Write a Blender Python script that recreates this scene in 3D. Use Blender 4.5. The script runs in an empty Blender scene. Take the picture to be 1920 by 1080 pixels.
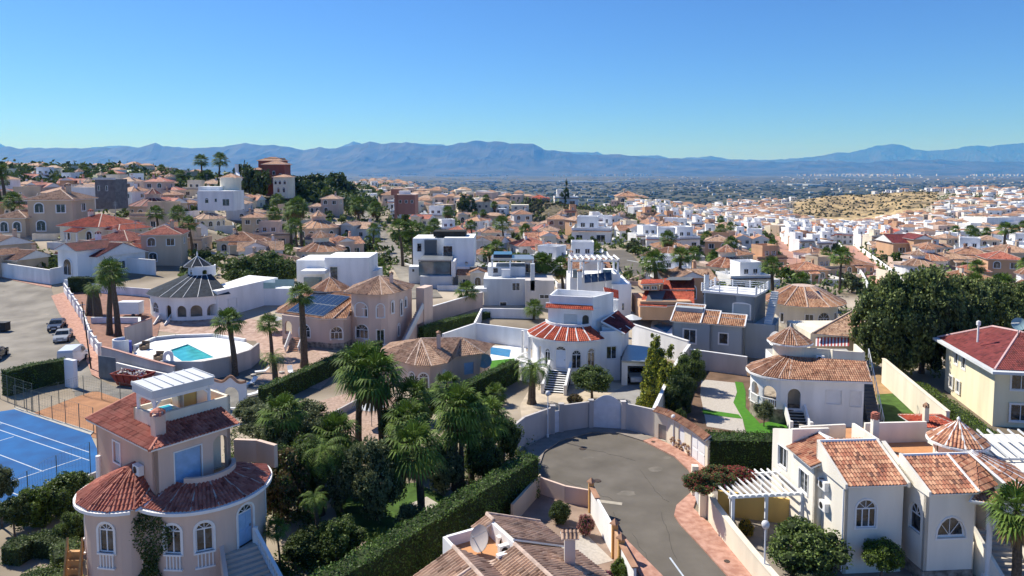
import bpy, math, random
from mathutils import Vector
SC = bpy.context.scene
COL = SC.collection
R = math.radians
# ---------------------------------------------------------------- camera
F, PP, YH, CH = 4000 / 3, 420, 320, 26.0      # lens in pixels of a 1920 wide frame, optical centre row, horizon row, height
TH = math.atan((PP - YH) / F)
CT, ST = math.cos(TH), math.sin(TH)
cd = bpy.data.cameras.new('camera'); cam = bpy.data.objects.new('camera', cd); COL.objects.link(cam)
cam.location = (0, 0, CH); cam.rotation_euler = (R(90) - TH, 0, 0)
cd.sensor_width = 36; cd.lens = F / 1920 * 36; cd.shift_y = -(540 - PP) / 1920
cd.clip_start = .5; cd.clip_end = 120000
SC.camera = cam
# ---------------------------------------------------------------- light
SUN_EL, SUN_AZ = R(48), R(-55)                 # azimuth from +Y, negative = to the left
sd = Vector((math.sin(SUN_AZ) * math.cos(SUN_EL), math.cos(SUN_AZ) * math.cos(SUN_EL), math.sin(SUN_EL)))
sl = bpy.data.lights.new('sun', 'SUN'); so = bpy.data.objects.new('sun', sl); COL.objects.link(so)
sl.energy = 4.3; sl.angle = R(.53); sl.color = (1, .955, .88)
so.rotation_euler = sd.to_track_quat('Z', 'Y').to_euler(); so.location = (-60, 60, 90)
W = bpy.data.worlds.new('World'); SC.world = W; W.use_nodes = True
nt = W.node_tree; bg = nt.nodes['Background']
sk = nt.nodes.new('ShaderNodeTexSky'); sk.sky_type = 'NISHITA'; sk.sun_disc = False
sk.sun_elevation = SUN_EL; sk.sun_rotation = SUN_AZ; sk.altitude = 200; sk.air_density = .85; sk.dust_density = .1; sk.ozone_density = 4.5
tn = nt.nodes.new('ShaderNodeMix'); tn.data_type = 'RGBA'; tn.blend_type = 'MULTIPLY'; tn.inputs[0].default_value = 1; tn.inputs[7].default_value = (.29, .45, .67, 1); nt.links.new(sk.outputs[0], tn.inputs[6]); nt.links.new(tn.outputs[2], bg.inputs[0]); bg.inputs[1].default_value = .14
SC.view_settings.view_transform = 'Standard'; SC.view_settings.look = 'None'
SC.view_settings.exposure = .68; SC.view_settings.gamma = 1
SC.cycles.max_bounces = 7; SC.cycles.diffuse_bounces = 5; SC.cycles.glossy_bounces = 2; SC.cycles.transmission_bounces = 3
SC.cycles.transparent_max_bounces = 4; SC.cycles.volume_bounces = 0; SC.cycles.use_denoising = True
SC.cycles.sample_clamp_indirect = 6; SC.cycles.caustics_reflective = False; SC.cycles.caustics_refractive = False
# ---------------------------------------------------------------- pixel <-> world
def P(x, y, z=0.0):
    dx = (x - 960) / F; dy = (PP - y) / F
    d = (dx, CT + dy * ST, -ST + dy * CT); t = (z - CH) / d[2]
    return (d[0] * t, d[1] * t)
def PD(x, y, d):                                # point at depth d
    dx = (x - 960) / F; dy = (PP - y) / F
    t = d / (CT + dy * ST)
    return (dx * t, d, CH + (-ST + dy * CT) * t)
def lerp(a, b, t): return a + (b - a) * t
# ---------------------------------------------------------------- materials
MATS = {}
def mat(name, col, rough=.8, var=.12, scale=3.0, bump=.0, bscale=30., col2=None, spec=.3, metal=0., isl=0., mix=(.35, .65), detail=4, trans=0., coord='Object', streak=False, isl2=None):
    if name in MATS: return MATS[name]
    m = bpy.data.materials.new(name); MATS[name] = m; m.use_nodes = True
    n = m.node_tree.nodes; L = m.node_tree.links; b = n['Principled BSDF']
    b.inputs['Roughness'].default_value = rough; b.inputs['Specular IOR Level'].default_value = spec; b.inputs['Metallic'].default_value = metal
    if trans: b.inputs['Subsurface Weight'].default_value = 0
    tc = n.new('ShaderNodeTexCoord'); out = None
    src = tc.outputs[coord]
    if coord == 'World':
        pass
    no = n.new('ShaderNodeTexNoise'); no.inputs['Scale'].default_value = scale; no.inputs['Detail'].default_value = detail
    if streak:
        mp = n.new('ShaderNodeMapping'); mp.inputs['Scale'].default_value = (1, 1, .18); L.new(src, mp.inputs[0]); L.new(mp.outputs[0], no.inputs[0])
    else: L.new(src, no.inputs[0])
    rp = n.new('ShaderNodeValToRGB'); rp.color_ramp.elements[0].position = mix[0]; rp.color_ramp.elements[1].position = mix[1]
    c1 = [c * (1 - var) for c in col]; c2 = list(col2) if col2 else [min(1, c * (1 + var * .5)) for c in col]
    rp.color_ramp.elements[0].color = (*c1, 1); rp.color_ramp.elements[1].color = (*c2, 1)
    L.new(no.outputs[0], rp.inputs[0]); o = rp.outputs[0]
    if isl:
        g = n.new('ShaderNodeNewGeometry'); mr = n.new('ShaderNodeMapRange'); mr.inputs[3].default_value = 1 - isl; mr.inputs[4].default_value = 1 + isl
        L.new(g.outputs['Random Per Island'], mr.inputs[0])
        mx = n.new('ShaderNodeMix'); mx.data_type = 'RGBA'; mx.blend_type = 'MULTIPLY'; mx.inputs[0].default_value = 1
        cb = n.new('ShaderNodeCombineXYZ')
        for k in range(3): L.new(mr.outputs[0], cb.inputs[k])
        L.new(o, mx.inputs[6]); L.new(cb.outputs[0], mx.inputs[7]); o = mx.outputs[2]
    L.new(o, b.inputs['Base Color'])
    if bump:
        nb = n.new('ShaderNodeTexNoise'); nb.inputs['Scale'].default_value = bscale; nb.inputs['Detail'].default_value = 3; L.new(src, nb.inputs[0])
        bp = n.new('ShaderNodeBump'); bp.inputs['Strength'].default_value = bump; bp.inputs['Distance'].default_value = .03
        L.new(nb.outputs[0], bp.inputs['Height']); L.new(bp.outputs[0], b.inputs['Normal'])
    return m
def leafmat(name, col, col2, isl=.45, rough=.55):
    """leaves: diffuse + translucent, random per leaf and per tree"""
    if name in MATS: return MATS[name]
    m = mat(name, col, rough, .1, .5, col2=col2, isl=isl, spec=.25, mix=(.3, .7))
    n = m.node_tree.nodes; L = m.node_tree.links; b = n['Principled BSDF']; src = b.inputs['Base Color'].links[0].from_socket
    tr = n.new('ShaderNodeBsdfTranslucent'); L.new(src, tr.inputs[0]); mx = n.new('ShaderNodeMixShader'); mx.inputs[0].default_value = .18
    L.new(b.outputs[0], mx.inputs[1]); L.new(tr.outputs[0], mx.inputs[2]); L.new(mx.outputs[0], n['Material Output'].inputs[0])
    return m
def tilemat(name, col, col2, dark=None, rough=.75, bump=.0, var=.35, stripe=0.):
    """clay tiles; UV counts tiles"""
    if name in MATS: return MATS[name]
    m = bpy.data.materials.new(name); MATS[name] = m; m.use_nodes = True
    n = m.node_tree.nodes; L = m.node_tree.links; b = n['Principled BSDF']; b.inputs['Roughness'].default_value = rough; b.inputs['Specular IOR Level'].default_value = .3
    uv = n.new('ShaderNodeUVMap'); fl = n.new('ShaderNodeVectorMath'); fl.operation = 'FLOOR'; L.new(uv.outputs[0], fl.inputs[0])
    wn = n.new('ShaderNodeTexWhiteNoise'); wn.noise_dimensions = '2D'; L.new(fl.outputs[0], wn.inputs[0])
    rp = n.new('ShaderNodeValToRGB'); e = rp.color_ramp.elements; e[0].color = (*col, 1); e[1].color = (*col2, 1); e[0].position = .15; e[1].position = .95
    d = dark or [c * .6 for c in col]; x = e.new(.04); x.color = (*d, 1)
    L.new(wn.outputs[0], rp.inputs[0])
    tc = n.new('ShaderNodeTexCoord'); no = n.new('ShaderNodeTexNoise'); no.inputs['Scale'].default_value = .9; no.inputs['Detail'].default_value = 5; L.new(tc.outputs['Object'], no.inputs[0])
    r2 = n.new('ShaderNodeMapRange'); r2.inputs[1].default_value = .3; r2.inputs[2].default_value = .7; r2.inputs[3].default_value = 1 - var; r2.inputs[4].default_value = 1.12
    L.new(no.outputs[0], r2.inputs[0]); cb = n.new('ShaderNodeCombineXYZ')
    for k in range(3): L.new(r2.outputs[0], cb.inputs[k])
    mx = n.new('ShaderNodeMix'); mx.data_type = 'RGBA'; mx.blend_type = 'MULTIPLY'; mx.inputs[0].default_value = 1
    L.new(rp.outputs[0], mx.inputs[6]); L.new(cb.outputs[0], mx.inputs[7]); L.new(mx.outputs[2], b.inputs['Base Color'])
    if bump:
        sp = n.new('ShaderNodeSeparateXYZ'); L.new(uv.outputs[0], sp.inputs[0]); mm = n.new('ShaderNodeMath'); mm.operation = 'MULTIPLY'; mm.inputs[1].default_value = 2 * math.pi
        sn = n.new('ShaderNodeMath'); sn.operation = 'SINE'; L.new(sp.outputs[0], mm.inputs[0]); L.new(mm.outputs[0], sn.inputs[0])
        bp = n.new('ShaderNodeBump'); bp.inputs['Strength'].default_value = bump; bp.inputs['Distance'].default_value = .05; L.new(sn.outputs[0], bp.inputs['Height']); L.new(bp.outputs[0], b.inputs['Normal'])
    return m
STUC = dict(rough=.85, var=.13, scale=.55, bump=.25, bscale=12, streak=True)
def stucco(name, c): return mat(name, c, **STUC)
M = dict(
    white=stucco('white_render', (.83, .83, .82)), cream=stucco('cream_render', (.77, .70, .56)), pink=stucco('pink_render', (.60, .41, .31)),
    pinkpale=stucco('pale_pink_render', (.66, .50, .41)), beige=stucco('beige_render', (.56, .45, .33)), grey=stucco('grey_render', (.36, .40, .42)),
    peach=stucco('peach_render', (.58, .36, .22)), red=stucco('dark_red_render', (.30, .09, .06)), yellow=stucco('yellow_render', (.66, .45, .15)),
    greyblue=stucco('pale_grey_render', (.60, .62, .63)), villaC=stucco('ivory_render', (.82, .77, .67)), darkgrey=stucco('dark_grey_render', (.12, .13, .14)),
    trim=mat('white_trim', (.80, .79, .77), .6, .05, 2), frame=mat('white_frame', (.78, .79, .80), .4, .03, 2),
    glass=mat('dark_glass', (.015, .022, .028), .07, .3, 1.7, col2=(.085, .10, .11), spec=.8, mix=(.45, .7)), glassb=mat('blue_grey_glass', (.10, .17, .2), .06, .3, .8, spec=.8),
    shutter=mat('roller_shutter', (.62, .63, .62), .55, .05, 2), shutterb=mat('blue_shutter', (.30, .47, .68), .5, .12, 2),
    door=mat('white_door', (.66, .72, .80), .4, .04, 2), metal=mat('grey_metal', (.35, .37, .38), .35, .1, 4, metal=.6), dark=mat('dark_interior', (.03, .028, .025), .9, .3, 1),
    mortar=mat('ridge_mortar', (.55, .42, .34), .85, .25, 3), stone=mat('rough_stone', (.26, .22, .18), .9, .5, 2.2, .5, 5, col2=(.42, .36, .30)),
    pv=mat('solar_glass', (.02, .035, .07), .12, .2, .6, spec=.8), wood=mat('orange_wood', (.5, .27, .10), .6, .2, 4),
    terra=mat('terracotta_floor', (.55, .27, .12), .7, .12, 1.2), canvas=mat('white_canvas', (.58, .60, .62), .8, .06, 1),
    marble=mat('pale_step_stone', (.50, .45, .38), .7, .15, 2), black=mat('black_plastic', (.02, .02, .022), .5, .1, 3),
    concrete=mat('grey_concrete', (.36, .35, .33), .9, .2, .8, .2, 14), wallgrey=mat('grey_boundary_render', (.52, .485, .46), .9, .2, .4, .2, 8, streak=True),
    bark=mat('palm_bark', (.11, .085, .06), .95, .4, 6, .6, 12), barkl=mat('tree_bark', (.16, .12, .09), .95, .35, 5, .5, 10), soil=mat('brown_soil', (.16, .10, .065), .95, .3, .6, .4, 4))
TR = dict(
    red=tilemat('red_roof_tiles', (.36, .10, .065), (.50, .19, .13), (.24, .065, .045)),
    bright=tilemat('bright_red_roof_tiles', (.42, .07, .035), (.52, .12, .06)),
    terra=tilemat('terracotta_roof_tiles', (.31, .14, .08), (.44, .25, .155)),
    brown=tilemat('brown_roof_tiles', (.36, .21, .135), (.50, .33, .225)),
    mix=tilemat('mottled_orange_roof_tiles', (.36, .13, .075), (.60, .33, .20), (.16, .07, .05)),
    tan=tilemat('tan_roof_tiles', (.44, .27, .18), (.58, .40, .28)),
    slate=tilemat('blue_black_roof_tiles', (.018, .026, .038), (.035, .047, .062), rough=.95),
    maroon=tilemat('maroon_roof_tiles', (.15, .026, .026), (.20, .042, .038)),
    orange=tilemat('orange_roof_tiles', (.40, .19, .10), (.56, .33, .20), (.24, .11, .06)))
# ---------------------------------------------------------------- mesh builder
class MB:
    def __init__(s): s.v = []; s.f = []; s.u = []; s.m = []
    def add(s, vs, fs, mi=0, uv=None):
        o = len(s.v); s.v += [tuple(p) for p in vs]
        for k, f in enumerate(fs):
            s.f.append(tuple(o + i for i in f)); s.m.append(mi); s.u.append(uv[k] if uv else None)
        return s
    def prism(s, pts, z0, z1, mi=0, top=None, bot=True):
        n = len(pts); z0f = z0 if callable(z0) else (lambda p: z0); z1f = z1 if callable(z1) else (lambda p: z1)
        vs = [(p[0], p[1], z0f(p)) for p in pts] + [(p[0], p[1], z1f(p)) for p in pts]
        s.add(vs, [(i, (i + 1) % n, n + (i + 1) % n, n + i) for i in range(n)] + ([tuple(range(n - 1, -1, -1))] if bot else []), mi)
        s.add(vs, [tuple(range(n, 2 * n))], mi if top is None else top); return s
    def box(s, x0, x1, y0, y1, z0, z1, mi=0, top=None): return s.prism([(x0, y0), (x1, y0), (x1, y1), (x0, y1)], z0, z1, mi, top)
    def bar(s, a, b, w, h=None, mi=0):          # box beam between two 3D points
        h = h or w; a = Vector(a); b = Vector(b); d = (b - a).normalized(); up = Vector((0, 0, 1)) if abs(d.z) < .95 else Vector((0, 1, 0))
        x = d.cross(up).normalized() * w / 2; y = x.cross(d).normalized() * h / 2
        vs = [a - x - y, a + x - y, a + x + y, a - x + y, b - x - y, b + x - y, b + x + y, b - x + y]
        return s.add(vs, [(3, 2, 1, 0), (4, 5, 6, 7), (0, 1, 5, 4), (1, 2, 6, 5), (2, 3, 7, 6), (3, 0, 4, 7)], mi)
    def tube(s, path, r, n=8, mi=0, cap=True):
        path = [Vector(p) for p in path]; rr = r if isinstance(r, (list, tuple)) else [r] * len(path); o = len(s.v); vs = []
        for i, p in enumerate(path):
            d = (path[min(i + 1, len(path) - 1)] - path[max(i - 1, 0)]).normalized(); up = Vector((0, 0, 1)) if abs(d.z) < .9 else Vector((1, 0, 0))
            x = d.cross(up).normalized(); y = x.cross(d)
            vs += [p + (x * math.cos(2 * math.pi * k / n) + y * math.sin(2 * math.pi * k / n)) * rr[i] for k in range(n)]
        fs = [(i * n + k, i * n + k + n, i * n + (k + 1) % n + n, i * n + (k + 1) % n) for i in range(len(path) - 1) for k in range(n)]
        if cap: fs += [tuple(range(n)), tuple(range((len(path) - 1) * n, len(path) * n))[::-1]]
        return s.add(vs, fs, mi)
    def cyl(s, x, y, r, z0, z1, n=12, mi=0, r1=None):
        return s.lathe(x, y, [(r, z0), (r if r1 is None else r1, z1)], n, mi)
    def lathe(s, x, y, prof, n=12, mi=0, cap=True):
        vs = [(x + r * math.cos(2 * math.pi * k / n), y + r * math.sin(2 * math.pi * k / n), z) for r, z in prof for k in range(n)]
        fs = [(i * n + k, i * n + (k + 1) % n, (i + 1) * n + (k + 1) % n, (i + 1) * n + k) for i in range(len(prof) - 1) for k in range(n)]
        if cap: fs += [tuple(range(n))[::-1], tuple(range((len(prof) - 1) * n, len(prof) * n))]
        return s.add(vs, fs, mi)
    def mesh(s, name, mats, off=(0, 0, 0), smooth=False):
        me = bpy.data.meshes.new(name); me.from_pydata([(a - off[0], b - off[1], c - off[2]) for a, b, c in s.v], [], s.f)
        for m in (mats if isinstance(mats, (list, tuple)) else [mats]): me.materials.append(m)
        me.polygons.foreach_set('material_index', s.m)
        if any(s.u):
            ul = me.uv_layers.new(name='UVMap'); k = 0; buf = []
            for f, u in zip(s.f, s.u):
                for j in range(len(f)): buf += list(u[j]) if u else [0, 0]
            ul.data.foreach_set('uv', buf)
        if smooth: me.polygons.foreach_set('use_smooth', [True] * len(s.f))
        me.update(); return me
def _tag(o, label, cat, group, kind):
    if label: o['label'] = label
    if cat: o['category'] = cat
    if group: o['group'] = group
    if kind: o['kind'] = kind
    return o
def tobj(name, mb, mats, label=None, cat=None, group=None, kind=None, loc=(0, 0, 0), rot=0, smooth=False):
    """a top level thing that is one mesh; mesh coordinates are world coordinates unless loc is given"""
    me = mb.mesh(name, mats, (0, 0, 0), smooth); o = bpy.data.objects.new(name, me); COL.objects.link(o); o.location = loc; o.rotation_euler = (0, 0, rot)
    return _tag(o, label, cat, group, kind)
class T:
    """a thing: an Empty at its base with parts; part coordinates are local to it"""
    def __init__(s, name, label, cat, loc=(0, 0, 0), rot=0, group=None):
        s.o = bpy.data.objects.new(name, None); COL.objects.link(s.o); s.o.empty_display_size = .5
        s.loc = tuple(loc) if len(loc) == 3 else (*loc, 0); s.rot = rot; s.o.location = s.loc; s.o.rotation_euler = (0, 0, rot); _tag(s.o, label, cat, group, None)
    def part(s, name, mb, mats, parent=None, label=None, smooth=False):
        o = bpy.data.objects.new(name, mb.mesh(name, mats, (0, 0, 0), smooth)); COL.objects.link(o); o.parent = parent or s.o
        if label: o['label'] = label
        return o
    def l(s, px, py, z=0):                      # local xy of the point seen at pixel px,py at world height z
        X, Y = P(px, py, z); X -= s.loc[0]; Y -= s.loc[1]; c, n = math.cos(-s.rot), math.sin(-s.rot)
        return (X * c - Y * n, X * n + Y * c)
def copy_thing(root, loc, rot=0, scale=None, label=None, group=None, mats=None, zs=None):
    r = root.copy(); COL.objects.link(r); r.location = loc; r.rotation_euler = (0, 0, rot)
    if scale: r.scale = (scale, scale, zs or scale)
    if label: r['label'] = label
    if group: r['group'] = group
    def sub(a, b):
        for ch in a.children:
            d = ch.copy(); COL.objects.link(d); d.parent = b
            if mats and ch.name.split('.')[0] in mats:
                mm = mats[ch.name.split('.')[0]]
                for k, x in enumerate(mm if isinstance(mm, (list, tuple)) else [mm]):
                    if x and k < len(d.material_slots): d.material_slots[k].link = 'OBJECT'; d.material_slots[k].material = x
            sub(ch, d)
    sub(root, r); return r
# ---------------------------------------------------------------- building parts
def arc(cx, cy, r, a0, a1, n=16): return [(cx + r * math.cos(R(lerp(a0, a1, k / n))), cy + r * math.sin(R(lerp(a0, a1, k / n)))) for k in range(n + 1)]
class Path:
    def __init__(s, pts, closed=False):
        s.p = list(pts) + ([pts[0]] if closed else []); s.s = [0]
        for a, b in zip(s.p, s.p[1:]): s.s.append(s.s[-1] + math.dist(a, b))
        s.L = s.s[-1]
    def at(s, t, side=1):
        t = min(max(t, 0), s.L); i = 0
        for i in range(len(s.p) - 1):
            if t < s.s[i + 1] - (1e-6 if side > 0 else -1e-6) or i == len(s.p) - 2: break
        a, b = s.p[i], s.p[i + 1]; d = s.s[i + 1] - s.s[i] or 1; k = (t - s.s[i]) / d
        dx, dy = (b[0] - a[0]) / d, (b[1] - a[1]) / d
        return (a[0] + dx * (t - s.s[i]), a[1] + dy * (t - s.s[i])), (dy, -dx)   # point, outward normal (right of travel)
def outline(w, z0, z1, arch, t=0, n=8):
    """window outline in its own plane: w wide, z0..z1 straight part, arch = rise above z1 (0 = square)"""
    h = w / 2 - t; pts = [(-h, z0 + t), (h, z0 + t)]
    if arch <= 0: return pts + [(h, z1 - t), (-h, z1 - t)]
    return pts + [(h * math.cos(math.pi * k / n), z1 + (arch - t) * math.sin(math.pi * k / n)) for k in range(n + 1)]
class Frame2:
    def __init__(s, a, b, off=0):
        s.d = Vector((b[0] - a[0], b[1] - a[1], 0)).normalized(); s.n = Vector((s.d.y, -s.d.x, 0)); s.c = Vector(((a[0] + b[0]) / 2, (a[1] + b[1]) / 2, 0)); s.w = math.dist(a, b)
    def p(s, x, y, z): return s.c + s.d * x + s.n * y + Vector((0, 0, z))
    def ring(s, mb, o, i, y0, y1, mi=0):
        n = len(o); vs = [s.p(x, y, z) for y in (y0, y1) for pts in (o, i) for x, z in pts]; fs = []
        for k in range(n):
            j = (k + 1) % n; fs += [(2 * n + k, 2 * n + j, 3 * n + j, 3 * n + k), (k, j, 2 * n + j, 2 * n + k), (3 * n + k, 3 * n + j, n + j, n + k)]
        mb.add(vs, fs, mi)
    def slab(s, mb, o, y0, y1, mi=0):
        n = len(o); vs = [s.p(x, y, z) for y in (y0, y1) for x, z in o]
        mb.add(vs, [tuple(range(n, 2 * n)), tuple(range(n))[::-1]] + [(k, (k + 1) % n, n + (k + 1) % n, n + k) for k in range(n)], mi)
    def bx(s, mb, x0, x1, y0, y1, z0, z1, mi=0): s.slab(mb, [(x0, z0), (x1, z0), (x1, z1), (x0, z1)], y0, y1, mi)
def O(s, w, sill, top, arch=0, kind='win', n=2, trim=0, mat=None, bal=0):
    return dict(s=s, w=w, sill=sill, top=top, arch=arch, kind=kind, n=n, trim=trim, mat=mat, bal=bal)
def fill(t, fr, o, parent=None, depth=.1, frame=None, glass=None, trim_m=None):
    """window / door / shutter in an opening, in the plane of frame fr (front face y=0)"""
    w, a, b, ar, k = o['w'], o['sill'], o['top'], o['arch'], o['kind']; fm = frame or M['frame']; gm = glass or M['glass']; d = -depth
    if o['trim']:
        mb = MB(); fr.ring(mb, outline(w + 2 * o['trim'], a - o['trim'], b + (0 if ar else o['trim']), ar + o['trim'] if ar else 0), outline(w, a, b, ar), -.01, .05); t.part('window_surround', mb, trim_m or M['trim'], parent)
    if k == 'open': 
        pass
    elif k == 'win':
        mb = MB(); th = .07; fr.ring(mb, outline(w + .02, a - .01, b, ar), outline(w, a, b, ar, th), d - .02, d + .05)
        for j in range(1, o['n']):
            x = -w / 2 + w * j / o['n']; fr.bx(mb, x - .035, x + .035, d, d + .045, a, b)
        if ar:
            fr.bx(mb, -w / 2, w / 2, d, d + .048, b - .04, b + .04)
            for j in (1, 2, 3): an = math.pi * j / 4; mb.bar(fr.p(0, d + .02, b), fr.p((w / 2 - .03) * math.cos(an), d + .02, b + (ar - .03) * math.sin(an)), .035)
        f = t.part('window', mb, fm, parent); mb = MB(); fr.slab(mb, outline(w, a, b, ar, .03), d - .03, d + .005)
        t.part('pane', mb, gm, f if parent is None else parent)
    elif k == 'shut':
        mb = MB(); fr.slab(mb, outline(w, a, b, ar), d - .03, d)
        z = a + .02
        while z < b - .03: fr.bx(mb, -w / 2 + .04, w / 2 - .04, d, d + .022, z, z + .07); z += .1
        t.part('roller_shutter', mb, o['mat'] or M['shutter'], parent)
    elif k == 'door':
        mb = MB(); fr.slab(mb, outline(w, a, b, 0), d - .03, d)
        for sx in (-1, 1):
            for q in (0, 1): fr.bx(mb, sx * w / 4 - w * .17, sx * w / 4 + w * .17, d, d + .03, lerp(a, b, .08 + q * .47), lerp(a, b, .46 + q * .47))
        dd = t.part('door', mb, o['mat'] or M['door'], parent)
        if parent is None: mb = MB(); fr.bx(mb, w / 2 - .2, w / 2 - .13, d, d + .08, a + .95, a + 1.1); t.part('handle', mb, M['metal'], dd)
        if ar: mb = MB(); fr.ring(mb, outline(w, b - .03, b, ar), outline(w, b - .03, b, ar, .06), d, d + .04); [mb.bar(fr.p(0, d + .02, b), fr.p((w / 2) * math.cos(math.pi * j / 4), d + .02, b + ar * math.sin(math.pi * j / 4)), .03) for j in (1, 2, 3)]; f = t.part('fanlight', mb, fm, parent); mb = MB(); fr.slab(mb, outline(w, b, b, ar), d - .03, d + .005); t.part('pane', mb, gm, f if parent is None else parent)
    elif k == 'panel':
        mb = MB(); fr.slab(mb, outline(w, a, b, ar), d - .03, d); t.part('door', mb, o['mat'] or M['door'], parent)
    elif k == 'bars':
        mb = MB(); x = -w / 2 + .08
        while x < w / 2: fr.bx(mb, x - .012, x + .012, -.04, -.015, a, b); x += .13
        fr.bx(mb, -w / 2, w / 2, -.04, -.01, lerp(a, b, .5) - .02, lerp(a, b, .5) + .02); t.part('grille', mb, fm, parent)
    if o['bal']:
        mb = MB(); x = -w / 2 + .1; y0, y1 = .02, .12; zb = a - .9 if o['bal'] == 1 else a
        while x < w / 2 - .04: fr.bx(mb, x - .035, x + .035, y0, y1, zb, zb + .8); x += .2
        fr.bx(mb, -w / 2 - .08, w / 2 + .08, y0 - .02, y1 + .03, zb + .8, zb + .9); fr.bx(mb, -w / 2 - .08, w / 2 + .08, y0 - .02, y1 + .03, zb - .1, zb); t.part('balustrade', mb, M['trim'], parent)
def wall(t, pts, z0, z1, ops=(), m=None, closed=False, th=.22, name='wall', parent=None, depth=.1, frame=None, glass=None, trim_m=None, cap=True, mb=None):
    """standing wall along a path with real openings (outside = right of travel); z1 may be callable of s"""
    p = Path(pts, closed); z1f = z1 if callable(z1) else (lambda s: z1); own = mb is None; mb = mb or MB()
    br = set(p.s)
    for o in ops:
        k = 10 if o['arch'] else 1
        for j in range(k + 1): br.add(o['s'] + (o['w'] / 2) * -math.cos(math.pi * j / k) if o['arch'] else o['s'] - o['w'] / 2 + o['w'] * j)
    br = sorted(b for b in br if -1e-6 <= b <= p.L + 1e-6); br = [b for i, b in enumerate(br) if i == 0 or b - br[i - 1] > 1e-4]
    def q(pt, nn, off, z): return (pt[0] - nn[0] * off, pt[1] - nn[1] * off, z)
    def col(a, b, za, zb, ya, yb):              # quad strip between s=a and s=b, z from za/zb (low at a,b) to ya/yb
        (pa, na), (pb, nb) = p.at(a, 1), p.at(b, -1); na = nb = p.at((a + b) / 2)[1]
        v = [q(pa, na, 0, za), q(pb, nb, 0, zb), q(pb, nb, 0, yb), q(pa, na, 0, ya), q(pa, na, th, za), q(pb, nb, th, zb), q(pb, nb, th, yb), q(pa, na, th, ya)]
        mb.add(v, [(0, 1, 2, 3), (5, 4, 7, 6), (3, 2, 6, 7), (0, 4, 5, 1), (1, 5, 6, 2), (4, 0, 3, 7)])
    for a, b in zip(br, br[1:]):
        mid = (a + b) / 2; hit = [o for o in ops if abs(mid - o['s']) < o['w'] / 2]
        if not hit: col(a, b, z0, z0, z1f(a), z1f(b)); continue
        o = hit[0]
        if o['sill'] > z0 + .01: col(a, b, z0, z0, o['sill'], o['sill'])
        def up(s): return o['top'] + (o['arch'] * math.sqrt(max(0, 1 - ((s - o['s']) / (o['w'] / 2)) ** 2)) if o['arch'] else 0)
        if z1f(mid) > up(mid) + .01: col(a, b, up(a), up(b), z1f(a), z1f(b))
    w = t.part(name, mb, m or M['white'], parent) if own else None
    for o in ops:
        (a, _), (b, _) = p.at(o['s'] - o['w'] / 2), p.at(o['s'] + o['w'] / 2, -1); fill(t, Frame2(a, b), o, parent, depth, frame, glass, trim_m)
    return w
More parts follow.
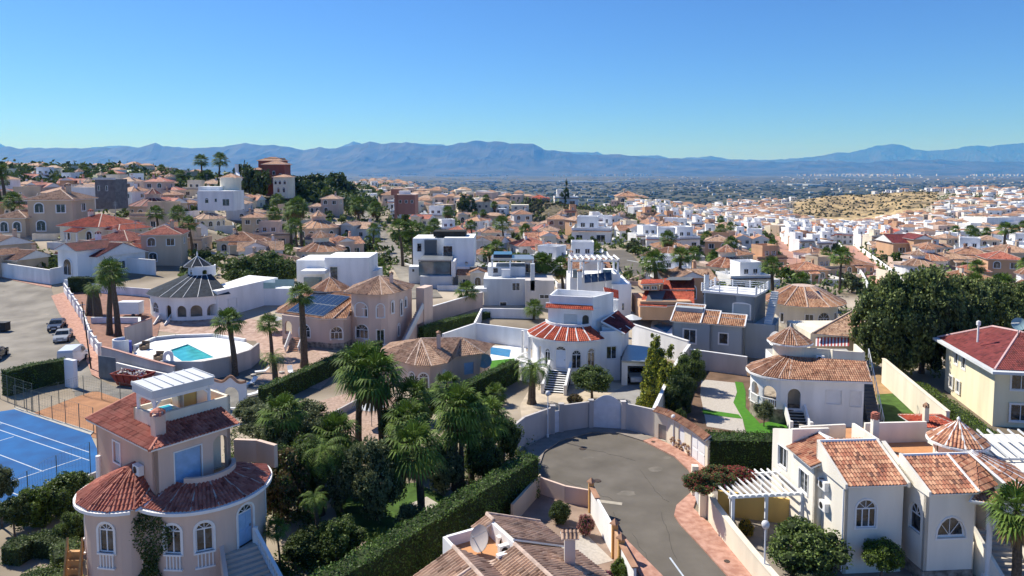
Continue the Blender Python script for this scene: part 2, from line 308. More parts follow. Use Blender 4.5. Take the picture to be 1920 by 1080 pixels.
def tile_face(mb, poly, fine=True, pu=.225, pv=.36, amp=.085, slab=1, thick=.12, mi=0, ud=None):
    """tiled roof plane; poly[0]->poly[1] is the eave; counter-clockwise from above"""
    P3 = [Vector(p) for p in poly]; u = ud or (P3[1] - P3[0]).normalized(); nrm = Vector((0, 0, 0))
    if len(P3) == 4 and ud is None:
        n0 = (P3[1] - P3[0]).cross(P3[2] - P3[0]).normalized()
        if abs((P3[3] - P3[0]).dot(n0)) > .03:
            for tr in ((0, 1, 2), (0, 2, 3)): tile_face(mb, [poly[i] for i in tr], fine, pu, pv, amp, slab, thick, mi, u)
            return
    for a, b in zip(P3, P3[1:] + P3[:1]): nrm += a.cross(b)
    nrm.normalize()
    if nrm.z < 0: nrm = -nrm
    u = (u - nrm * u.dot(nrm)).normalized(); v = nrm.cross(u).normalized(); o = P3[0]
    q = [((p - o).dot(u), (p - o).dot(v)) for p in P3]; n = len(q)
    if slab is not None:
        up = nrm * .015; dn = -nrm * thick
        vs = [p - up for p in P3] + [p + dn for p in P3]; mb.add(vs, [tuple(range(n, 2 * n))[::-1], tuple(range(n))] + [(i, (i + 1) % n, n + (i + 1) % n, n + i) for i in range(n)], slab)
    if not fine: mb.add(P3, [tuple(range(n))], mi, [[(a / pu, b / pv) for a, b in q]]); return
    def rng(x):
        ys = []
        for (a, b), (c, d) in zip(q, q[1:] + q[:1]):
            if abs(a - c) < 1e-9: 
                if abs(x - a) < 1e-6: ys += [b, d]
                continue
            t = (x - a) / (c - a)
            if -1e-7 <= t <= 1 + 1e-7: ys.append(b + (d - b) * t)
        return (min(ys), max(ys)) if ys else None
    us = sorted(set([round(k[0], 5) for k in q])); x0, x1 = us[0], us[-1]; k = math.ceil(x0 / pu * 5); cuts = list(us)
    while k * pu / 5 < x1: cuts.append(k * pu / 5); k += 1
    cuts = sorted(cuts); cuts = [c for i, c in enumerate(cuts) if i == 0 or c - cuts[i - 1] > .004]
    prof = lambda x: amp * (.5 - .5 * math.cos(2 * math.pi * x / pu)) ** .8
    vmin = min(b for a, b in q); vmax = max(b for a, b in q); rows = max(1, math.ceil((vmax - vmin) / pv))
    for xa, xb in zip(cuts, cuts[1:]):
        ra, rb = rng(xa), rng(xb)
        if not ra or not rb: continue
        ha, hb = prof(xa), prof(xb)
        for r in range(rows):
            lo, hi = vmin + r * pv, vmin + (r + 1) * pv
            a0, a1 = min(max(lo, ra[0]), ra[1]), min(max(hi, ra[0]), ra[1]); b0, b1 = min(max(lo, rb[0]), rb[1]), min(max(hi, rb[0]), rb[1])
            if a1 - a0 < 1e-4 and b1 - b0 < 1e-4: continue
            pts = [o + u * xa + v * a0 + nrm * (ha + .028), o + u * xb + v * b0 + nrm * (hb + .028), o + u * xb + v * b1 + nrm * hb, o + u * xa + v * a1 + nrm * ha]
            um = (xa + xb) / 2 / pu; uv = [(um, (lo + .05) / pv), (um, (lo + .05) / pv), (um, (hi - .05) / pv), (um, (hi - .05) / pv)]
            if r == 0 or True:
                pts += [o + u * xa + v * a0 + nrm * (ha - .02), o + u * xb + v * b0 + nrm * (hb - .02)]
                mb.add(pts, [(0, 1, 2, 3), (4, 5, 1, 0)], mi, [uv, [uv[0]] * 4])
def caps(mb, segs, r=.1, mi=2):
    for a, b in segs: mb.tube([a, b], r, 6, mi)
def hip(t, x0, x1, y0, y1, z, pitch=.38, over=.4, mat_=None, fine=False, parent=None, ridge=None, cap=.09, capm=None, gable=False):
    """hipped roof over a rectangle"""
    x0 -= over; x1 += over; y0 -= over; y1 += over; mb = MB(); w, d = x1 - x0, y1 - y0; h = min(w, d) / 2 * pitch; k = 0 if gable else min(w, d) / 2
    if w >= d: A, B = (x0 + k, (y0 + y1) / 2, z + h), (x1 - k, (y0 + y1) / 2, z + h)
    else: A, B = ((x0 + x1) / 2, y0 + k, z + h), ((x0 + x1) / 2, y1 - k, z + h)
    c = [(x0, y0, z), (x1, y0, z), (x1, y1, z), (x0, y1, z)]
    if w >= d: fs = [[c[0], c[1], B, A], [c[2], c[3], A, B]] + ([] if gable else [[c[1], c[2], B], [c[3], c[0], A]])
    else: fs = [[c[1], c[2], B, A], [c[3], c[0], A, B]] + ([] if gable else [[c[0], c[1], A], [c[2], c[3], B]])
    for f in fs:
        g = []
        for p in f:
            if not g or math.dist(p, g[-1]) > .01: g.append(p)
        tile_face(mb, g, fine)
    sg = [(A, B)] if math.dist(A, B) > .1 else []
    if not gable: sg += [(c[0], A), (c[3], A if w >= d else B), (c[1], B if w >= d else A), (c[2], B)]
    caps(mb, sg, cap)
    if gable:
        for e, q in ((0, A), (1, B)):
            a, b = (c[0], c[3]) if e == 0 and w >= d else (c[1], c[2]) if w >= d else (c[0], c[1]) if e == 0 else (c[3], c[2])
            mb.add([a, b, q], [(0, 1, 2)], 1)
    return t.part('roof', mb, [mat_ or TR['terra'], M['trim'], capm or M['mortar']], parent)
def fan_roof(t, cx, cy, ro, ri, zo, zi, a0, a1, n, mat_, fine=True, capm=None, parent=None, cap=.09, name='roof', sx=1, sy=1):
    """ring / cone sector of flat tiled facets (ri=0: cone)"""
    mb = MB(); pt = lambda r, a, z: (cx + sx * r * math.cos(R(a)), cy + sy * r * math.sin(R(a)), z); sg = []
    for k in range(n):
        a, b = lerp(a0, a1, k / n), lerp(a0, a1, (k + 1) / n)
        f = [pt(ro, a, zo), pt(ro, b, zo)] + ([pt(ri, b, zi), pt(ri, a, zi)] if ri > .01 else [pt(0, a, zi)])
        tile_face(mb, f, fine); sg.append((pt(ro, a, zo), pt(ri, a, zi)))
    if a1 - a0 < 359: sg.append((pt(ro, a1, zo), pt(ri, a1, zi)))
    caps(mb, sg, cap); return t.part(name, mb, [mat_, M['trim'], capm or M['mortar']], parent)
def balustrade(t, pts, z, h=.85, m=None, closed=False, parent=None, zf=None, name='balustrade', post=True):
    p = Path(pts, closed); zf = zf or (lambda s: z); mb = MB(); s = .12
    while s < p.L:
        (x, y), _ = p.at(s); zz = zf(s); mb.lathe(x, y, [(.05, zz), (.03, zz + h * .2), (.055, zz + h * .5), (.03, zz + h * .8), (.05, zz + h - .06)], 5, cap=False); s += .22
    for a, b, sa, sb in zip(p.p, p.p[1:], p.s, p.s[1:]):
        mb.bar((*a, zf(sa) + h), (*b, zf(sb) + h), .2, .1); mb.bar((*a, zf(sa) + .04), (*b, zf(sb) + .04), .18, .08)
    if post:
        for i in ([0, len(p.p) - 1] if len(p.p) > 6 else range(len(p.p))): x, y = p.p[i]; zz = zf(p.s[i]); mb.box(x - .13, x + .13, y - .13, y + .13, zz - .05, zz + h + .12)
    return t.part(name, mb, m or M['trim'], parent)
def stairs(t, a, b, top, bot, n, m=None, m2=None, parent=None, name='stairs', width=1.5, sides=True, solid=True):
    """steps from a (top, xy) down to b (bottom, xy)"""
    ax = Vector((b[0] - a[0], b[1] - a[1])); Ln = ax.length; ax.normalize(); nx = Vector((-ax.y, ax.x)) * width / 2; mb = MB()
    for k in range(n):
        s0, s1 = Ln * k / n, Ln * (k + 1) / n; z = lerp(top, bot, (k + 1) / n); p0 = Vector(a[:2]) + ax * s0; p1 = Vector(a[:2]) + ax * (s1 + .03)
        mb.prism([p0 - nx, p1 - nx, p1 + nx, p0 + nx][::-1] if False else [tuple(p0 - nx), tuple(p1 - nx), tuple(p1 + nx), tuple(p0 + nx)], bot if solid else z - .2, z, 0, 1)
    return t.part(name, mb, [m or M['concrete'], m2 or M['marble']], parent)
def chimney(t, x, y, z0, z1, w=.5, m=None, capm=None, parent=None):
    mb = MB(); h = w / 2; mb.box(x - h, x + h, y - h, y + h, z0, z1); c = t.part('chimney', mb, m or M['white'], parent); mb = MB()
    for sx in (-1, 1):
        for sy in (-1, 1): mb.box(x + sx * (h - .05) - .05, x + sx * (h - .05) + .05, y + sy * (h - .05) - .05, y + sy * (h - .05) + .05, z1, z1 + .25)
    mb.lathe(x, y, [(w * .8, z1 + .25), (w * .75, z1 + .3), (.03, z1 + .5)], 4); t.part('chimney_cap', mb, capm or TR['terra'], c if parent is None else parent); return c
def parapet(t, pts, z0, z1, m, closed=True, th=.18, name='parapet', parent=None, coping=None):
    return wall(t, pts, z0, z1, (), m, closed, th, name, parent)
def poly_slab(t, pts, z0, z1, m, name='terrace', parent=None, top=None): 
    mb = MB(); mb.prism(pts, z0, z1, 0, 1 if top else None); return t.part(name, mb, [m] + ([top] if top else []), parent)
def acunit(t, fr, x, z, parent=None, y=.03):
    mb = MB(); fr.bx(mb, x - .4, x + .4, y, y + .32, z, z + .6); c = fr.p(x - .1, y + .33, z + .3); 
    o = t.part('air_conditioner', mb, M['trim'], parent); mb = MB(); fr.slab(mb, [(x - .1 + .22 * math.cos(2 * math.pi * k / 12), z + .3 + .22 * math.sin(2 * math.pi * k / 12)) for k in range(12)], y + .32, y + .335); t.part('fan', mb, M['black'], o)
def pvpanels(t, p00, du, dv, nu, nv, parent=None, gap=.04):
    """solar panels on a slope: origin, vectors of one panel, counts"""
    du = Vector(du); dv = Vector(dv); nn = du.cross(dv).normalized()
    for i in range(nu):
        for j in range(nv):
            a = Vector(p00) + du * i + dv * j; mb = MB(); e = [a + du * .02 + dv * .01, a + du * .98 + dv * .01, a + du * .98 + dv * .99, a + du * .02 + dv * .99]
            mb.add([p + nn * .0 for p in e] + [p + nn * .05 for p in e], [(0, 1, 5, 4), (1, 2, 6, 5), (2, 3, 7, 6), (3, 0, 4, 7), (3, 2, 1, 0)], 1)
            i2 = [lerp(p, (e[0] + e[2]) / 2, .02) + nn * .052 for p in e]; mb.add([p + nn * .05 for p in e], [(0, 1, 2, 3)], 1); mb.add(i2, [(0, 1, 2, 3)], 0)
            t.part('solar_panel', mb, [M['pv'], M['metal']], parent)
def dish(t, x, y, z, r=.6, az=200, parent=None, m=None, pole=.8):
    mb = MB(); a = R(az); d = Vector((math.cos(a), math.sin(a), .45)).normalized(); up = Vector((0, 0, 1)); sx = d.cross(up).normalized(); sy = sx.cross(d); n = 20; vs = []; c = Vector((x, y, z + pole + r * .7))
    for q in range(5):
        rr = r * q / 4
        for k in range(n): vs.append(c + d * (.28 * rr * rr / r) + sx * rr * math.cos(2 * math.pi * k / n) + sy * rr * math.sin(2 * math.pi * k / n))
    fs = [(q * n + k, q * n + (k + 1) % n, (q + 1) * n + (k + 1) % n, (q + 1) * n + k) for q in range(4) for k in range(n)]; mb.add(vs, fs)
    mb.add([v - d * .03 for v in vs], [f[::-1] for f in fs]); o = t.part('satellite_dish', mb, m or M['trim'], parent, smooth=True)
    mb = MB(); mb.tube([(x, y, z), (x, y, z + pole + r * .5), tuple(c - d * .05)], .04, 6); fp = c + d * r * .9
    for k in (0, 7, 13): mb.tube([vs[4 * n + k], fp], .015, 4)
    mb.cyl(fp.x, fp.y, .06, fp.z - .06, fp.z + .06, 6); t.part('mount', mb, M['metal'], o if parent is None else parent)
    return o
# ---------------------------------------------------------------- terrain
TT = {
 -300: [(125, 0), (145, 2.5), (165, 4.5), (195, 9.5), (250, 14.5), (330, 21), (400, 24.5), (520, 24.5), (750, 12), (1300, -60), (2500, -110)],
 240: [(110, 0), (130, 2), (150, 4), (180, 7.5), (220, 11), (280, 16), (350, 20), (420, 23.5), (520, 23.5), (750, 10), (1300, -60), (2500, -110)],
 480: [(110, 0), (140, 2.5), (180, 4), (240, 4), (265, 9), (300, 16), (340, 19), (400, 17), (600, 0), (900, -20), (1500, -70), (2500, -110)],
 720: [(105, 0), (130, 2), (180, 3), (240, 3), (300, 7), (400, 10), (550, 9), (800, 10), (1000, 9), (1100, -10), (1500, -70), (2500, -110)],
 960: [(105, 0), (125, 2), (200, 1), (260, 0), (340, -2), (380, 4), (430, 8), (470, 5), (600, -20), (1500, -80), (2500, -110)],
 1200: [(100, 0), (115, 1), (200, 2), (300, 0), (400, -1), (500, -2), (650, -5), (900, -40), (1500, -90), (2500, -110)],
 1400: [(95, 0), (130, 1), (200, -2), (300, -6), (450, -12), (700, -17), (1000, -19), (1200, -50), (1700, -100), (2500, -110)],
 1600: [(90, 0), (120, -1), (170, -3.5), (230, -6), (360, -13), (550, -21), (750, -27), (800, -27), (860, -22), (960, -8), (1060, -10), (1400, -70), (2500, -110)],
 1800: [(90, 0), (170, -1), (300, -8), (400, -11), (500, -12), (700, -6), (900, 0), (1050, -4), (1400, -70), (2500, -110)]}
TK = [-300, 0, 240, 480, 720, 960, 1200, 1400, 1600, 1800]; TT[0] = TT[-300]
def _tz(k, Y):
    a = TT[k]
    if Y <= a[0][0]: return 0.0
    for (y0, z0), (y1, z1) in zip(a, a[1:]):
        if Y < y1: t = (Y - y0) / (y1 - y0); return lerp(z0, z1, t)
    return a[-1][1]
def terr(X, Y):
    if Y < 90: return 0.0
    px = 960 + F * X / Y
    if px <= TK[0]: return _tz(TK[0], Y)
    for a, b in zip(TK, TK[1:]):
        if px < b: t = (px - a) / (b - a); t = t * t * (3 - 2 * t); return lerp(_tz(a, Y), _tz(b, Y), t)
    return _tz(TK[-1], Y)
def G(px, py):                                  # ground point seen at a pixel
    dx = (px - 960) / F; k = (PP - py) / F; gy = CT + k * ST; sl_ = (-ST + k * CT) / gy; tx = dx / gy; d = 25.0; best = (9e9, 0)
    while d < 1350:
        gap = CH + sl_ * d - terr(tx * d, d)
        if gap < 0:
            lo = d / 1.012
            for _ in range(20):
                m_ = (lo + d) / 2
                if CH + sl_ * m_ < terr(tx * m_, m_): d = m_
                else: lo = m_
            return (tx * d, d, terr(tx * d, d))
        if d > 150 and gap < best[0]: best = (gap, d)
        d *= 1.012
    if best[0] < 6: d = best[1]; return (tx * d, d, terr(tx * d, d))
    d = (CH + 110) / -sl_ if sl_ < 0 else 9000; return (tx * d, d, -110.0)
TU = [-1.3 + .02 * i for i in range(131)]; TY = [-90, -40, 0, 30, 60, 90]
y = 95
while y < 70000: TY.append(y); y *= 1.03 if y < 1500 else 1.12
mb = MB(); nu = len(TU); rnd = random.Random(3)
for Y in TY:
    for t in TU:
        X = t * max(Y, 90); mb.v.append((X, Y, terr(X, Y) + (rnd.uniform(-6, 6) if Y > 4000 else 0)))
for j in range(len(TY) - 1):
    for i in range(nu - 1):
        k = j * nu + i; mb.f.append((k, k + 1, k + nu + 1, k + nu)); mb.u.append(None); mb.m.append(1 if TY[j] > 1150 else 0)
def groundmat():
    m = mat('dry_town_ground', (.26, .21, .15), .95, .4, .05, .3, 2, col2=(.46, .39, .30), detail=8); return m
def plainmat():
    m = mat('farmland', (.038, .052, .02), .95, .2, .002, detail=9, col2=(.115, .115, .06), mix=(.40, .66))
    n = m.node_tree.nodes; L = m.node_tree.links; b = n['Principled BSDF']; src = b.inputs['Base Color'].links[0].from_socket
    tc = n.new('ShaderNodeTexCoord'); vo = n.new('ShaderNodeTexVoronoi'); vo.inputs['Scale'].default_value = .006; L.new(tc.outputs['Object'], vo.inputs[0])
    rp = n.new('ShaderNodeValToRGB'); e = rp.color_ramp.elements; e[0].color = (.018, .03, .013, 1); e[1].color = (.17, .145, .09, 1); e[0].position = .3; e[1].position = .9; sp = n.new('ShaderNodeSeparateColor')
    L.new(vo.outputs['Color'], sp.inputs[0]); L.new(sp.outputs[0], rp.inputs[0]); mx = n.new('ShaderNodeMix'); mx.data_type = 'RGBA'; mx.inputs[0].default_value = .55
    L.new(src, mx.inputs[6]); L.new(rp.outputs[0], mx.inputs[7]); L.new(mx.outputs[2], b.inputs['Base Color']); return m
tobj('ground', mb, [groundmat(), plainmat()], 'dusty ground of the hills and the wide green and brown farming plain', kind='structure')
# mountains --------------------------------------------------------------
RA = [(-400, 280), (0, 277), (20, 275), (50, 280), (100, 277), (150, 279), (200, 277), (260, 276), (283, 273), (296, 268), (310, 275), (350, 278), (400, 277), (440, 272), (460, 269), (490, 272), (515, 272), (540, 276), (570, 283), (600, 277), (630, 278), (665, 272), (695, 265), (715, 271), (745, 268), (770, 267), (800, 272), (830, 275), (860, 269), (890, 265), (920, 266), (960, 268), (1000, 270), (1020, 281), (1060, 284), (1080, 290), (1110, 290), (1160, 290), (1200, 294), (1240, 297), (1300, 298), (1380, 301), (1440, 303), (1480, 303), (1520, 301), (1560, 303), (1620, 305), (1700, 299), (1760, 300), (1850, 303), (1920, 304), (2400, 300)]
RB = [(-400, 275), (0, 268), (12, 274), (40, 280), (60, 277), (120, 282), (210, 274), (240, 273), (270, 279), (300, 280), (340, 276), (380, 280), (440, 282), (550, 290), (640, 276), (665, 266), (700, 275), (780, 270), (830, 271), (845, 278), (960, 280), (1075, 286), (1090, 285), (1110, 287), (1118, 284), (1130, 290), (1190, 293), (1230, 291), (1260, 299), (1300, 295), (1330, 293), (1370, 299), (1440, 300), (1500, 296), (1540, 292), (1560, 287), (1590, 286), (1620, 280), (1640, 273), (1670, 270), (1690, 273), (1710, 280), (1740, 283), (1780, 280), (1830, 272), (1850, 275), (1880, 271), (1920, 268), (2000, 270), (2400, 276)]
from mathutils import noise as NZ
def ridge(name, prof, D, deep, col, col2, label, seed):
    def top(px):
        for (a, ya), (b, yb) in zip(prof, prof[1:]):
            if px <= b: t = (px - a) / (b - a); return lerp(ya, yb, t)
        return prof[-1][1]
    mb = MB(); n = 560; rows = 26
    for j in range(rows + 1):
        v = j / rows; Y = D - deep * (1 - v) if v <= 1 else D
        for i in range(n + 1):
            px = lerp(-380, 2380, i / n); hmax = (YH - top(px)) * D / F + CH + 115
            X = (px - 960) / F * (D * .35 + Y * .65); q = Vector((X / 1250, Y / 2300, seed)); r = NZ.ridged_multi_fractal(q, .9, 2.1, 6, .9, 1.6) / 2.6
            sh = v ** 1.25; z = -115 + hmax * sh * lerp(.45 + .75 * r, 1.0, v ** 4)
            mb.v.append((X, Y, z + (NZ.noise(q * 5) * 45 * v)))
    for j in range(rows):
        for i in range(n): k = j * (n + 1) + i; mb.f.append((k, k + 1, k + n + 2, k + n + 1)); mb.u.append(None); mb.m.append(0)
    # back slope
    o = len(mb.v)
    for i in range(n + 1): px = lerp(-380, 2380, i / n); mb.v.append(((px - 960) / F * D, D + 3500, -115))
    for i in range(n): a = rows * (n + 1) + i; mb.f.append((a, a + 1, o + i + 1, o + i)); mb.u.append(None); mb.m.append(0)
    tobj(name, mb, mat(name + '_rock', col, .95, .2, .0012, col2=col2, detail=8), label, kind='structure', smooth=False)
ridge('mountain_range', RA, 25000, 6500, (.016, .03, .035), (.065, .07, .065), 'long front range of blue hazy mountains across the horizon', 1.3)
ridge('far_mountain_range', RB, 38000, 6000, (.03, .036, .04), (.06, .06, .055), 'fainter mountain range rising behind the front range', 7.7)
# haze --------------------------------------------------------------------
mb = MB(); mb.box(-70000, 70000, -300, 46000, -125, 1560); hz = bpy.data.materials.new('haze_air'); hz.use_nodes = True; n = hz.node_tree.nodes; n.remove(n['Principled BSDF'])
pv = n.new('ShaderNodeVolumePrincipled'); pv.inputs['Color'].default_value = (.07, .33, 1, 1); pv.inputs['Absorption Color'].default_value = (1, 1, 1, 1); pv.inputs['Density'].default_value = 4.8e-5; pv.inputs['Anisotropy'].default_value = .1; hz.node_tree.links.new(pv.outputs[0], n['Material Output'].inputs['Volume'])
tobj('haze', mb, hz, 'thin blue haze over the plain', kind='stuff')
# ---------------------------------------------------------------- sheets of paving etc.
import bmesh
def drape(name, pts, m, off=.02, label=None, kind='structure', cat=None, group=None, world=False, step=5, thick=0):
    """flat or draped sheet; pts are pixels (or world xy)"""
    w = [p[:2] if world else G(*p)[:2] for p in pts]; bm = bmesh.new(); vs = [bm.verts.new((a, b, 0)) for a, b in w]; f = bm.faces.new(vs)
    far = max(b for a, b in w) > 90
    if far:
        bmesh.ops.triangulate(bm, faces=bm.faces[:])
        for _ in range(7):
            L_ = [e for e in bm.edges if e.calc_length() > step]
            if not L_: break
            bmesh.ops.subdivide_edges(bm, edges=L_, cuts=1); bmesh.ops.triangulate(bm, faces=[f for f in bm.faces if len(f.verts) > 3])
    for v in bm.verts: v.co.z = terr(v.co.x, v.co.y) + off
    if thick:
        r = bmesh.ops.extrude_face_region(bm, geom=bm.faces[:]); 
        for v in r['geom']:
            if isinstance(v, bmesh.types.BMVert): v.co.z += thick
    bm.normal_update(); bmesh.ops.recalc_face_normals(bm, faces=bm.faces[:])
    if not thick and sum(f.normal.z for f in bm.faces) < 0: bmesh.ops.reverse_faces(bm, faces=bm.faces[:])
    me = bpy.data.meshes.new(name); bm.to_mesh(me); bm.free(); me.materials.append(m); o = bpy.data.objects.new(name, me); COL.objects.link(o); return _tag(o, label, cat, group, kind)
asph = mat('asphalt', (.12, .106, .087), .92, .14, .35, .35, 9, col2=(.155, .139, .117), detail=10, mix=(.3, .7))
asphl = mat('pale_dusty_asphalt', (.21, .19, .16), .92, .2, .22, .3, 8, col2=(.28, .255, .215), detail=8)
pave = mat('pink_paving', (.42, .21, .15), .9, .18, 2.2, .3, 8, col2=(.50, .29, .22), detail=6)
paveg = mat('grey_paving', (.27, .235, .20), .9, .15, 1.5, .3, 8, detail=6)
turf = mat('artificial_turf', (.06, .20, .015), .95, .15, 2, .4, 40); lawn = mat('mown_lawn', (.06, .12, .02), .95, .35, 1.2, .5, 30)
gravel = mat('white_gravel', (.46, .42, .37), .95, .14, 5, .5, 25); pinkg = mat('pink_gravel', (.36, .25, .19), .95, .16, 3, .6, 22, col2=(.46, .33, .26))
clay = mat('clay_court_surface', (.40, .20, .10), .95, .15, .7, .2, 10); deckw = mat('white_pool_deck', (.80, .80, .80), .75, .04, 1)
courtb = mat('blue_court_surface', (.0, .085, .28), .85, .2, .35, col2=(.0, .11, .33), detail=9); line = mat('white_line_paint', (.50, .56, .62), .8, .12, 2)
water = mat('pool_water', (.03, .34, .36), .06, .15, .8, .35, 2.2, col2=(.06, .46, .46), spec=.6); waterb = mat('blue_pool_water', (.02, .22, .45), .06, .15, 1, .3, 3, spec=.6)
road = [(1012, 905), (1010, 880), (1020, 850), (1050, 828), (1110, 812), (1160, 814), (1215, 832), (1265, 858), (1290, 882), (1302, 902), (1298, 922), (1268, 950), (1264, 968), (1275, 985), (1310, 1022), (1362, 1080), (1432, 1160), (1330, 1200), (1240, 1080), (1180, 1020), (1150, 985), (1125, 960), (1090, 940), (1050, 930)]
drape('road', road, asph, .012, 'grey asphalt cul-de-sac with a round turning head')
def kerbring(pts, outer, m, name, label):
    drape(name, pts + outer[::-1], m, .0, label, thick=.13)
kerbring([(1012, 905), (1010, 880), (1020, 850), (1050, 828), (1110, 812), (1160, 814), (1205, 828)], [(985, 912), (972, 880), (985, 842), (1032, 816), (1080, 803), (1165, 804), (1226, 822)], paveg, 'pavement', 'grey paving under the cul-de-sac wall')
kerbring([(1206, 828), (1265, 858), (1290, 882), (1302, 902), (1300, 908)], [(1227, 822), (1275, 844), (1325, 878), (1325, 900), (1310, 912)], pave, 'pavement', 'pink paving in front of the tiled wall with white doors')
kerbring([(1297, 924), (1268, 950), (1264, 968), (1275, 985), (1310, 1022), (1362, 1080), (1432, 1160)], [(1306, 938), (1300, 955), (1320, 975), (1340, 992), (1375, 1035), (1412, 1080), (1480, 1160)], pave, 'pavement', 'pink paving along the cream garden wall')
kerbring([(1105, 942), (1150, 985), (1180, 1020), (1240, 1080), (1300, 1150)], [(1096, 942), (1118, 968), (1160, 1020), (1200, 1080), (1250, 1150)], pave, 'pavement', 'narrow pink paving beside the white panelled wall')
mb = MB(); a, b = P(1256, 1046), P(1282, 1082); mb.bar((*a, .02), (*b, .02), .12, .012); tobj('road_marking', mb, line, 'white line painted on the road at the cul-de-sac mouth', kind='structure')
mb = MB(); a, b = P(1110, 940), P(1166, 946); mb.prism([P(1112, 936), P(1112, 941), P(1166, 948), P(1167, 943)][::1], .0, .03); tobj('concrete_strip', mb, mat('pale_concrete', (.40, .36, .29), .9), 'pale concrete strip set in the asphalt', kind='structure')
for (x, y, r_, lb) in ((1120, 902, .32, 'round iron manhole cover in the middle of the turning circle'), (1092, 842, .3, 'dark disc painted as the lamp head shadow, far side of the turning circle'), (1225, 831, .2, 'small iron cover in the pink paving near the tiled wall'), (1363, 1056, .2, 'small iron cover in the pink paving beside the garden wall'), (42, 569, .3, 'manhole cover in the pale upper road'), (8, 546, .3, 'manhole cover at the far edge of the pale upper road')):  # second disc is a dark stand-in for the street lamp head's cast shadow
    X, Y, Z = G(x, y); mb = MB(); mb.cyl(X, Y, r_, Z + .01, Z + (.15 if 'paving' in lb else .05), 14); tobj('cover_and_shadow_disc', mb, mat('rusty_iron_and_shadow', (.07, .05, .04), .7, .3, 6), lb, 'manhole cover')
# upper left road
drape('road', [(-220, 560), (-100, 535), (0, 520), (96, 541), (100, 552), (112, 590), (130, 620), (150, 645), (160, 672), (172, 704), (190, 716), (186, 735), (136, 735), (130, 700), (0, 700), (-220, 720)], asphl, .06, 'pale dusty road in front of the parked cars')
drape('pavement', [(-100, 527), (0, 513), (97, 535), (96, 541), (0, 521), (-100, 536)], pave, .12, 'pink paving at the foot of the long white wall')
drape('pavement', [(96, 556), (112, 590), (130, 620), (150, 645), (160, 672), (172, 704), (187, 712), (188, 662), (165, 630), (150, 598), (121, 549)], pave, .14, 'pink paving along the white balustrade')
drape('courtyard', [(121, 549), (150, 590), (188, 660), (200, 668), (290, 645), (300, 610), (272, 545), (230, 540), (150, 548)], mat('red_brown_paving', (.28, .15, .11), .9, .2, 1.2, .3, 8), .1, 'red brown paved yard under the tall palms')
drape('courtyard', [(140, 742), (140, 718), (172, 704), (187, 712), (215, 725), (330, 700), (460, 690), (560, 700), (420, 810), (262, 775)], mat('grey_yard_concrete', (.20, .19, .17), .9, .25, .5), .02, 'grey concrete yard around the red skip')
drape('clay_court', [(60, 776), (150, 742), (180, 733), (300, 775), (330, 860), (140, 812)], clay, .03, 'sandy clay play court next to the blue tennis court')
drape('tennis_court', [(-260, 770), (0, 773), (26, 769), (170, 817), (190, 860), (200, 905), (95, 930), (40, 950), (-120, 1010), (-400, 960)], courtb, .05, 'bright blue hard tennis court surface', thick=.04)
drape('courtyard', [(480, 712), (560, 640), (640, 690), (600, 730)], pinkg, .03, 'pink paved terrace in front of the pink villa')
drape('courtyard', [(270, 560), (255, 600), (290, 620), (480, 640), (530, 740), (600, 715), (640, 690), (600, 640), (480, 600)], mat('pink_brown_garden_paving', (.40, .26, .20), .9, .2, 1.2, .3, 8, col2=(.5, .36, .29)), .02, 'pinkish paved garden between the villas')
drape('courtyard', [(560, 770), (590, 755), (660, 735), (740, 745), (760, 800), (690, 850), (600, 830)], pinkg, .025, 'pink gravel clearing among the palms')
drape('lawn', [(620, 925), (780, 905), (850, 940), (800, 990), (700, 1020), (640, 1000)], lawn, .03, 'bright lawn under the garden palms')
drape('garden_path', [(770, 945), (800, 932), (822, 945), (815, 962), (780, 965)], gravel, .045, 'pale stone patch at the foot of a garden palm')
drape('courtyard', [(975, 760), (1010, 700), (1215, 725), (1240, 800), (1165, 806), (1080, 806), (985, 842)], mat('cream_forecourt_paving', (.50, .42, .32), .9, .15, .9, .2, 8), .02, 'cream paved forecourt of the white villa')
drape('driveway', [(1100, 770), (1150, 735), (1175, 722), (1215, 724), (1225, 750), (1165, 772)], mat('grey_drive', (.30, .29, .28), .9, .12, .8), .03, 'grey driveway leading into the open garage')
drape('soil_bed', [(1240, 680), (1400, 690), (1440, 760), (1480, 810), (1330, 845), (1280, 790), (1230, 800)], M['soil'], .02, 'brown bare soil of the half-finished garden')
drape('gravel_bed', [(1315, 712), (1330, 713), (1378, 718), (1382, 735), (1375, 755), (1392, 785), (1398, 812), (1325, 800), (1318, 765), (1313, 740)], gravel, .035, 'white gravel bed bordered by artificial turf')
drape('turf', [(1378, 716), (1393, 718), (1398, 735), (1398, 765), (1425, 795), (1470, 785), (1480, 800), (1470, 812), (1400, 814), (1392, 785), (1375, 755), (1382, 737)], turf, .05, 'winding strip of artificial turf beside the round porch')
drape('turf', [(1317, 768), (1385, 778), (1392, 786), (1318, 777)], turf, .055, 'straight strip of artificial turf crossing the gravel')
drape('lawn', [(1642, 740), (1720, 735), (1790, 800), (1660, 805)], lawn, .03, 'shaded green lawn behind the villa stairs')
drape('courtyard', [(1600, 690), (1662, 690), (1760, 800), (1720, 760), (1640, 745)], mat('ochre_paving', (.38, .24, .12), .9, .2, 1), .02, 'ochre paving behind the villa with outside stairs')
drape('courtyard', [(1300, 935), (1340, 905), (1420, 900), (1500, 900), (2100, 1000), (2100, 1200), (1480, 1160), (1340, 992)], paveg, .015, 'stone paved yard around the ivory villa')
drape('courtyard', [(1010, 905), (1100, 940), (1120, 965), (1200, 1080), (1250, 1150), (1000, 1150), (860, 1080), (960, 960)], mat('brown_front_paving', (.30, .22, .17), .9, .2, .8), .015, 'paved front yard behind the white panelled wall')  # brown paving with mild random variation
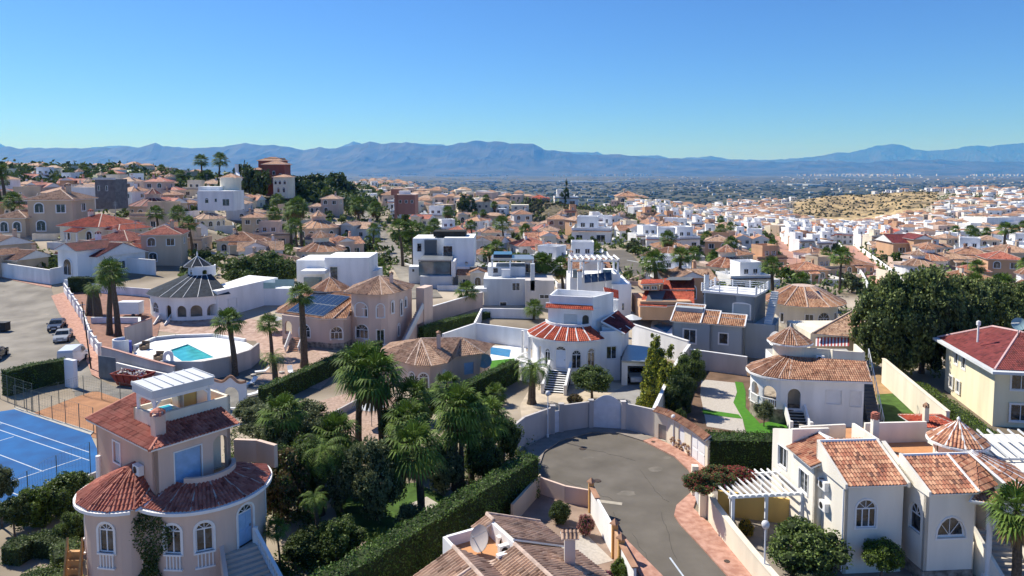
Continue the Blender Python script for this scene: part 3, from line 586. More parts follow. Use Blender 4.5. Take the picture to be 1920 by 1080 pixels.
drape('courtyard', [(1050, 1010), (1100, 1003), (1150, 1052), (1040, 1080), (1010, 1050)], gravel, .03, 'pale patio slab inside the panelled wall')
# court lines
mb = MB(); q = lambda x, y: (*P(x, y, .09), .095)
for a, b in (((-40, 778), (167, 848)), ((4, 794), (-120, 833)), ((-60, 786), (168, 863.5)), ((26, 818.6), (-80, 850)), ((-60, 830), (81, 884)), ((154, 858.5), (-20, 916)), ((-20, 907), (54, 936))): mb.bar(q(*a), q(*b), .1, .008)
tobj('court_lines', mb, line, 'white tennis lines painted on the blue court', kind='structure')
drape('court_edge', [(26, 769), (170, 817), (176, 811), (60, 775), (28, 764)], mat('pale_kerb', (.45, .43, .38), .9), .0, 'pale concrete edge between the blue court and the clay', thick=.12)
mb = MB(); rnd = random.Random(12); ck = []       # cracks and patches in the turning circle
for (px, py, n_, dx, dy) in ((1150, 960, 14, 3, 7), (1185, 1000, 12, 5, 8), (1085, 840, 10, 12, 2), (1200, 880, 12, 6, 5), (1060, 900, 10, 9, 3), (1240, 960, 10, 3, 8)):
    x, y = px, py
    for _ in range(n_): x1, y1 = x + dx + rnd.uniform(-4, 4), y + dy + rnd.uniform(-3, 3); mb.bar((*P(x, y, .02), .02), (*P(x1, y1, .02), .02), .022, .012); x, y = x1, y1
tobj('road_cracks', mb, mat('tar_seam', (.075, .068, .058), .8), 'dark sealed cracks wandering over the asphalt', kind='structure')
for k, (px, py, w_, h_) in enumerate(((1100, 858, 12, 3), (1230, 880, 14, 5), (1175, 925, 18, 5), (1250, 858, 8, 3))): drape('road_patch', [(px + w_ * math.cos(a) * random.Random(k * 9 + int(a * 3)).uniform(.7, 1.3), py + h_ * math.sin(a)) for a in (0, .7, 1.4, 2.1, 2.8, 3.5, 4.2, 4.9, 5.6)], mat('worn_asphalt', (.15, .135, .112), .9, .2, .8, col2=(.20, .18, .15)), .017, 'pale worn patch of the asphalt')
# ================================================================ near houses
class WT(T):
    """thing whose parts are given in world coordinates"""
    def part(s, name, mb, mats, parent=None, label=None, smooth=False):
        o = bpy.data.objects.new(name, mb.mesh(name, mats, s.loc, smooth)); COL.objects.link(o); o.parent = parent or s.o
        if label: o['label'] = label
        return o
def Q(x, y, z): return (*P(x, y, z), z)
def off(a, d, k): return (a[0] + d[0] * k, a[1] + d[1] * k)
def unit(a, b): L = math.dist(a[:2], b[:2]); return ((b[0] - a[0]) / L, (b[1] - a[1]) / L)
def faces_roof(t, faces, m, fine=True, segs=(), capm=None, cap=.09, name='roof', slab=1, pu=.225):
    mb = MB()
    for f in faces: tile_face(mb, f, fine, pu=pu)
    caps(mb, segs, cap); return t.part(name, mb, [m, M['trim'], capm or M['mortar']])
def rect(o, ux, x0, x1, y0, y1):
    """rectangle in a frame: origin o, x axis unit ux, y axis = ux turned left; counter-clockwise"""
    uy = (-ux[1], ux[0]); g = lambda a, b: (o[0] + ux[0] * a + uy[0] * b, o[1] + ux[1] * a + uy[1] * b)
    return [g(x0, y0), g(x1, y0), g(x1, y1), g(x0, y1)]
# ---------------------------------------------------------------- house A, lower left
A = WT('villa', 'pale pink villa with round bay, upper storey and white roof pergola beside the blue court', 'villa', (-20.5, 44, 0))
ex = unit((-21.26, 40.58), (-17.86, 44.97)); ey = (-ex[1], ex[0]); C0 = off(off((-21.26, 40.58), ex, .45), ey, .4)
g = lambda a, b: (C0[0] + ex[0] * a + ey[0] * b, C0[1] + ex[1] * a + ey[1] * b)
W1, D1 = 4.9, 8.0
wall(A, [g(0, D1), g(0, 0)], 2.6, 9.5, [O(D1 - 5.0, .95, 7.35, 8.7, 0, 'shut', trim=.1)], M['pink'], name='upper_wall')
wall(A, [g(0, 0), g(W1, 0)], 6.3, 9.5, [O(2.05, 1.7, 6.55, 8.85, 0, 'shut', mat=M['shutterb'], trim=.07), O(4.2, 1.0, 6.5, 8.6, .45, 'open')], M['pinkpale'], name='upper_front_wall', th=.3)
wall(A, [g(W1, 0), g(W1, D1), g(0, D1)], 2, 9.5, [O(.8, .8, 6.5, 8.5, .4, 'open')], M['pinkpale'], name='upper_back_wall')
mb = MB(); mb.prism([g(3.5, .9), g(4.7, .9), g(4.7, 1.1), g(3.5, 1.1)], 6.3, 9.4); A.part('porch_wall', mb, M['cream'])
stairs(A, g(4.2, 3.4), g(4.2, .5), 9.3, 6.4, 11, M['cream'], M['marble'], name='inner_stairs', width=1.0)
# upper roof
o_ = .45; e = lambda a, b, z: (*g(a, b), z); Hh = 1.0
faces_roof(A, [[e(-o_, D1 + .4, 9.6), e(-o_, -.4, 9.6), e(1.75, 1.8, 10.22), e(1.75, D1 + .4, 10.22)],
              [e(-o_, -.4, 9.6), e(W1 + o_, -.4, 9.6), e(W1 + o_, 1.8, 10.22), e(1.75, 1.8, 10.22)],
              [e(1.75, D1 + .4, 10.22), e(1.75, 4.6, 10.22), e(3.4, 4.6, 10.68), e(3.4, D1 + .4, 10.68)]],
           TR['red'], True, [(e(-o_, -.4, 9.62), e(1.75, 1.8, 10.25)), (e(-o_, D1 + .4, 9.62), e(3.4, D1 + .4, 10.7))], TR['red'], .11)
mb = MB(); mb.prism([g(-.2, -.15), g(W1 + .2, -.15), g(W1 + .2, D1), g(-.2, D1)], 9.5, 9.62); A.part('roof_slab', mb, M['trim'])
mb = MB(); mb.prism([g(1.1, 1.9), g(W1 + .9, 1.9), g(W1 + .9, 4.5), g(1.1, 4.5)], 9.7, 10.25); A.part('roof_terrace_floor', mb, M['terra'])
wall(A, [g(.95, 4.6), g(.95, 1.8), g(W1 + 1.1, 1.8), g(W1 + 1.1, 4.6)], 9.5, 10.85, (), M['cream'], True, .2, 'roof_parapet')
# pergola
pg = [(1.05, 1.95), (4.6, 1.95), (4.6, 4.1), (1.05, 4.1)]; mb = MB()
for a, b in pg: mb.bar(e(a, b, 10.6), e(a, b, 11.9), .16)
for (a, b), (c_, d_) in zip(pg, pg[1:] + pg[:1]):
    mb.bar(e(a, b, 11.8), e(c_, d_, 11.8), .14, .2); L_ = math.dist((a, b), (c_, d_)); k = .55 / L_
    for s_ in (k, 1 - k): mb.bar(e(lerp(a, c_, s_), lerp(b, d_, s_), 11.9), e(a if s_ < .5 else c_, b if s_ < .5 else d_, 11.35), .1)
pgo = A.part('pergola', mb, M['frame']); mb = MB(); pr_ = [g(.8, 1.7), g(4.85, 1.7), g(4.85, 4.35), g(.8, 4.35)]
mb.prism(pr_, 11.95, 12.36); A.part('canopy', mb, M['greyblue'], pgo)
mb = MB(); mb.prism([g(.75, 1.65), g(4.9, 1.65), g(4.9, 4.4), g(.75, 4.4)], 12.36, lambda p: 12.4 + .04 * ((p[0] - C0[0]) * ey[0] + (p[1] - C0[1]) * ey[1]))
for k in range(7): mb.bar((*g(.8 + .67 * k, 1.65), 12.53), (*g(.8 + .67 * k, 4.4), 12.6), .05, .05)
A.part('canopy_top', mb, M['canvas'], pgo)
mb = MB(); mb.prism([g(1.4, 2.4), g(2.9, 2.4), g(2.9, 3.8), g(1.4, 3.8)], 10.25, 10.7); mb.prism([g(1.55, 2.55), g(2.75, 2.55), g(2.75, 3.65), g(1.55, 3.65)], 10.7, 10.72, 1); A.part('hot_tub', mb, [M['frame'], water])
wall(A, [g(3.3, 4.3), g(3.3, 3.3), g(5.2, 3.3)], 10.2, 11.75, [O(1.75, .9, 10.25, 11.6, 0, 'panel', mat=M['yellow'])], M['cream'], name='stair_head')
cx_, cy_ = g(.75, .95)
mb = MB(); mb.prism(rect((cx_, cy_), ex, -.32, .32, -.3, .3), 9.7, 11.15); ch_ = A.part('chimney', mb, M['pinkpale']); mb = MB(); 
for a_ in (-.28, .28):
    for b_ in (-.26, .26): mb.cyl(cx_ + a_, cy_ + b_, .07, 11.15, 11.4, 5)
mb.lathe(cx_, cy_, [(.42, 11.4), (.3, 11.5), (.05, 11.62)], 6); A.part('chimney_cap', mb, TR['red'], ch_)
fr = Frame2(g(0, D1), g(0, 0)); acunit(A, fr, 2.3, 7.55)
mb = MB(); mb.tube([(*g(-.1, 7.6), 4.5), (*g(-.1, 7.6), 7.2)], .17, 8); A.part('flue_pipe', mb, M['frame'])
# ground floor
ac, ar_ = (-19.72, 44.0), 3.72; bc, br_ = (-23.55, 43.25), 2.85
bay = arc(*bc, br_, 150, 301, 14); mainw = arc(*ac, ar_, 252, 398, 26)
pb = Path(bay)
wall(A, bay, 0, 6.1, [O(pb.L * .30, .8, 3.5, 4.75, .38, 'win', 1, .12, bal=1), O(pb.L * .74, .95, 3.5, 4.85, .42, 'win', 2, .14, bal=1)], M['pinkpale'], name='bay_wall')
pm = Path(mainw)
def sx(px, py, z):                              # arc length on the main wall below a pixel
    X, Y = P(px, py, z); return min(range(0, 400), key=lambda k: math.dist(pm.at(pm.L * k / 400)[0], (X, Y)) ) * pm.L / 400
wall(A, mainw, 0, 6.1, [O(sx(338, 1010, 4), .95, 3.5, 4.85, .42, 'win', 2, .14, bal=1), O(sx(383, 1005, 4), .95, 3.5, 4.85, .42, 'win', 2, .14, bal=1), O(sx(443, 985, 4), 1.15, 3.0, 5.05, .45, 'door', trim=.14, mat=M['shutterb']), O(sx(486, 945, 4), .8, 3.4, 5.0, .35, 'win', 1, .1),
    O(sx(391, 1072, 1), .7, 1.0, 1.7, 0, 'bars', trim=.05)], M['pinkpale'], name='wall')
wall(A, [bay[-1], mainw[0]], 0, 6.1, (), M['pinkpale'], name='link_wall')
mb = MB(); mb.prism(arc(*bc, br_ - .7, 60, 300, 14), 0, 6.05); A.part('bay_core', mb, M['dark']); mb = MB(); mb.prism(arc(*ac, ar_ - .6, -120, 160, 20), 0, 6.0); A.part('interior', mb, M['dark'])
# roofs of the ground floor: bay cone and ring
ap = (-23.25, 42.75, 8.05); mb = MB(); sg = []; angs = [120, 160, 195, 222, 247, 270, 296]
for a, b in zip(angs, angs[1:]):
    p0, p1 = [(bc[0] + 3.3 * math.cos(R(k)), bc[1] + 3.3 * math.sin(R(k)), 6.2) for k in (a, b)]; tile_face(mb, [p0, p1, ap]); sg.append((p0, ap))
p2 = (-21.95, 40.25, 6.2); tile_face(mb, [p1, p2, (-21.85, 42.3, 7.3), ap]); sg.append((p1, ap)); caps(mb, sg, .09); A.part('bay_roof', mb, [TR['red'], M['trim'], TR['red']])
mb = MB(); sg = []; angs = [238, 262, 284, 306, 330, 354, 378, 400]
for a, b in zip(angs, angs[1:]):
    pt = lambda r, k, z: (ac[0] + r * math.cos(R(k)), ac[1] + r * math.sin(R(k)), z)
    tile_face(mb, [pt(4.1, a, 6.2), pt(4.1, b, 6.2), pt(1.95, b, 6.95), pt(1.95, a, 6.95)]); sg.append((pt(4.1, a, 6.22), pt(1.95, a, 6.97)))
j0_ = pt(4.1, 238, 6.2); tile_face(mb, [(-22.05, 40.2, 6.2), j0_, pt(1.95, 246, 6.95), (-21.75, 42.0, 7.0)]); caps(mb, sg[1:], .06); A.part('roof', mb, [TR['red'], M['trim'], M['mortar']])
mb = MB(); oo = arc(*ac, 4.2, 236, 400, 26); ii = arc(*ac, 3.6, 236, 400, 26); mb.prism(oo + ii[::-1], 5.98, 6.17); oo = arc(*bc, 3.42, 120, 292, 16); ii = arc(*bc, 2.7, 120, 292, 16); mb.prism(oo + ii[::-1], 5.98, 6.16); A.part('eave', mb, M['trim'])
wall(A, arc(*ac, 2.0, 262, 398, 18), 6.6, 7.3, (), M['pinkpale'], name='terrace_parapet', th=.25)
mb = MB(); mb.prism(arc(*ac, 2.1, 0, 359, 24), 6.4, 6.62); A.part('terrace_floor', mb, M['terra'])
wall(A, [P(438, 822, 7.1), P(480, 826, 7.0), P(514, 846, 6.6)], 5.4, 7.0, (), M['pinkpale'], name='side_wall', th=.3)
# stairs
mb = MB(); o0 = Vector((-16.9, 42.2)); dd = Vector(unit((-16.9, 42.2), (-14.9, 39.6))); nn = Vector((-dd.y, dd.x)); n_ = 16
for k in range(n_):
    s0, s1 = .5 + .29 * k, .5 + .29 * (k + 1) + .03; w0, w1 = .9 + .045 * k, .9 + .045 * (k + 1); z = 3 - 3 * (k + 1) / n_ + .1875; s0 = -1.2 if k == 0 else s0
    q4 = [o0 + dd * s0 - nn * w0, o0 + dd * s1 - nn * w1, o0 + dd * s1 + nn * w1, o0 + dd * s0 + nn * w0]; mb.prism([tuple(v) for v in q4], -.1, z, 0, 1)
A.part('stairs', mb, [M['pinkpale'], M['marble']])
zf = lambda s: 3.05 - max(0, s - .2) * .6
balustrade(A, [tuple(o0 + dd * .3 + nn * 1.0), tuple(o0 + dd * 5.0 + nn * 1.7)], 0, .8, zf=zf)
mb = MB(); mb.bar((*(o0 + dd * .3 - nn * 1.05), 3.2), (*(o0 + dd * 5 - nn * 1.75), .5), .25, .9); A.part('stair_parapet', mb, M['pinkpale'])
mb = MB()                                     # wooden steps at the left
for k in range(7): mb.box(-27.0 + .1 * k, -26.3 + .1 * k, 41.6 - .25 * k, 41.85 - .25 * k, 0, 2.9 - .4 * k)
for s_ in (-27.1, -26.2):
    mb.bar((s_, 41.8, 3.7), (s_ + .7, 40.0, 1.2), .1, .1)
    for k in range(9): mb.bar((s_ + .08 * k, 41.8 - .21 * k, 3.6 - .3 * k), (s_ + .08 * k, 41.8 - .21 * k, 2.6 - .3 * k), .06)
A.part('wooden_steps', mb, M['wood'])
# ---------------------------------------------------------------- house B, bottom centre
B = WT('bungalow', 'terracotta tiled bungalow with a big satellite dish on its roof terrace below the tall hedge', 'house', (0, 36, 0))
bx = (.87, .5); bo = (.15, 39.3); b_ = lambda x, y, z: (bo[0] + bx[0] * x - bx[1] * y, bo[1] + bx[1] * x + bx[0] * y, z)
r1 = 1.2
faces_roof(B, [[b_(-1.6, -6, 3.95), b_(-1.6, 0, 3.95), b_(0, 0, 4.6), b_(0, -6, 4.6)][::-1][:0] or [b_(-1.6, 0, 3.95), b_(-1.6, -6, 3.95), b_(0, -6, 4.6), b_(0, 0, 4.6)],
              [b_(0, -6, 4.6), b_(0, 0, 4.6), b_(4.4, 0, 3.0), b_(4.4, -6, 3.0)][::-1][:0] or [b_(4.4, -6, 3.0), b_(4.4, 0, 3.0), b_(0, 0, 4.6), b_(0, -6, 4.6)],
              [b_(-1.6, -6, 3.95), b_(-1.6, .2, 3.95), b_(-3.15, 1.5, 4.6), b_(-3.15, -6, 4.6)],
              [b_(-5.9, 1.5, 3.5), b_(-5.9, -6, 3.5), b_(-3.15, -6, 4.6), b_(-3.15, 1.5, 4.6)],
              [b_(-1.0, 3.6, 4.3), b_(-1.0, 2.7, 4.3), b_(.1, 2.7, 4.8), b_(.1, 3.6, 4.8)],
              [b_(4.0, .3, 3.3), b_(4.0, 3.6, 3.3), b_(.1, 3.6, 4.8), b_(.1, .3, 4.8)]], TR['tan'], True,
           [(b_(0, -6, 4.65), b_(0, 0, 4.65)), (b_(-3.15, -6, 4.65), b_(-3.15, 1.5, 4.65)), (b_(.1, 2.7, 4.85), b_(.1, 3.6, 4.85)), (b_(.1, 3.65, 4.85), b_(4.0, 3.65, 3.35)), (b_(-5.2, -.9, 3.9), b_(-3.2, -.9, 4.6))], M['mortar'], .12)
mb = MB(); w2 = lambda x0, x1, y0, y1: [b_(x0, y0, 0)[:2], b_(x1, y0, 0)[:2], b_(x1, y1, 0)[:2], b_(x0, y1, 0)[:2]]
mb.prism(w2(-5.5, 3.9, -6, -.05), 0, lambda p: 2.9); mb.prism(w2(-3.1, 3.6, -.04, 3.4), 0, 3.2); B.part('wall', mb, M['pinkpale'])
mb = MB(); mb.prism(w2(-.05, .06, .1, 3.2), 3.3, 4.7); mb.prism(w2(-3.05, -2.85, .2, 3.2), 3.3, 4.4); mb.prism(w2(-2.8, 0, 3.05, 3.25), 3.3, 4.4); B.part('terrace_parapet', mb, M['white'])
mb = MB(); mb.prism(w2(-2.85, -.06, -.3, 3.05), 3.3, 3.75); B.part('terrace_floor', mb, mat('orange_floor', (.55, .27, .12), .6, .08, 1.5))
mb = MB(); mb.prism(w2(-2.6, -.4, -.4, .1), 3.2, 4.05); B.part('gutter_wall', mb, M['mortar'])
x_, y_, _ = b_(-1.35, 1.5, 0); dish(B, x_, y_, 3.75, .75, 222, m=mat('grey_dish', (.42, .38, .36), .5, .1, 1), pole=.35)
for (a, b, r__) in ((-.35, 1.7, 0), (-.75, .75, 0), (-1.3, -.05, 1)):
    p = b_(a, b, 0); fr = Frame2(p[:2], (p[0] + bx[0], p[1] + bx[1])); acunit(B, fr, 0, 3.78, y=-.1)
x_, y_, _ = b_(2.5, -1.9, 0); mb = MB(); mb.box(x_ - .3, x_ + .3, y_ - .25, y_ + .25, 3, 5.2); ch_ = B.part('chimney', mb, M['wallgrey']); mb = MB(); tile_face(mb, [(x_ - .5, y_ - .4, 5.35), (x_ + .5, y_ - .4, 5.35), (x_ + .5, y_, 5.7), (x_ - .5, y_, 5.7)]); tile_face(mb, [(x_ + .5, y_ + .4, 5.35), (x_ - .5, y_ + .4, 5.35), (x_ - .5, y_, 5.7), (x_ + .5, y_, 5.7)]); [mb.box(x_ + a - .05, x_ + a + .05, y_ + b - .05, y_ + b + .05, 5.2, 5.5, 1) for a in (-.2, .2) for b in (-.15, .15)]; B.part('chimney_cap', mb, [TR['tan'], M['white']], ch_)
# ---------------------------------------------------------------- house C, lower right
Cc = WT('villa', 'ivory villa with mottled orange roofs, small round turret and arched porch at the lower right', 'villa', (27, 48, 0))
cx0 = (math.cos(R(4)), math.sin(R(4))); c_ = lambda x, y, z=None: (21.35 + cx0[0] * x - cx0[1] * y, 44.15 + cx0[1] * x + cx0[0] * y) + (() if z is None else (z,))
V = M['villaC']
wall(Cc, [c_(0, 3.4), c_(0, 0), c_(3.9, 0)], 0, 5.85, [O(3.4 + 1.45, 1.35, 3.05, 4.3, .62, 'win', 3, .1)], V)
# left side wall further back with eave
wall(Cc, [c_(-.5, 6.4), c_(-.5, 2.9), c_(0, 2.9)], 0, 5.85, [O(1.9, 1.3, 3.4, 4.9, 0, 'win', 2, .06)], V, name='side_wall')
wall(Cc, [(20.0, 53.2), (20.42, 50.5), (23.2, 50.7)], 0, lambda s: 6.3 + .34 * min(s, 2.7), [O(1.5, 1.2, 3.9, 5.4, 0, 'win', 2, .06)], V, name='tall_end_wall')
fr = Frame2(c_(0, 3.4), c_(0, 0)); [acunit(Cc, fr, x, z) for x, z in ((-1.2, 4.6), (-.6, 4.6), (-.5, 3.2))]
mb = MB(); mb.tube([c_(-.12, -.05, .2), c_(-.12, -.05, 5.7)], .05, 6); Cc.part('drain_pipe', mb, M['frame'])
# block 1 roof + barge walls
faces_roof(Cc, [[c_(-.05, -.3, 5.95), c_(3.95, -.3, 5.95), c_(3.95, 3.3, 7.45), c_(-.05, 3.3, 7.45)]], TR['mix'], True, [(c_(-.05, 3.35, 7.5), c_(3.95, 3.35, 7.5))], M['trim'], .12, 'front_roof')
mb = MB()
for x in (-.2, 3.95): mb.add([c_(x, -.35, 5.8), c_(x + .16, -.35, 5.8), c_(x + .16, 3.4, 5.8), c_(x, 3.4, 5.8), c_(x, -.35, 6.12), c_(x + .16, -.35, 6.12), c_(x + .16, 3.4, 7.62), c_(x, 3.4, 7.62)], [(0, 1, 5, 4), (1, 2, 6, 5), (2, 3, 7, 6), (3, 0, 4, 7), (4, 5, 6, 7)])
mb.prism([c_(-.2, 3.25), c_(4.1, 3.25), c_(4.1, 3.4), c_(-.2, 3.4)], 5.7, 7.45); Cc.part('barge_wall', mb, V)
faces_roof(Cc, [[c_(-.95, 6.4, 5.95), c_(-.95, 2.7, 5.95), c_(1.5, 2.7, 6.9), c_(1.5, 6.4, 6.9)], [c_(1.4, 3.45, 6.3), c_(4.0, 3.45, 6.3), c_(4.0, 5.0, 7.0), c_(1.4, 5.0, 7.0)]], TR['mix'], True, [(c_(1.5, 3.5, 6.95), c_(1.5, 6.4, 6.95)), (c_(1.5, 6.4, 6.9), c_(2.6, 5.0, 6.6))], M['trim'], .1, 'side_roof')
mb = MB(); mb.prism([c_(-.4, 2.9), c_(4.0, 2.9), c_(8.4, 6), c_(8.4, 9.8), c_(0, 9.8), c_(-.4, 6.4)], 5.5, 5.9); Cc.part('roof_slab', mb, M['terra'])
mb = MB(); mb.prism([c_(3.9, 1.5), c_(9.4, 1.5), c_(9.6, 6.2), c_(3.9, 6.2)], 0, 6.1, 0, 1); Cc.part('roof_terrace_floor', mb, [V, mat('orange_floor', (.55, .27, .12), .6, .08, 1.5)])
wall(Cc, [c_(9.6, 6.2), c_(4.9, 6.2)], 6.0, 7.6, (), V, name='roof_parapet', th=-.2); wall(Cc, [c_(4.1, 6.6), c_(4.1, 3.4)], 6.0, lambda s: 7.5, (), V, name='roof_parapet', th=.2)
wall(Cc, [c_(4.1, 7.6), c_(.5, 7.4)], 5.9, 7.1, (), V, name='roof_parapet', th=.2)
wall(Cc, [c_(4.4, 3.4), c_(4.4, -.2)], 5.7, lambda s: 7.4 - .38 * s, (), V, name='stepped_parapet', th=.3)
xx, yy = c_(5.0, 5.2); mb = MB(); mb.box(xx - .22, xx + .22, yy - .2, yy + .2, 6, 8.3); ch_ = Cc.part('chimney', mb, V); mb = MB(); [mb.lathe(xx, yy, [(.34, 8.3 + .12 * k), (.34, 8.36 + .12 * k)], 4) for k in range(4)]; mb.box(xx - .15, xx + .15, yy - .15, yy + .15, 8.3, 8.8); Cc.part('chimney_cap', mb, TR['red'], ch_)
# block 2
wall(Cc, [c_(4.5, 1.6), c_(4.5, -1.35), c_(7.7, -1.35)], 0, 5.85, [O(1.9, 1.2, 2.9, 4.0, .75, 'win', 1), O(2.95 + 1.75, 1.9, 2.9, 3.0, 1.25, 'win', 2, .1)], V, depth=.2)
faces_roof(Cc, [[c_(4.55, -1.7, 5.95), c_(7.7, -1.7, 5.95), c_(7.7, 1.3, 7.15), c_(4.55, 1.3, 7.15)], [c_(7.7, -1.7, 5.95), c_(9.6, -.8, 5.95), c_(9.6, 1.3, 7.15), c_(7.7, 1.3, 7.15)]], TR['mix'], True, [(c_(4.55, 1.35, 7.2), c_(9.6, 1.35, 7.2)), (c_(7.7, -1.7, 6.0), c_(7.7, 1.3, 7.2))], M['trim'], .11, 'porch_roof')
mb = MB(); mb.add([c_(4.4, -1.75, 5.8), c_(4.56, -1.75, 5.8), c_(4.56, 1.4, 5.8), c_(4.4, 1.4, 5.8), c_(4.4, -1.75, 6.12), c_(4.56, -1.75, 6.12), c_(4.56, 1.4, 7.35), c_(4.4, 1.4, 7.35)], [(0, 1, 5, 4), (1, 2, 6, 5), (2, 3, 7, 6), (3, 0, 4, 7), (4, 5, 6, 7)]); Cc.part('barge_wall', mb, V)
# round porch to the right
pc = c_(9.0, 1.6); fan_roof(Cc, *pc, 4.1, .5, 5.95, 7.35, -75, 35, 6, TR['mix'], True, M['trim'], name='round_porch_roof', cap=.1)
wall(Cc, [c_(7.7, -1.35), c_(8.4, -.6), c_(8.8, -.1)], 0, 5.7, [O(.95, 1.15, 2.2, 4.0, .7, 'open')], V, name='porch_wall')
faces_roof(Cc, [[c_(7.0, -1.9, 5.5), c_(8.9, -2.4, 5.3), c_(9.3, -.6, 6.0), c_(7.9, -1.3, 6.0)]], TR['mix'], True, [(c_(7.0, -1.9, 5.55), c_(8.9, -2.4, 5.35))], M['trim'], .08, 'gable_roof')
mb = MB(); x, y = c_(8.35, -1.9); mb.cyl(x, y, .16, 0, 5.4, 12); mb.box(x - .25, x + .25, y - .25, y + .25, 5.2, 5.45); mb.box(x - .24, x + .24, y - .24, y + .24, 0, .7); Cc.part('porch_column', mb, M['trim'])
stairs(Cc, c_(10.2, .6), c_(9.6, -3.6), 2.6, 0, 13, M['concrete'], M['marble'], width=2.2)
wall(Cc, [c_(8.5, .4), c_(8.3, -3.6)], 0, lambda s: 3.4 - .6 * s, (), V, name='stair_wall'); wall(Cc, [c_(11.4, -3.6), c_(11.6, .4)], 0, lambda s: .9 + .6 * s, (), V, name='stair_wall')
mb = MB(); mb.prism([c_(4.44, -1.41), c_(7.75, -1.41), c_(7.75, -1.35), c_(4.5, -1.35), c_(4.5, 1.55), c_(4.44, 1.55)], 0, .8); Cc.part('stone_plinth', mb, M['stone'])
# turret
tx, ty = 31.0, 48.2; mb = MB(); 
wall(Cc, arc(tx, ty, 1.45, 150, 400, 20), 6, 7.4, [O(.75, .35, 6.4, 7.1, 0, 'win', 1)], V, name='turret_wall'); fan_roof(Cc, tx, ty, 1.9, 0, 7.35, 8.7, 0, 360, 10, TR['mix'], True, M['trim'], name='turret_roof', cap=.08)
mb = MB(); mb.lathe(tx, ty, [(1.4, 7.15), (1.95, 7.2), (1.95, 7.34)], 24); mb.lathe(tx, ty, [(.1, 8.68), (.12, 8.85), (.02, 9.0)], 8); Cc.part('turret_eave', mb, M['trim'])
mb = MB()
for k in range(9): mb.bar((tx + 1.9 + .75 * k, ty - 1.4, 6.6), (tx + 2.3 + .75 * k, ty + 2.6, 7.1), .09, .12)
mb.bar((tx + 1.4, ty - 1.3, 6.5), (tx + 8, ty - 1.3, 6.5), .12, .15); Cc.part('roof_louvres', mb, M['dark'] if 0 else M['greyblue'])
mb = MB(); mb.prism([(31.2, 45.2), (37, 45.2), (38, 52), (31.2, 52)], 0, 6.3); Cc.part('rear_wall', mb, V)
# ---------------------------------------------------------------- house D, right centre round porch villa
D = WT('villa', 'white villa with round arched porch, long terracotta roof and a pointed round turret', 'villa', (31, 74, 0))
dc = (28.6, 74.3); dr = 3.05
pl = arc(*dc, dr, 130, 250, 16); pd = Path(pl); L_ = pd.L
mb = MB(); mb.prism(arc(*dc, dr, 60, 300, 24), 0, 1.55); D.part('stone_base', mb, M['stone'])
wall(D, pl, 1.55, 4.75, [O(L_ * .2, 1.35, 1.62, 3.1, .68, 'open', bal=2), O(L_ * .52, 1.4, 1.62, 3.1, .7, 'open', bal=2), O(L_ * .82, 1.45, 1.62, 3.1, .72, 'open', bal=2)], M['white'], name='porch_arcade', th=.3)
f0 = pl[-1]; f1 = (35.6, 70.45); dl = unit(f0, f1)
Lf = math.dist(f0, f1)
wall(D, [f0, f1, (36.6, 75.5)], 0, 4.75, [O(1.35, 1.3, 1.62, 3.1, .65, 'open'), O(Lf - 2.9, 1.5, 2.3, 3.7, 0, 'shut', trim=.07, mat=M['frame']), O(Lf - .75, 1.05, 2.1, 3.7, 0, 'shut', trim=.05, mat=M['trim'])], M['white'], name='wall', th=.3)
mb = MB(); mb.prism([off(dc, (0, 1), 1), (28.9, 73.2), (31.9, 72.8), (35.4, 72), (36.3, 76), (29.5, 78)], 0, 4.6); D.part('inner_wall', mb, M['cream'])
mb = MB(); sg = []; ag = [100, 130, 160, 190, 218, 246, 262]; rt = lambda r, k, z: (dc[0] + r * math.cos(R(k)), dc[1] + r * math.sin(R(k)), z); it = (30.2, 75.6, 6.25)
for a, b in zip(ag, ag[1:]): 
    ia, ib = (lerp(dc[0] + 1.5 + 1.1 * math.cos(R(a)), 30.2, .3), lerp(dc[1] + 1.3 + 1.1 * math.sin(R(a)), 75.4, .3), 6.15), (lerp(dc[0] + 1.5 + 1.1 * math.cos(R(b)), 30.2, .3), lerp(dc[1] + 1.3 + 1.1 * math.sin(R(b)), 75.4, .3), 6.15)
    tile_face(mb, [rt(3.5, a, 4.85), rt(3.5, b, 4.85), ib, ia]); sg.append((rt(3.5, a, 4.87), ia))
e0, e1 = rt(3.5, 262, 4.85), (36.1, 69.95, 4.85); i1 = (36.9, 72.9, 6.15)
tile_face(mb, [e0, e1, i1, ib]); sg += [(e0, ib), (e1, i1)]; caps(mb, sg, .09); D.part('roof', mb, [TR['terra'], M['trim'], M['mortar']])
mb = MB(); oo = arc(*dc, 3.55, 100, 262, 22) + [(36.15, 69.9)]; ii = [(35.7, 70.7)] + arc(*dc, 2.9, 100, 262, 22)[::-1]; mb.prism(oo + ii, 4.65, 4.83); D.part('eave', mb, M['trim'])
mb = MB(); mb.prism([(28.6, 75.2), (36.9, 73.0), (38.2, 80), (29, 80)], 4.6, 5.7, 0, 1); D.part('roof_terrace', mb, [M['white'], M['concrete']])
wall(D, [(31.4, 75.2), (33.9, 74.6), (34.0, 74.2), (37.0, 73.3), (37.8, 77)], 5.6, 7.0, (), M['cream'], name='roof_parapet')
tx, ty = 30.4, 76.6; wall(D, arc(tx, ty, 1.75, 120, 420, 24), 5.6, 7.5, (), M['cream'], name='turret_wall'); fan_roof(D, tx, ty, 2.35, 0, 7.45, 9.0, 15, 375, 10, TR['terra'], True, M['mortar'], name='turret_roof'); mb = MB(); mb.lathe(tx, ty, [(1.7, 7.25), (2.4, 7.3), (2.4, 7.44)], 24); mb.lathe(tx, ty, [(.1, 8.95), (.03, 9.4)], 6); D.part('turret_eave', mb, M['trim'])
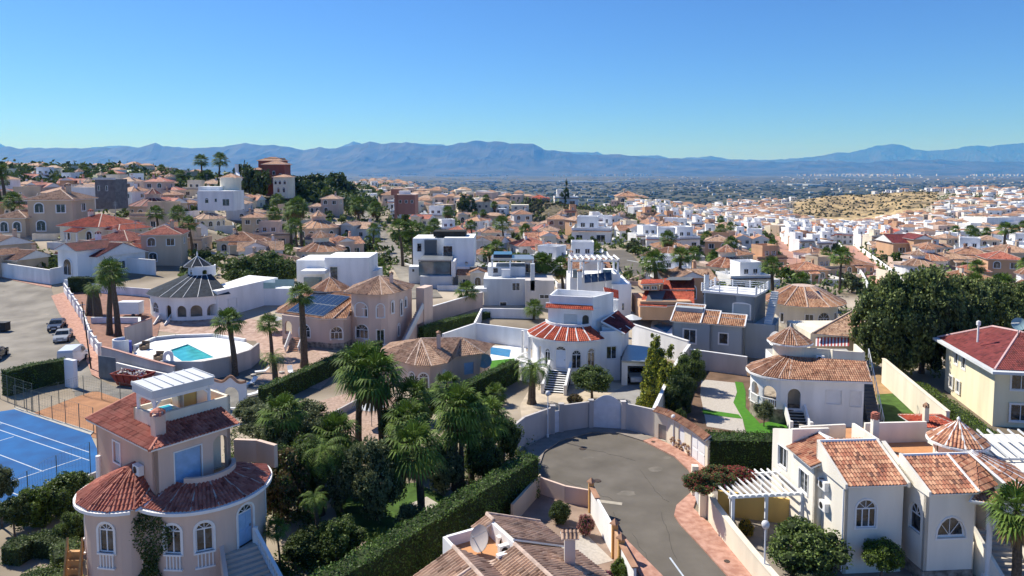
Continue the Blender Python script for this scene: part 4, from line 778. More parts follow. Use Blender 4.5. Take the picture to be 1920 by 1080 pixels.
fr = Frame2((31.6, 75.0), (33.8, 74.45)); acunit(D, fr, .2, 5.75)
st0 = off(f0, dl, 1.35); dn_ = (dl[1], -dl[0]); stairs(D, off(st0, dn_, .1), off(st0, dn_, 2.7), 1.62, 0, 8, M['dark'], M['marble'], width=1.7)
for s_ in (-.95, .95):
    a = off(st0, dl, s_); mb = MB(); p0, p1 = off(a, dn_, .1), off(a, dn_, 2.7); mb.bar((*p0, 1.9), (*p1, .35), .16, .9); mb.box(p1[0] - .16, p1[0] + .16, p1[1] - .16, p1[1] + .16, 0, 1.3); D.part('stair_parapet', mb, M['trim'])
stairs(D, (38.3, 76.5), (37.0, 70.6), 5.6, 0, 20, M['darkgrey'], M['darkgrey'], width=1.2, name='side_stairs'); mb = MB(); mb.bar((37.75, 70.5, 1), (39.0, 76.5, 6.6), .06, .06); [mb.bar((lerp(37.75, 39, k / 10), lerp(70.5, 76.5, k / 10), lerp(0, 5.6, k / 10)), (lerp(37.75, 39, k / 10), lerp(70.5, 76.5, k / 10), lerp(1, 6.6, k / 10)), .05) for k in range(11)]; D.part('stair_rail', mb, M['frame'])
# ---------------------------------------------------------------- house E, central white villa
E_ = WT('villa', 'bright white villa with curved red tiled roof, front steps and open garage in the centre', 'villa', (7, 87, 0))
ec, er = (7.6, 90.2), 5.0
el = arc(*ec, er, 165, 316, 24); pe = Path(el); L_ = pe.L
def se(px, z, r_=er):
    best = min(range(401), key=lambda k: abs(960 + F * pe.at(pe.L * k / 400)[0][0] / (pe.at(pe.L * k / 400)[0][1] * CT - (z - CH) * ST) - px) + (0 if k > 60 else 50)); return best * pe.L / 400
wall(E_, el, 0, 5.35, [O(se(998, 3), .5, 1.7, 4.2, 0, 'open'), O(se(1012, 3), .5, 1.7, 4.2, 0, 'open'), O(se(1026, 3), .85, 1.8, 3.7, .42, 'win', 2, .1), O(se(1051, 3), 1.3, 1.9, 4.1, .5, 'door', trim=.12), O(se(1081, 3), 1.15, 1.9, 3.6, .58, 'win', 2, .12), O(se(1109, 3), 1.0, 1.9, 3.8, .5, 'win', 2, .12)], M['white'], th=.3)
mb = MB(); mb.prism(arc(*ec, er - 1.2, 140, 400, 20), 0, 5.2); E_.part('interior', mb, M['greyblue'])
mb = MB(); sg = []; ag = [178, 196, 213, 229, 244, 259, 274, 290, 312]; pt = lambda r, k, z, dy=0: (ec[0] + r * math.cos(R(k)), ec[1] + dy + r * math.sin(R(k)), z)
for a, b in zip(ag, ag[1:]): tile_face(mb, [pt(5.6, a, 5.4), pt(5.6, b, 5.4), pt(3.3, b, 6.6), pt(3.3, a, 6.6)], pu=.25); sg.append((pt(5.6, a, 5.42), pt(3.3, a, 6.62)))
caps(mb, sg, .1); E_.part('roof', mb, [TR['bright'], M['trim'], M['trim']])
mb = MB(); mb.prism(arc(*ec, 5.65, 178, 312, 24) + arc(*ec, 4.8, 178, 312, 24)[::-1], 5.18, 5.38); E_.part('eave', mb, M['trim'])
wall(E_, arc(*ec, 3.3, 178, 330, 18), 5.8, 6.95, (), M['white'], name='terrace_parapet', th=.2); mb = MB(); mb.prism(arc(*ec, 3.2, 0, 355, 20), 5.5, 6.2); E_.part('terrace_floor', mb, M['trim'])
# upper storey
u0, u1, u2, u3 = (4.6, 89.3), (10.0, 87.7), (13.2, 91.6), (6.0, 94.5)
wall(E_, [u0, (6.2, 88.3), (8.2, 87.8), u1, u2, u3], 5.6, 8.7, [O(3.05, 1.7, 6.2, 8.1, 0, 'shut', mat=M['shutter']), O(4.95, .8, 6.2, 7.6, .4, 'open')], M['white'], True, name='upper_wall')
mb = MB(); mb.prism([(5.8, 90.0), (9.9, 89), (12, 91.5), (6.6, 93.6)], 5.6, 8.6); E_.part('upper_interior', mb, M['wood'] if 0 else M['beige'])
faces_roof(E_, [[(4.2, 88.7, 8.75), (10.1, 86.95, 8.75), (10.1, 87.9, 9.15), (4.4, 89.6, 9.15)]], TR['bright'], True, [((4.3, 89.6, 9.2), (10.1, 87.9, 9.2))], M['trim'], .1, 'awning_roof', pu=.25)
wall(E_, [(4.7, 89.5), (10.1, 87.95), (13.2, 91.6), (6.0, 94.5)], 8.6, 10.2, (), M['white'], True, name='roof_parapet'); mb = MB(); mb.prism([(4.8, 89.7), (10.0, 88.2), (13, 91.6), (6.1, 94.3)], 8.5, 8.8); E_.part('roof_slab', mb, M['trim'])
# right wing
wall(E_, [(10.9, 86.5), (13.6, 86.9), (15.2, 91.5)], 0, 6.2, [O(1.45, 1.3, 2.7, 4.3, 0, 'win', 2, .1)], M['white'], name='wing_wall')
faces_roof(E_, [[(10.6, 88.3, 6.35), (12.9, 85.9, 5.9), (14.1, 86.4, 5.9), (12.5, 92.5, 7.9)][:0] or [(13.9, 86.2, 5.9), (16.0, 91.2, 5.9), (13.9, 92.6, 7.6), (11.2, 88.0, 7.1)]], TR['maroon'], True, [((13.9, 86.2, 5.95), (11.2, 88.0, 7.15)), ((13.9, 92.6, 7.65), (11.2, 88, 7.15)), ((12.6, 90.3, 7.4), (15.0, 88.7, 6.0))], M['trim'], .1, 'wing_roof', pu=.25)
faces_roof(E_, [[(12.5, 94.5, 9.3), (14.2, 93.6, 9.0), (14.6, 96.6, 9.6), (12.6, 97.0, 10.0)]], TR['bright'], True, (), M['trim'], .1, 'rear_roof', pu=.25)
mb = MB(); mb.prism([(11.3, 88.2), (13.5, 87.1), (15.2, 91.3), (13.8, 96.0), (12.0, 95)], 0, 6.4); E_.part('wing_core', mb, M['white']); mb = MB(); mb.prism([(12.3, 93.4), (14.1, 93.2), (14.5, 96.6), (12.4, 97)], 5, 8.9); E_.part('rear_wall', mb, M['white'])
# garage
wall(E_, [(13.3, 84.6), (17.3, 84.3), (18.6, 90)], 0, 3.05, [O(2.15, 2.9, .02, 2.45, 0, 'open')], M['white'], name='garage_wall', th=.3)
mb = MB(); mb.add([(13.2, 84.3, 3.15), (17.4, 84.0, 3.05), (19.0, 90.0, 3.25), (14.9, 91, 3.5), (13.2, 84.3, 2.95), (17.4, 84.0, 2.85), (19, 90, 3.05), (14.9, 91, 3.3)], [(0, 1, 2, 3), (7, 6, 5, 4), (0, 4, 5, 1), (1, 5, 6, 2), (2, 6, 7, 3), (3, 7, 4, 0)]); E_.part('garage_roof', mb, M['metal'])
mb = MB(); mb.prism([(13.6, 89.5), (18.4, 89.5), (18.4, 90), (13.6, 90)], 0, 3); mb.prism([(13.4, 85), (13.6, 85), (13.8, 90), (13.6, 90)], 0, 3); E_.part('garage_back', mb, M['darkgrey'])
# front steps with white parapets
d0 = pe.at(se(1051, 3)); n0 = d0[1]; a = off(d0[0], n0, .15); b = P(1038, 739, 0); stairs(E_, a, b, 1.85, 0, 11, M['dark'], M['frame'], width=2.5)
dv = unit(a, b); nv = (-dv[1], dv[0])
for s_ in (-1.35, 1.35): mb = MB(); p0, p1 = off(a, nv, s_), off(b, nv, s_); mb.bar((*p0, 2.3), (*p1, .45), .18, 1.0); mb.bar((*p0, 2.84), (*p1, .99), .28, .08); mb.box(p1[0] - .18, p1[0] + .18, p1[1] - .18, p1[1] + .18, 0, 1.2); E_.part('stair_parapet', mb, M['trim'])
balustrade(E_, arc(3.6, 88.5, 3.0, 120, 262, 12), 1.6, .8); mb = MB(); mb.prism(arc(3.6, 88.5, 3.1, 0, 350, 20), 0, 1.6); E_.part('side_terrace', mb, M['white'])
[E_.part('porch_column', MB().cyl(x, y, .2, 1.6, 5.2, 10), M['trim']) for x, y in ((1.4, 91.5), (2.2, 88.3))]
# ---------------------------------------------------------------- house F, pink two storey villa
Fh = WT('villa', 'pink two-storey villa with hipped roof, white outside stair and solar panels on its low roof', 'villa', (-24, 103, 0))
ft = [(-23.9, 104.6), (-22.9, 103.6), (-21, 103.0), (-19.2, 102.8), (-18.2, 103.2), (-17.3, 104.6), (-15.6, 109.5), (-19.5, 113), (-24.2, 110)]
sF = Path(ft).s
wall(Fh, ft, 0, 7.9, [O(2.15, 2.1, 1.1 + .2, 2.6, .8, 'win', 3, .13), O(5.1, .01 + 1.1, .2, 2.7, 0, 'win', 2, .1), O(sF[5] + .9, .6, 1.2, 2.8, .3, 'win', 1, .1)], M['pinkpale'], True, name='wall')
for (s_, w_, z_, t_, a_, n_) in ((2.15, 2.1, 4.6, 5.8, .85, 3), (5.2, 1.15, 4.55, 6.0, .55, 1), (sF[4] + .9, .5, 5.0, 6.6, .2, 1), (sF[6] - 3.6, .7, 4.2, 6.2, .35, 1), (sF[6] - 2.2, .7, 5.2, 6.4, .35, 1)):
    p = Path(ft, True); (a, _), (b, _) = p.at(s_ - w_ / 2), p.at(s_ + w_ / 2, -1); fill(Fh, Frame2(off(a, p.at(s_)[1], .12), off(b, p.at(s_)[1], .12)), O(s_, w_, z_, t_, a_, 'win', n_, .13))
cx_, cy_ = -20.0, 107.6; mb = MB(); sg = []; apx = (-20.2, 107.6, 10.0); eo = [(-25.0, 104.6, 8), (-23.0, 102.9, 8), (-21.0, 102.2, 8), (-18.9, 102.1, 8), (-17.3, 103.2, 8), (-15.3, 108.3, 8), (-15.4, 111.6, 8), (-19.6, 114, 8), (-25, 111.0, 8)]
for a, b in zip(eo, eo[1:] + eo[:1]): tile_face(mb, [a, b, apx], pu=.25); sg.append((a, apx))
caps(mb, [sg[0], sg[3], sg[4], sg[5]] , .1); Fh.part('roof', mb, [TR['brown'], M['pinkpale'], M['mortar']])
chimney(Fh, -18.3, 106.9, 8.6, 10.3, .5, M['pinkpale'])
# stairs up the right side
mb = MB(); p0, p1 = (-17.0, 103.4), (-14.9, 109.2); q_ = unit(p0, p1); k_ = (q_[1], -q_[0])
for k in range(18): s0 = k / 18; a = (lerp(p0[0], p1[0], s0), lerp(p0[1], p1[1], s0)); mb.prism([off(a, k_, .2), off(a, k_, 1.2), off(off(a, k_, 1.2), q_, .36), off(off(a, k_, .2), q_, .36)], 0 if k < 12 else 2.6, .25 * (k + 1))
Fh.part('outside_stairs', mb, M['pinkpale']); mb = MB(); mb.bar((*off(p0, k_, 1.25), .7), (*off(p1, k_, 1.25), 5.3), .16, .9); Fh.part('stair_parapet', mb, M['greyblue']); mb = MB(); mb.prism([off(p1, k_, 0), off(p1, k_, 1.4), off(off(p1, q_, 3), k_, 1.4), off(off(p1, q_, 3), k_, 0)], 0, 7.9); Fh.part('rear_wall', mb, M['pinkpale'])
balustrade(Fh, [(-19.6, 101.3), (-17.0, 101.2)], .1, .8)
# low wing
lw = [(-35.2, 107.6), (-34.4, 105.0), (-31.5, 103.6), (-28, 102.7), (-26.2, 101.9), (-24.6, 102.3), (-23.9, 104.6)]; pw = Path(lw)
wall(Fh, lw, 0, 4.5, [O(1.3, 1.2, 1.7, 2.9, .6, 'open'), O(3.9, 1.35, 1.7, 3.0, .68, 'open'), O(6.9, 1.75, 1.5, 2.5, .9, 'win', 3, .13), O(pw.L - 3.4, 1.7, 1.5, 2.5, .85, 'win', 3, .13)], M['pinkpale'], name='low_wall', th=.3)
mb = MB(); mb.prism([(-34, 109), (-32.0, 106.2), (-28, 104.6), (-24.5, 104), (-24.5, 110), (-33, 112)], 0, 4.4); Fh.part('inner_wall', mb, M['peach'])
sl0, sl1, sl2, sl3 = (-35.9, 106.6, 4.55), (-27.6, 101.9, 4.55), (-24.2, 108.5, 6.9), (-32.5, 112.6, 6.9)
mb = MB(); tile_face(mb, [sl0, sl1, sl2, sl3], pu=.25); tile_face(mb, [sl1, (-24.0, 102.0, 4.55), (-24.0, 107.5, 6.7), sl2][0:3] + [sl2], pu=.25); mid = (-36.6, 110, 4.55); tile_face(mb, [mid, sl0, sl3], pu=.25); caps(mb, [(sl0, sl3), (sl1, sl2), ((-26, 101.6, 4.6), (-24.2, 106, 6.3))], .1); Fh.part('low_roof', mb, [TR['orange'], M['trim'], M['mortar']])
u_ = Vector(sl1) - Vector(sl0); v_ = Vector(sl3) - Vector(sl0); nn = u_.cross(v_).normalized(); pvpanels(Fh, Vector(sl0) + u_ * .2 + v_ * .06 + nn * .12, u_ * .098, v_ * .43, 8, 2)
tx, ty = -29.2, 113.2; wall(Fh, arc(tx, ty, 2.9, 140, 400, 20), 4, 7.1, (), M['pinkpale'], name='turret_wall'); fan_roof(Fh, tx, ty, 3.3, 0, 7.1, 9.0, 0, 360, 8, TR['orange'], True, name='turret_roof'); mb = MB(); mb.lathe(tx, ty, [(.1, 8.9), (.14, 9.3), (.02, 9.9)], 6); Fh.part('finial', mb, M['trim'])
stairs(Fh, (-31.7, 103.2), (-31.6, 100.4), 1.65, 0, 9, M['stone'], mat('red_step', (.42, .2, .13), .8), width=1.4)
for x in (-32.6, -30.7): mb = MB(); mb.bar((x, 103.2, 2.1), (x, 100.4, .45), .14, .85); Fh.part('stair_parapet', mb, M['trim'])
mb = MB(); mb.prism([off(a, (0, -1), .06) for a in lw] + [off(a, (0, 1), .1) for a in lw[::-1]], 0, .9); Fh.part('stone_plinth', mb, M['stone'])
# ---------------------------------------------------------------- house G, brown roofed bungalow
Gh = WT('bungalow', 'low bungalow with a faceted brown tiled roof and arched windows behind the garden palms', 'house', (-9, 84, 0))
gw = [(-16.2, 86.5), (-12.3, 82.6), (-11.2, 81.9), (-9.6, 81.6), (-8.4, 82.5), (-7.8, 83.6), (-7.3, 85.6), (-4.0, 87.3), (-2.8, 91), (-9, 93), (-15.5, 91.5)]; pg_ = Path(gw)
wall(Gh, gw, 0, 3.3, [O(pg_.s[1] + .55, .9, .8, 1.9, .42, 'win', 2, .1), O(pg_.s[2] + .85, 1.15, .5, 1.8, .55, 'win', 2, .13), O(pg_.s[4] + .7, .7, .6, 2.0, .3, 'win', 1, .1), O(pg_.s[6] + 2.2, 1.3, .8, 2.3, 0, 'shut', mat=M['shutterb'])], M['pinkpale'], True)
ge = [(-17.0, 86.3, 3.4), (-12.5, 82.0, 3.4), (-11.3, 81.1, 3.4), (-9.3, 80.9, 3.4), (-7.6, 82.2, 3.4), (-6.9, 85.0, 3.4), (-3.4, 86.7, 3.4), (-2.3, 91.3, 3.4), (-9, 93.6, 3.4), (-16, 92.2, 3.4)]
mb = MB(); pk = (-11.2, 86.2, 5.4); pk2 = (-6.4, 88.4, 5.0); sg = []
for a, b, c in ((0, 1, pk), (1, 2, pk), (2, 3, pk), (3, 4, pk)): tile_face(mb, [ge[a], ge[b], c], pu=.25); sg.append((ge[b], c))
for f in ([ge[4], ge[5], pk2, pk], [ge[5], ge[6], pk2], [ge[6], ge[7], pk2], [ge[7], ge[8], pk2], [ge[8], ge[9], pk, pk2], [ge[9], ge[0], pk]): tile_face(mb, f, pu=.25)
caps(mb, [(ge[1], pk), (ge[2], pk), (ge[3], pk), (ge[6], pk2), (ge[5], pk2), (pk, pk2), (ge[7], pk2)], .11); Gh.part('roof', mb, [TR['brown'], M['pinkpale'], M['mortar']])
chimney(Gh, -8.9, 85.0, 4.0, 6.2, .45, M['pinkpale']); x, y = P(910, 685, 1.2); dish(Gh, x, y - 1.5, 0.6, .9, 265, m=mat('blue_dish', (.25, .38, .42), .5, .1, 1), pole=.9)
# ---------------------------------------------------------------- house H, blue-black roof villa with arches
Hh_ = WT('villa', 'white round villa with a blue-black tiled roof, arched veranda and small roof turret', 'villa', (-56, 124, 0))
hc, hr = (-55.6, 126.0), 8.2; k_ = terr(-56, 118)
hl = arc(*hc, hr, 186, 318, 26); ph = Path(hl)
def sh(px, z=3):
    best = min(range(401), key=lambda k: abs(960 + F * ph.at(ph.L * k / 400)[0][0] / (ph.at(ph.L * k / 400)[0][1] * CT - (z - CH) * ST) - px)); return best * ph.L / 400
ops = [O(sh(291), 2.0, 1.9, 2.7, 1.0, 'win', 3), O(sh(316), 1.1, 1.2, 2.9, .55, 'open'), O(sh(340), 1.6, 1.5, 2.6, .8, 'open'), O(sh(368), 1.9, 1.5, 2.5, .95, 'open'), O(sh(401), 2.2, 1.5, 2.4, 1.05, 'open')]
wall(Hh_, hl, 0, 4.75, ops, M['white'], th=.35); mb = MB(); mb.prism(arc(*hc, hr - 1.7, 160, 400, 24), 0, 4.6); Hh_.part('inner_wall', mb, mat('tan_render', (.42, .35, .27), .9, .2, 1))  # inner wall behind the arches in plain tan render
mb = MB(); mb.prism(arc(*hc, hr + .04, 225, 318, 20) + arc(*hc, hr - .2, 225, 318, 20)[::-1], 0, .9); Hh_.part('stone_plinth', mb, M['stone'])
mb = MB(); sg = []; ag = [186, 214, 232, 247, 261, 275, 290, 306, 325]; pt = lambda r, k, z, cx=0, cy=0: (hc[0] + cx + r * math.cos(R(k)), hc[1] + cy + r * math.sin(R(k)), z)
for a, b in zip(ag, ag[1:]): tile_face(mb, [pt(8.9, a, 4.9), pt(8.9, b, 4.9), pt(2.4, b, 7.7, 0, 1), pt(2.4, a, 7.7, 0, 1)], False, pu=.25); sg.append((pt(8.9, a, 4.92), pt(2.4, a, 7.72, 0, 1)))
tile_face(mb, [pt(8.9, 150, 4.9), pt(8.9, 186, 4.9), pt(2.4, 186, 7.7, 0, 1), pt(2.4, 120, 7.7, -2, 2)], False)
caps(mb, sg[3:], .05); Hh_.part('roof', mb, [TR['slate'], M['trim'], M['trim']])
for a in (237, 243, 254, 268, 282, 298): pass
tx, ty = hc[0], hc[1] + .6; wall(Hh_, arc(tx, ty, 2.3, 150, 400, 20), 7.3, 9.1, [O(1.1, .6, 7.7, 8.2, .3, 'win', 1), O(3.6, .7, 7.6, 8.2, .35, 'win', 1), O(6.2, .8, 7.7, 8.2, .3, 'open')], M['white'], name='turret_wall')
fan_roof(Hh_, tx - .8, ty, 2.5, 0, 9.0, 10.8, 0, 360, 8, TR['slate'], False, M['trim'], name='turret_roof', cap=.05); mb = MB(); mb.lathe(tx - .8, ty, [(.12, 10.7), (.16, 11.2), (.02, 11.7)], 6); Hh_.part('finial', mb, M['trim'])
mb = MB(); mb.prism([(-52.9, 121.5), (-50.0, 119.4), (-43.5, 131), (-50, 134)], 0, lambda p: 5.6 if p[1] < 125 else 6.2); Hh_.part('side_wall', mb, M['white'])
fr = Frame2((-50.0, 119.4), (-43.5, 131)); fill(Hh_, Frame2(off((-49, 121.2), fr.n, .12), off((-48.1, 122.8), fr.n, .12)), O(0, 1.7, 2.2, 3.9, 0, 'shut', mat=M['frame'], trim=.08))
for px_ in (300, 322): a = P(px_ - 4, 598, 1.6); b = P(px_ - 16, 612, 0)
for px_ in (306, 327): mb = MB(); a = (*P(px_, 588, 1.6), 2.0); b = (*P(px_ - 18, 617, 0), .5); mb.bar(a, b, .15, .7); Hh_.part('stair_parapet', mb, M['trim'])
stairs(Hh_, P(316, 590, 1.2), P(300, 616, 0), 1.3, 0, 7, M['stone'], mat('red_step', (.42, .2, .13), .8), width=1.5)
# ---------------------------------------------------------------- house I, grey villa
I = WT('villa', 'grey villa with orange tiled front roofs and a white railed roof terrace', 'villa', (30, 102, 0))
i0 = (22.6, 98.8); i1 = (31.3, 94.9); iu = unit(i0, i1); g = lambda a, b, z=None: rect(i0, iu, a, a, b, b)[0] + (() if z is None else (z,)); Li = math.dist(i0, i1)
wall(I, [g(0, 9), g(0, 0), g(5.3, 0), g(5.3, .4), g(Li, .4), g(Li, 3.0), g(13.5, 3.0), g(13.5, 9)], 0, 4.9, [O(9 + 2.4, 1.7, 2.0, 3.9, 0, 'win', 2, .14), O(9 + 7.3, 1.2, 2.2, 3.7, 0, 'win', 1, .12), O(9 + Li + 4.4, 2.0, 1.0, 2.7, 0, 'panel', mat=M['grey'])], M['grey'])
mb = MB(); mb.prism([g(.3, .3), g(Li, .6), g(Li, 3.2), g(13.2, 3.3), g(13.2, 9), g(.3, 9)], 0, 4.85); I.part('core', mb, M['grey'])
for a, b, y0, z1, y1 in ((-.2, 3.9, -.4, 6.7, 4.0), (3.9, 6.2, -.1, 6.2, 3.0), (6.2, Li + .2, -.1, 6.0, 2.6)):
    faces_roof(I, [[g(a, y0, 4.95), g(b, y0, 4.95), g(b, y1, z1), g(a, y1, z1)]], TR['orange'], True, [(g(a, y0, 5), g(a, y1, z1 + .05)), (g(b, y0, 5), g(b, y1, z1 + .05)), (g(a, y1, z1 + .05), g(b, y1, z1 + .05))], M['trim'], .12, 'front_roof', pu=.25)
mb = MB(); mb.prism([g(.0, 2), g(3.8, 2), g(3.8, 4.0), g(0, 4.0)], 4.8, 6.55); mb.prism([g(3.95, 1.5), g(Li, 1.5), g(Li, 3.0), g(3.95, 3)], 4.8, 5.7); I.part('gable_wall', mb, M['grey'])
uo = g(3.6, 4.1); up_ = [uo, g(10.6, 3.4), g(11.6, 9.0), g(4.5, 9.5)]
wall(I, up_, 4.8, 8.6, [O(5.3, 2.2, 5.4, 7.3, .12, 'win', 4, .2)], M['grey'], True, name='upper_wall'); mb = MB(); mb.prism(up_, 4.8, 8.5, 0, 1); I.part('upper_core', mb, [M['grey'], M['trim']])
mb = MB(); c4 = [(sum(p[0] for p in up_) / 4), (sum(p[1] for p in up_) / 4)]; ov = [(lerp(c4[0], p[0], 1.06), lerp(c4[1], p[1], 1.06)) for p in up_]; mb.prism(ov, 8.55, 8.85); I.part('cornice', mb, M['trim'])
mb = MB()
for a, b in zip(ov, ov[1:] + ov[:1]):
    for zz in (9.2, 9.5, 9.8): mb.bar((*a, zz), (*b, zz), .06)
    mb.bar((*a, 8.8), (*a, 10.0), .25)
    for k in (.33, .66): q_ = (lerp(a[0], b[0], k), lerp(a[1], b[1], k)); mb.bar((*q_, 8.8), (*q_, 9.9), .14)
I.part('roof_railing', mb, M['frame']); xx, yy = up_[0]; chimney(I, xx + .6, yy + 1.0, 8.8, 11.0, .6, M['greyblue'])
mb = MB(); a, b = g(11.9, 3.4), g(12.4, 8.5)
for k in range(14): mb.prism(rect((lerp(a[0], b[0], k / 14), lerp(a[1], b[1], k / 14)), iu, 0, 1.0, 0, .4), 4.8 if k < 3 else 4.8 + .26 * (k - 2), 4.9 + .27 * (k + 1))
I.part('roof_stairs', mb, M['greyblue']); dish(I, *g(13.6, 1.2), 1.5, 1.0, 200, pole=1.2)
# ---------------------------------------------------------------- house J, cream block at the right edge
J = WT('villa', 'tall cream house with a maroon hipped roof and solar water heater at the right edge', 'villa', (54, 76, 0))
j0, j1 = (51.5, 83.0), (49.0, 70.8); ju = unit(j0, j1); L_ = math.dist(j0, j1); j2 = (58, 69.5)
wall(J, [(58, 84), j0, j1, j2], 0, 6.0, [O(7.3 + 2.2, .9, 3.9, 5.3, 0, 'win', 1, .16), O(7.3 + 4.2, .9, 3.9, 5.3, 0, 'win', 1, .16), O(7.3 + 2.2 + .0, .01, 0, .1, 0, 'open'), O(7.3 + L_ + 1.8, 1.9, 3.9, 5.6, 0, 'win', 2, .16)], stucco('pale_yellow_render', (.80, .72, .50)))
p = Path([(58, 84), j0, j1, j2])
for s_, w_, z_, t_ in ((7.3 + 1.4, .9, .9, 2.2), (7.3 + 3.3, .9, .9, 2.2), (7.3 + L_ + 1.8, 1.9, .7, 2.4)):
    (a, nn), (b, _) = p.at(s_ - w_ / 2), p.at(s_ + w_ / 2, -1); fill(J, Frame2(off(a, nn, .12), off(b, nn, .12)), O(s_, w_, z_, t_, 0, 'win', 2, .16))
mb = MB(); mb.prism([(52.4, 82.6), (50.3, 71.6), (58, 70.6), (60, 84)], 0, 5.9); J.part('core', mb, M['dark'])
a, b, c, d = (48.4, 70.0, 6.1), (62, 67.6, 6.1), (64, 85, 6.1), (51.0, 84.0, 6.1); r0, r1 = (54.8, 80.0, 8.3), (55.4, 76.5, 8.5)
mb = MB(); tile_face(mb, [d, a, r1, r0], False); tile_face(mb, [a, b, r1]); tile_face(mb, [b, c, r0, r1]); tile_face(mb, [c, d, r0]); caps(mb, [(a, r1), (r0, r1), (d, r0), (b, r1)], .14); J.part('roof', mb, [TR['maroon'], M['greyblue'], mat('pink_mortar', (.6, .4, .38), .8)])
mb = MB(); mb.prism([(50.5, 84.1), (47.8, 69.4), (62.4, 67), (62.4, 67.8), (48.6, 70.4), (51.2, 84.1)][::-1], 5.8, 6.07); J.part('eave', mb, M['greyblue'])
mb = MB(); mb.tube([(55.6, 74.2, 9.2), (57.9, 73.9, 9.2)], .3, 12); o = J.part('water_tank', mb, mat('blue_tank', (.25, .45, .62), .3, .05, 1)); mb = MB(); mb.add([(55.6, 73.9, 9.0), (57.9, 73.6, 9.0), (57.7, 72.0, 8.0), (55.4, 72.3, 8.0)], [(3, 2, 1, 0)]); mb.tube([(55.7, 74, 9), (55.5, 73.8, 7.6)], .04, 5); mb.tube([(57.8, 73.8, 9), (57.7, 73.5, 7.5)], .04, 5); J.part('solar_collector', mb, M['pv']); mb = MB(); mb.tube([(51.2, 77, 7.2), (51.2, 77, 9.6)], .1, 6); mb.cyl(51.2, 77, .22, 9.1, 9.5, 8); J.part('flue', mb, M['trim']); dish(J, 54.6, 75.6, 8.2, .7, 240, m=mat('blue_dish', (.25, .38, .42), .5, .1, 1), pole=.8)
# ---------------------------------------------------------------- house K, round roofed villa with one solar panel
K = WT('villa', 'cream villa with a wide fan-shaped orange roof carrying one solar panel', 'villa', (49, 118, 0))
zb = -1.5; kc = (49.3, 119.5)
kl = arc(*kc, 5.6, 170, 330, 22); pk_ = Path(kl); wall(K, kl, zb, 4.0, [O(pk_.L * .28, .6, 1, 2.5, 0, 'win', 1, .1), O(pk_.L * .56, 1.3, .2, 2.7, 0, 'win', 2, .1), O(pk_.L * .72, 2.2, 1.0, 2.0, 1.0, 'win', 4, .12), O(pk_.L * .9, 1.2, 1.0, 2.7, 0, 'win', 2, .1)], M['cream'])
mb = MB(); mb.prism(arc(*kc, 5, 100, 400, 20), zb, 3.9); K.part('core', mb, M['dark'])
mb = MB(); sg = []; ag = [165, 195, 225, 255, 285, 300, 315, 330, 350, 380]
for a, b in zip(ag, ag[1:]):
    pt = lambda r, k, z: (kc[0] + r * math.cos(R(k)), kc[1] + r * math.sin(R(k)), z); tile_face(mb, [pt(6.9, a, 4.1), pt(6.9, b, 4.1), pt(1.9, b, 6.6), pt(1.9, a, 6.6)], pu=.25); sg.append((pt(6.9, a, 4.13), pt(1.9, a, 6.65)))
caps(mb, sg, .14); K.part('roof', mb, [TR['orange'], M['trim'], M['mortar']]); mb = MB(); mb.prism(arc(*kc, 1.9, 0, 350, 12), 6.0, 6.6); K.part('roof_top', mb, M['mortar'])
a = Vector(pt(4.9, 258, 5.1)); pvpanels(K, a, (2.6, .1, 0), (0, 1.9, .98), 1, 1)
# ================================================================ vegetation builders
PF, PF2 = leafmat('palm_leaf', (.045, .095, .014), (.15, .225, .035), .5, .7), mat('dead_palm_leaf', (.22, .14, .06), .9, .4, 1, isl=.4)
LF = dict(dark=leafmat('dark_leaf', (.045, .072, .02), (.12, .17, .045)), mid=leafmat('green_leaf', (.06, .10, .022), (.17, .235, .055)), olive=leafmat('olive_leaf', (.10, .125, .055), (.24, .27, .12)),
          bright=leafmat('bright_leaf', (.06, .11, .012), (.18, .25, .04)), gold=leafmat('golden_leaf', (.22, .25, .02), (.5, .48, .06)), hedge=leafmat('hedge_leaf', (.05, .10, .018), (.13, .22, .04)),
          pine=leafmat('pine_needles', (.085, .12, .035), (.23, .28, .08)), flower=leafmat('magenta_flower', (.30, .01, .14), (.6, .05, .3)), redf=leafmat('red_flower', (.25, .02, .03), (.45, .06, .07)), brown=leafmat('brown_leaf', (.10, .07, .03), (.22, .15, .07)), yel=leafmat('yellow_flower', (.5, .3, .02), (.7, .45, .05)), pinkf=leafmat('pink_flower', (.45, .12, .15), (.65, .3, .3)))
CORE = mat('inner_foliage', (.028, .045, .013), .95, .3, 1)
def leaf(mb, p, s, rnd, mi=0, up=.3):
    """one small bent leaf clump"""
    d = Vector((rnd.gauss(0, 1), rnd.gauss(0, 1), rnd.gauss(0, 1) + up)).normalized(); a = d.orthogonal().normalized(); b = d.cross(a); t = rnd.uniform(0, 6.28); x = (a * math.cos(t) + b * math.sin(t)) * s; y = d.cross(x).normalized() * s * .55
    p = Vector(p); mb.add([p - x, p + y, p + x, p - y], [(0, 1, 2, 3)], mi)
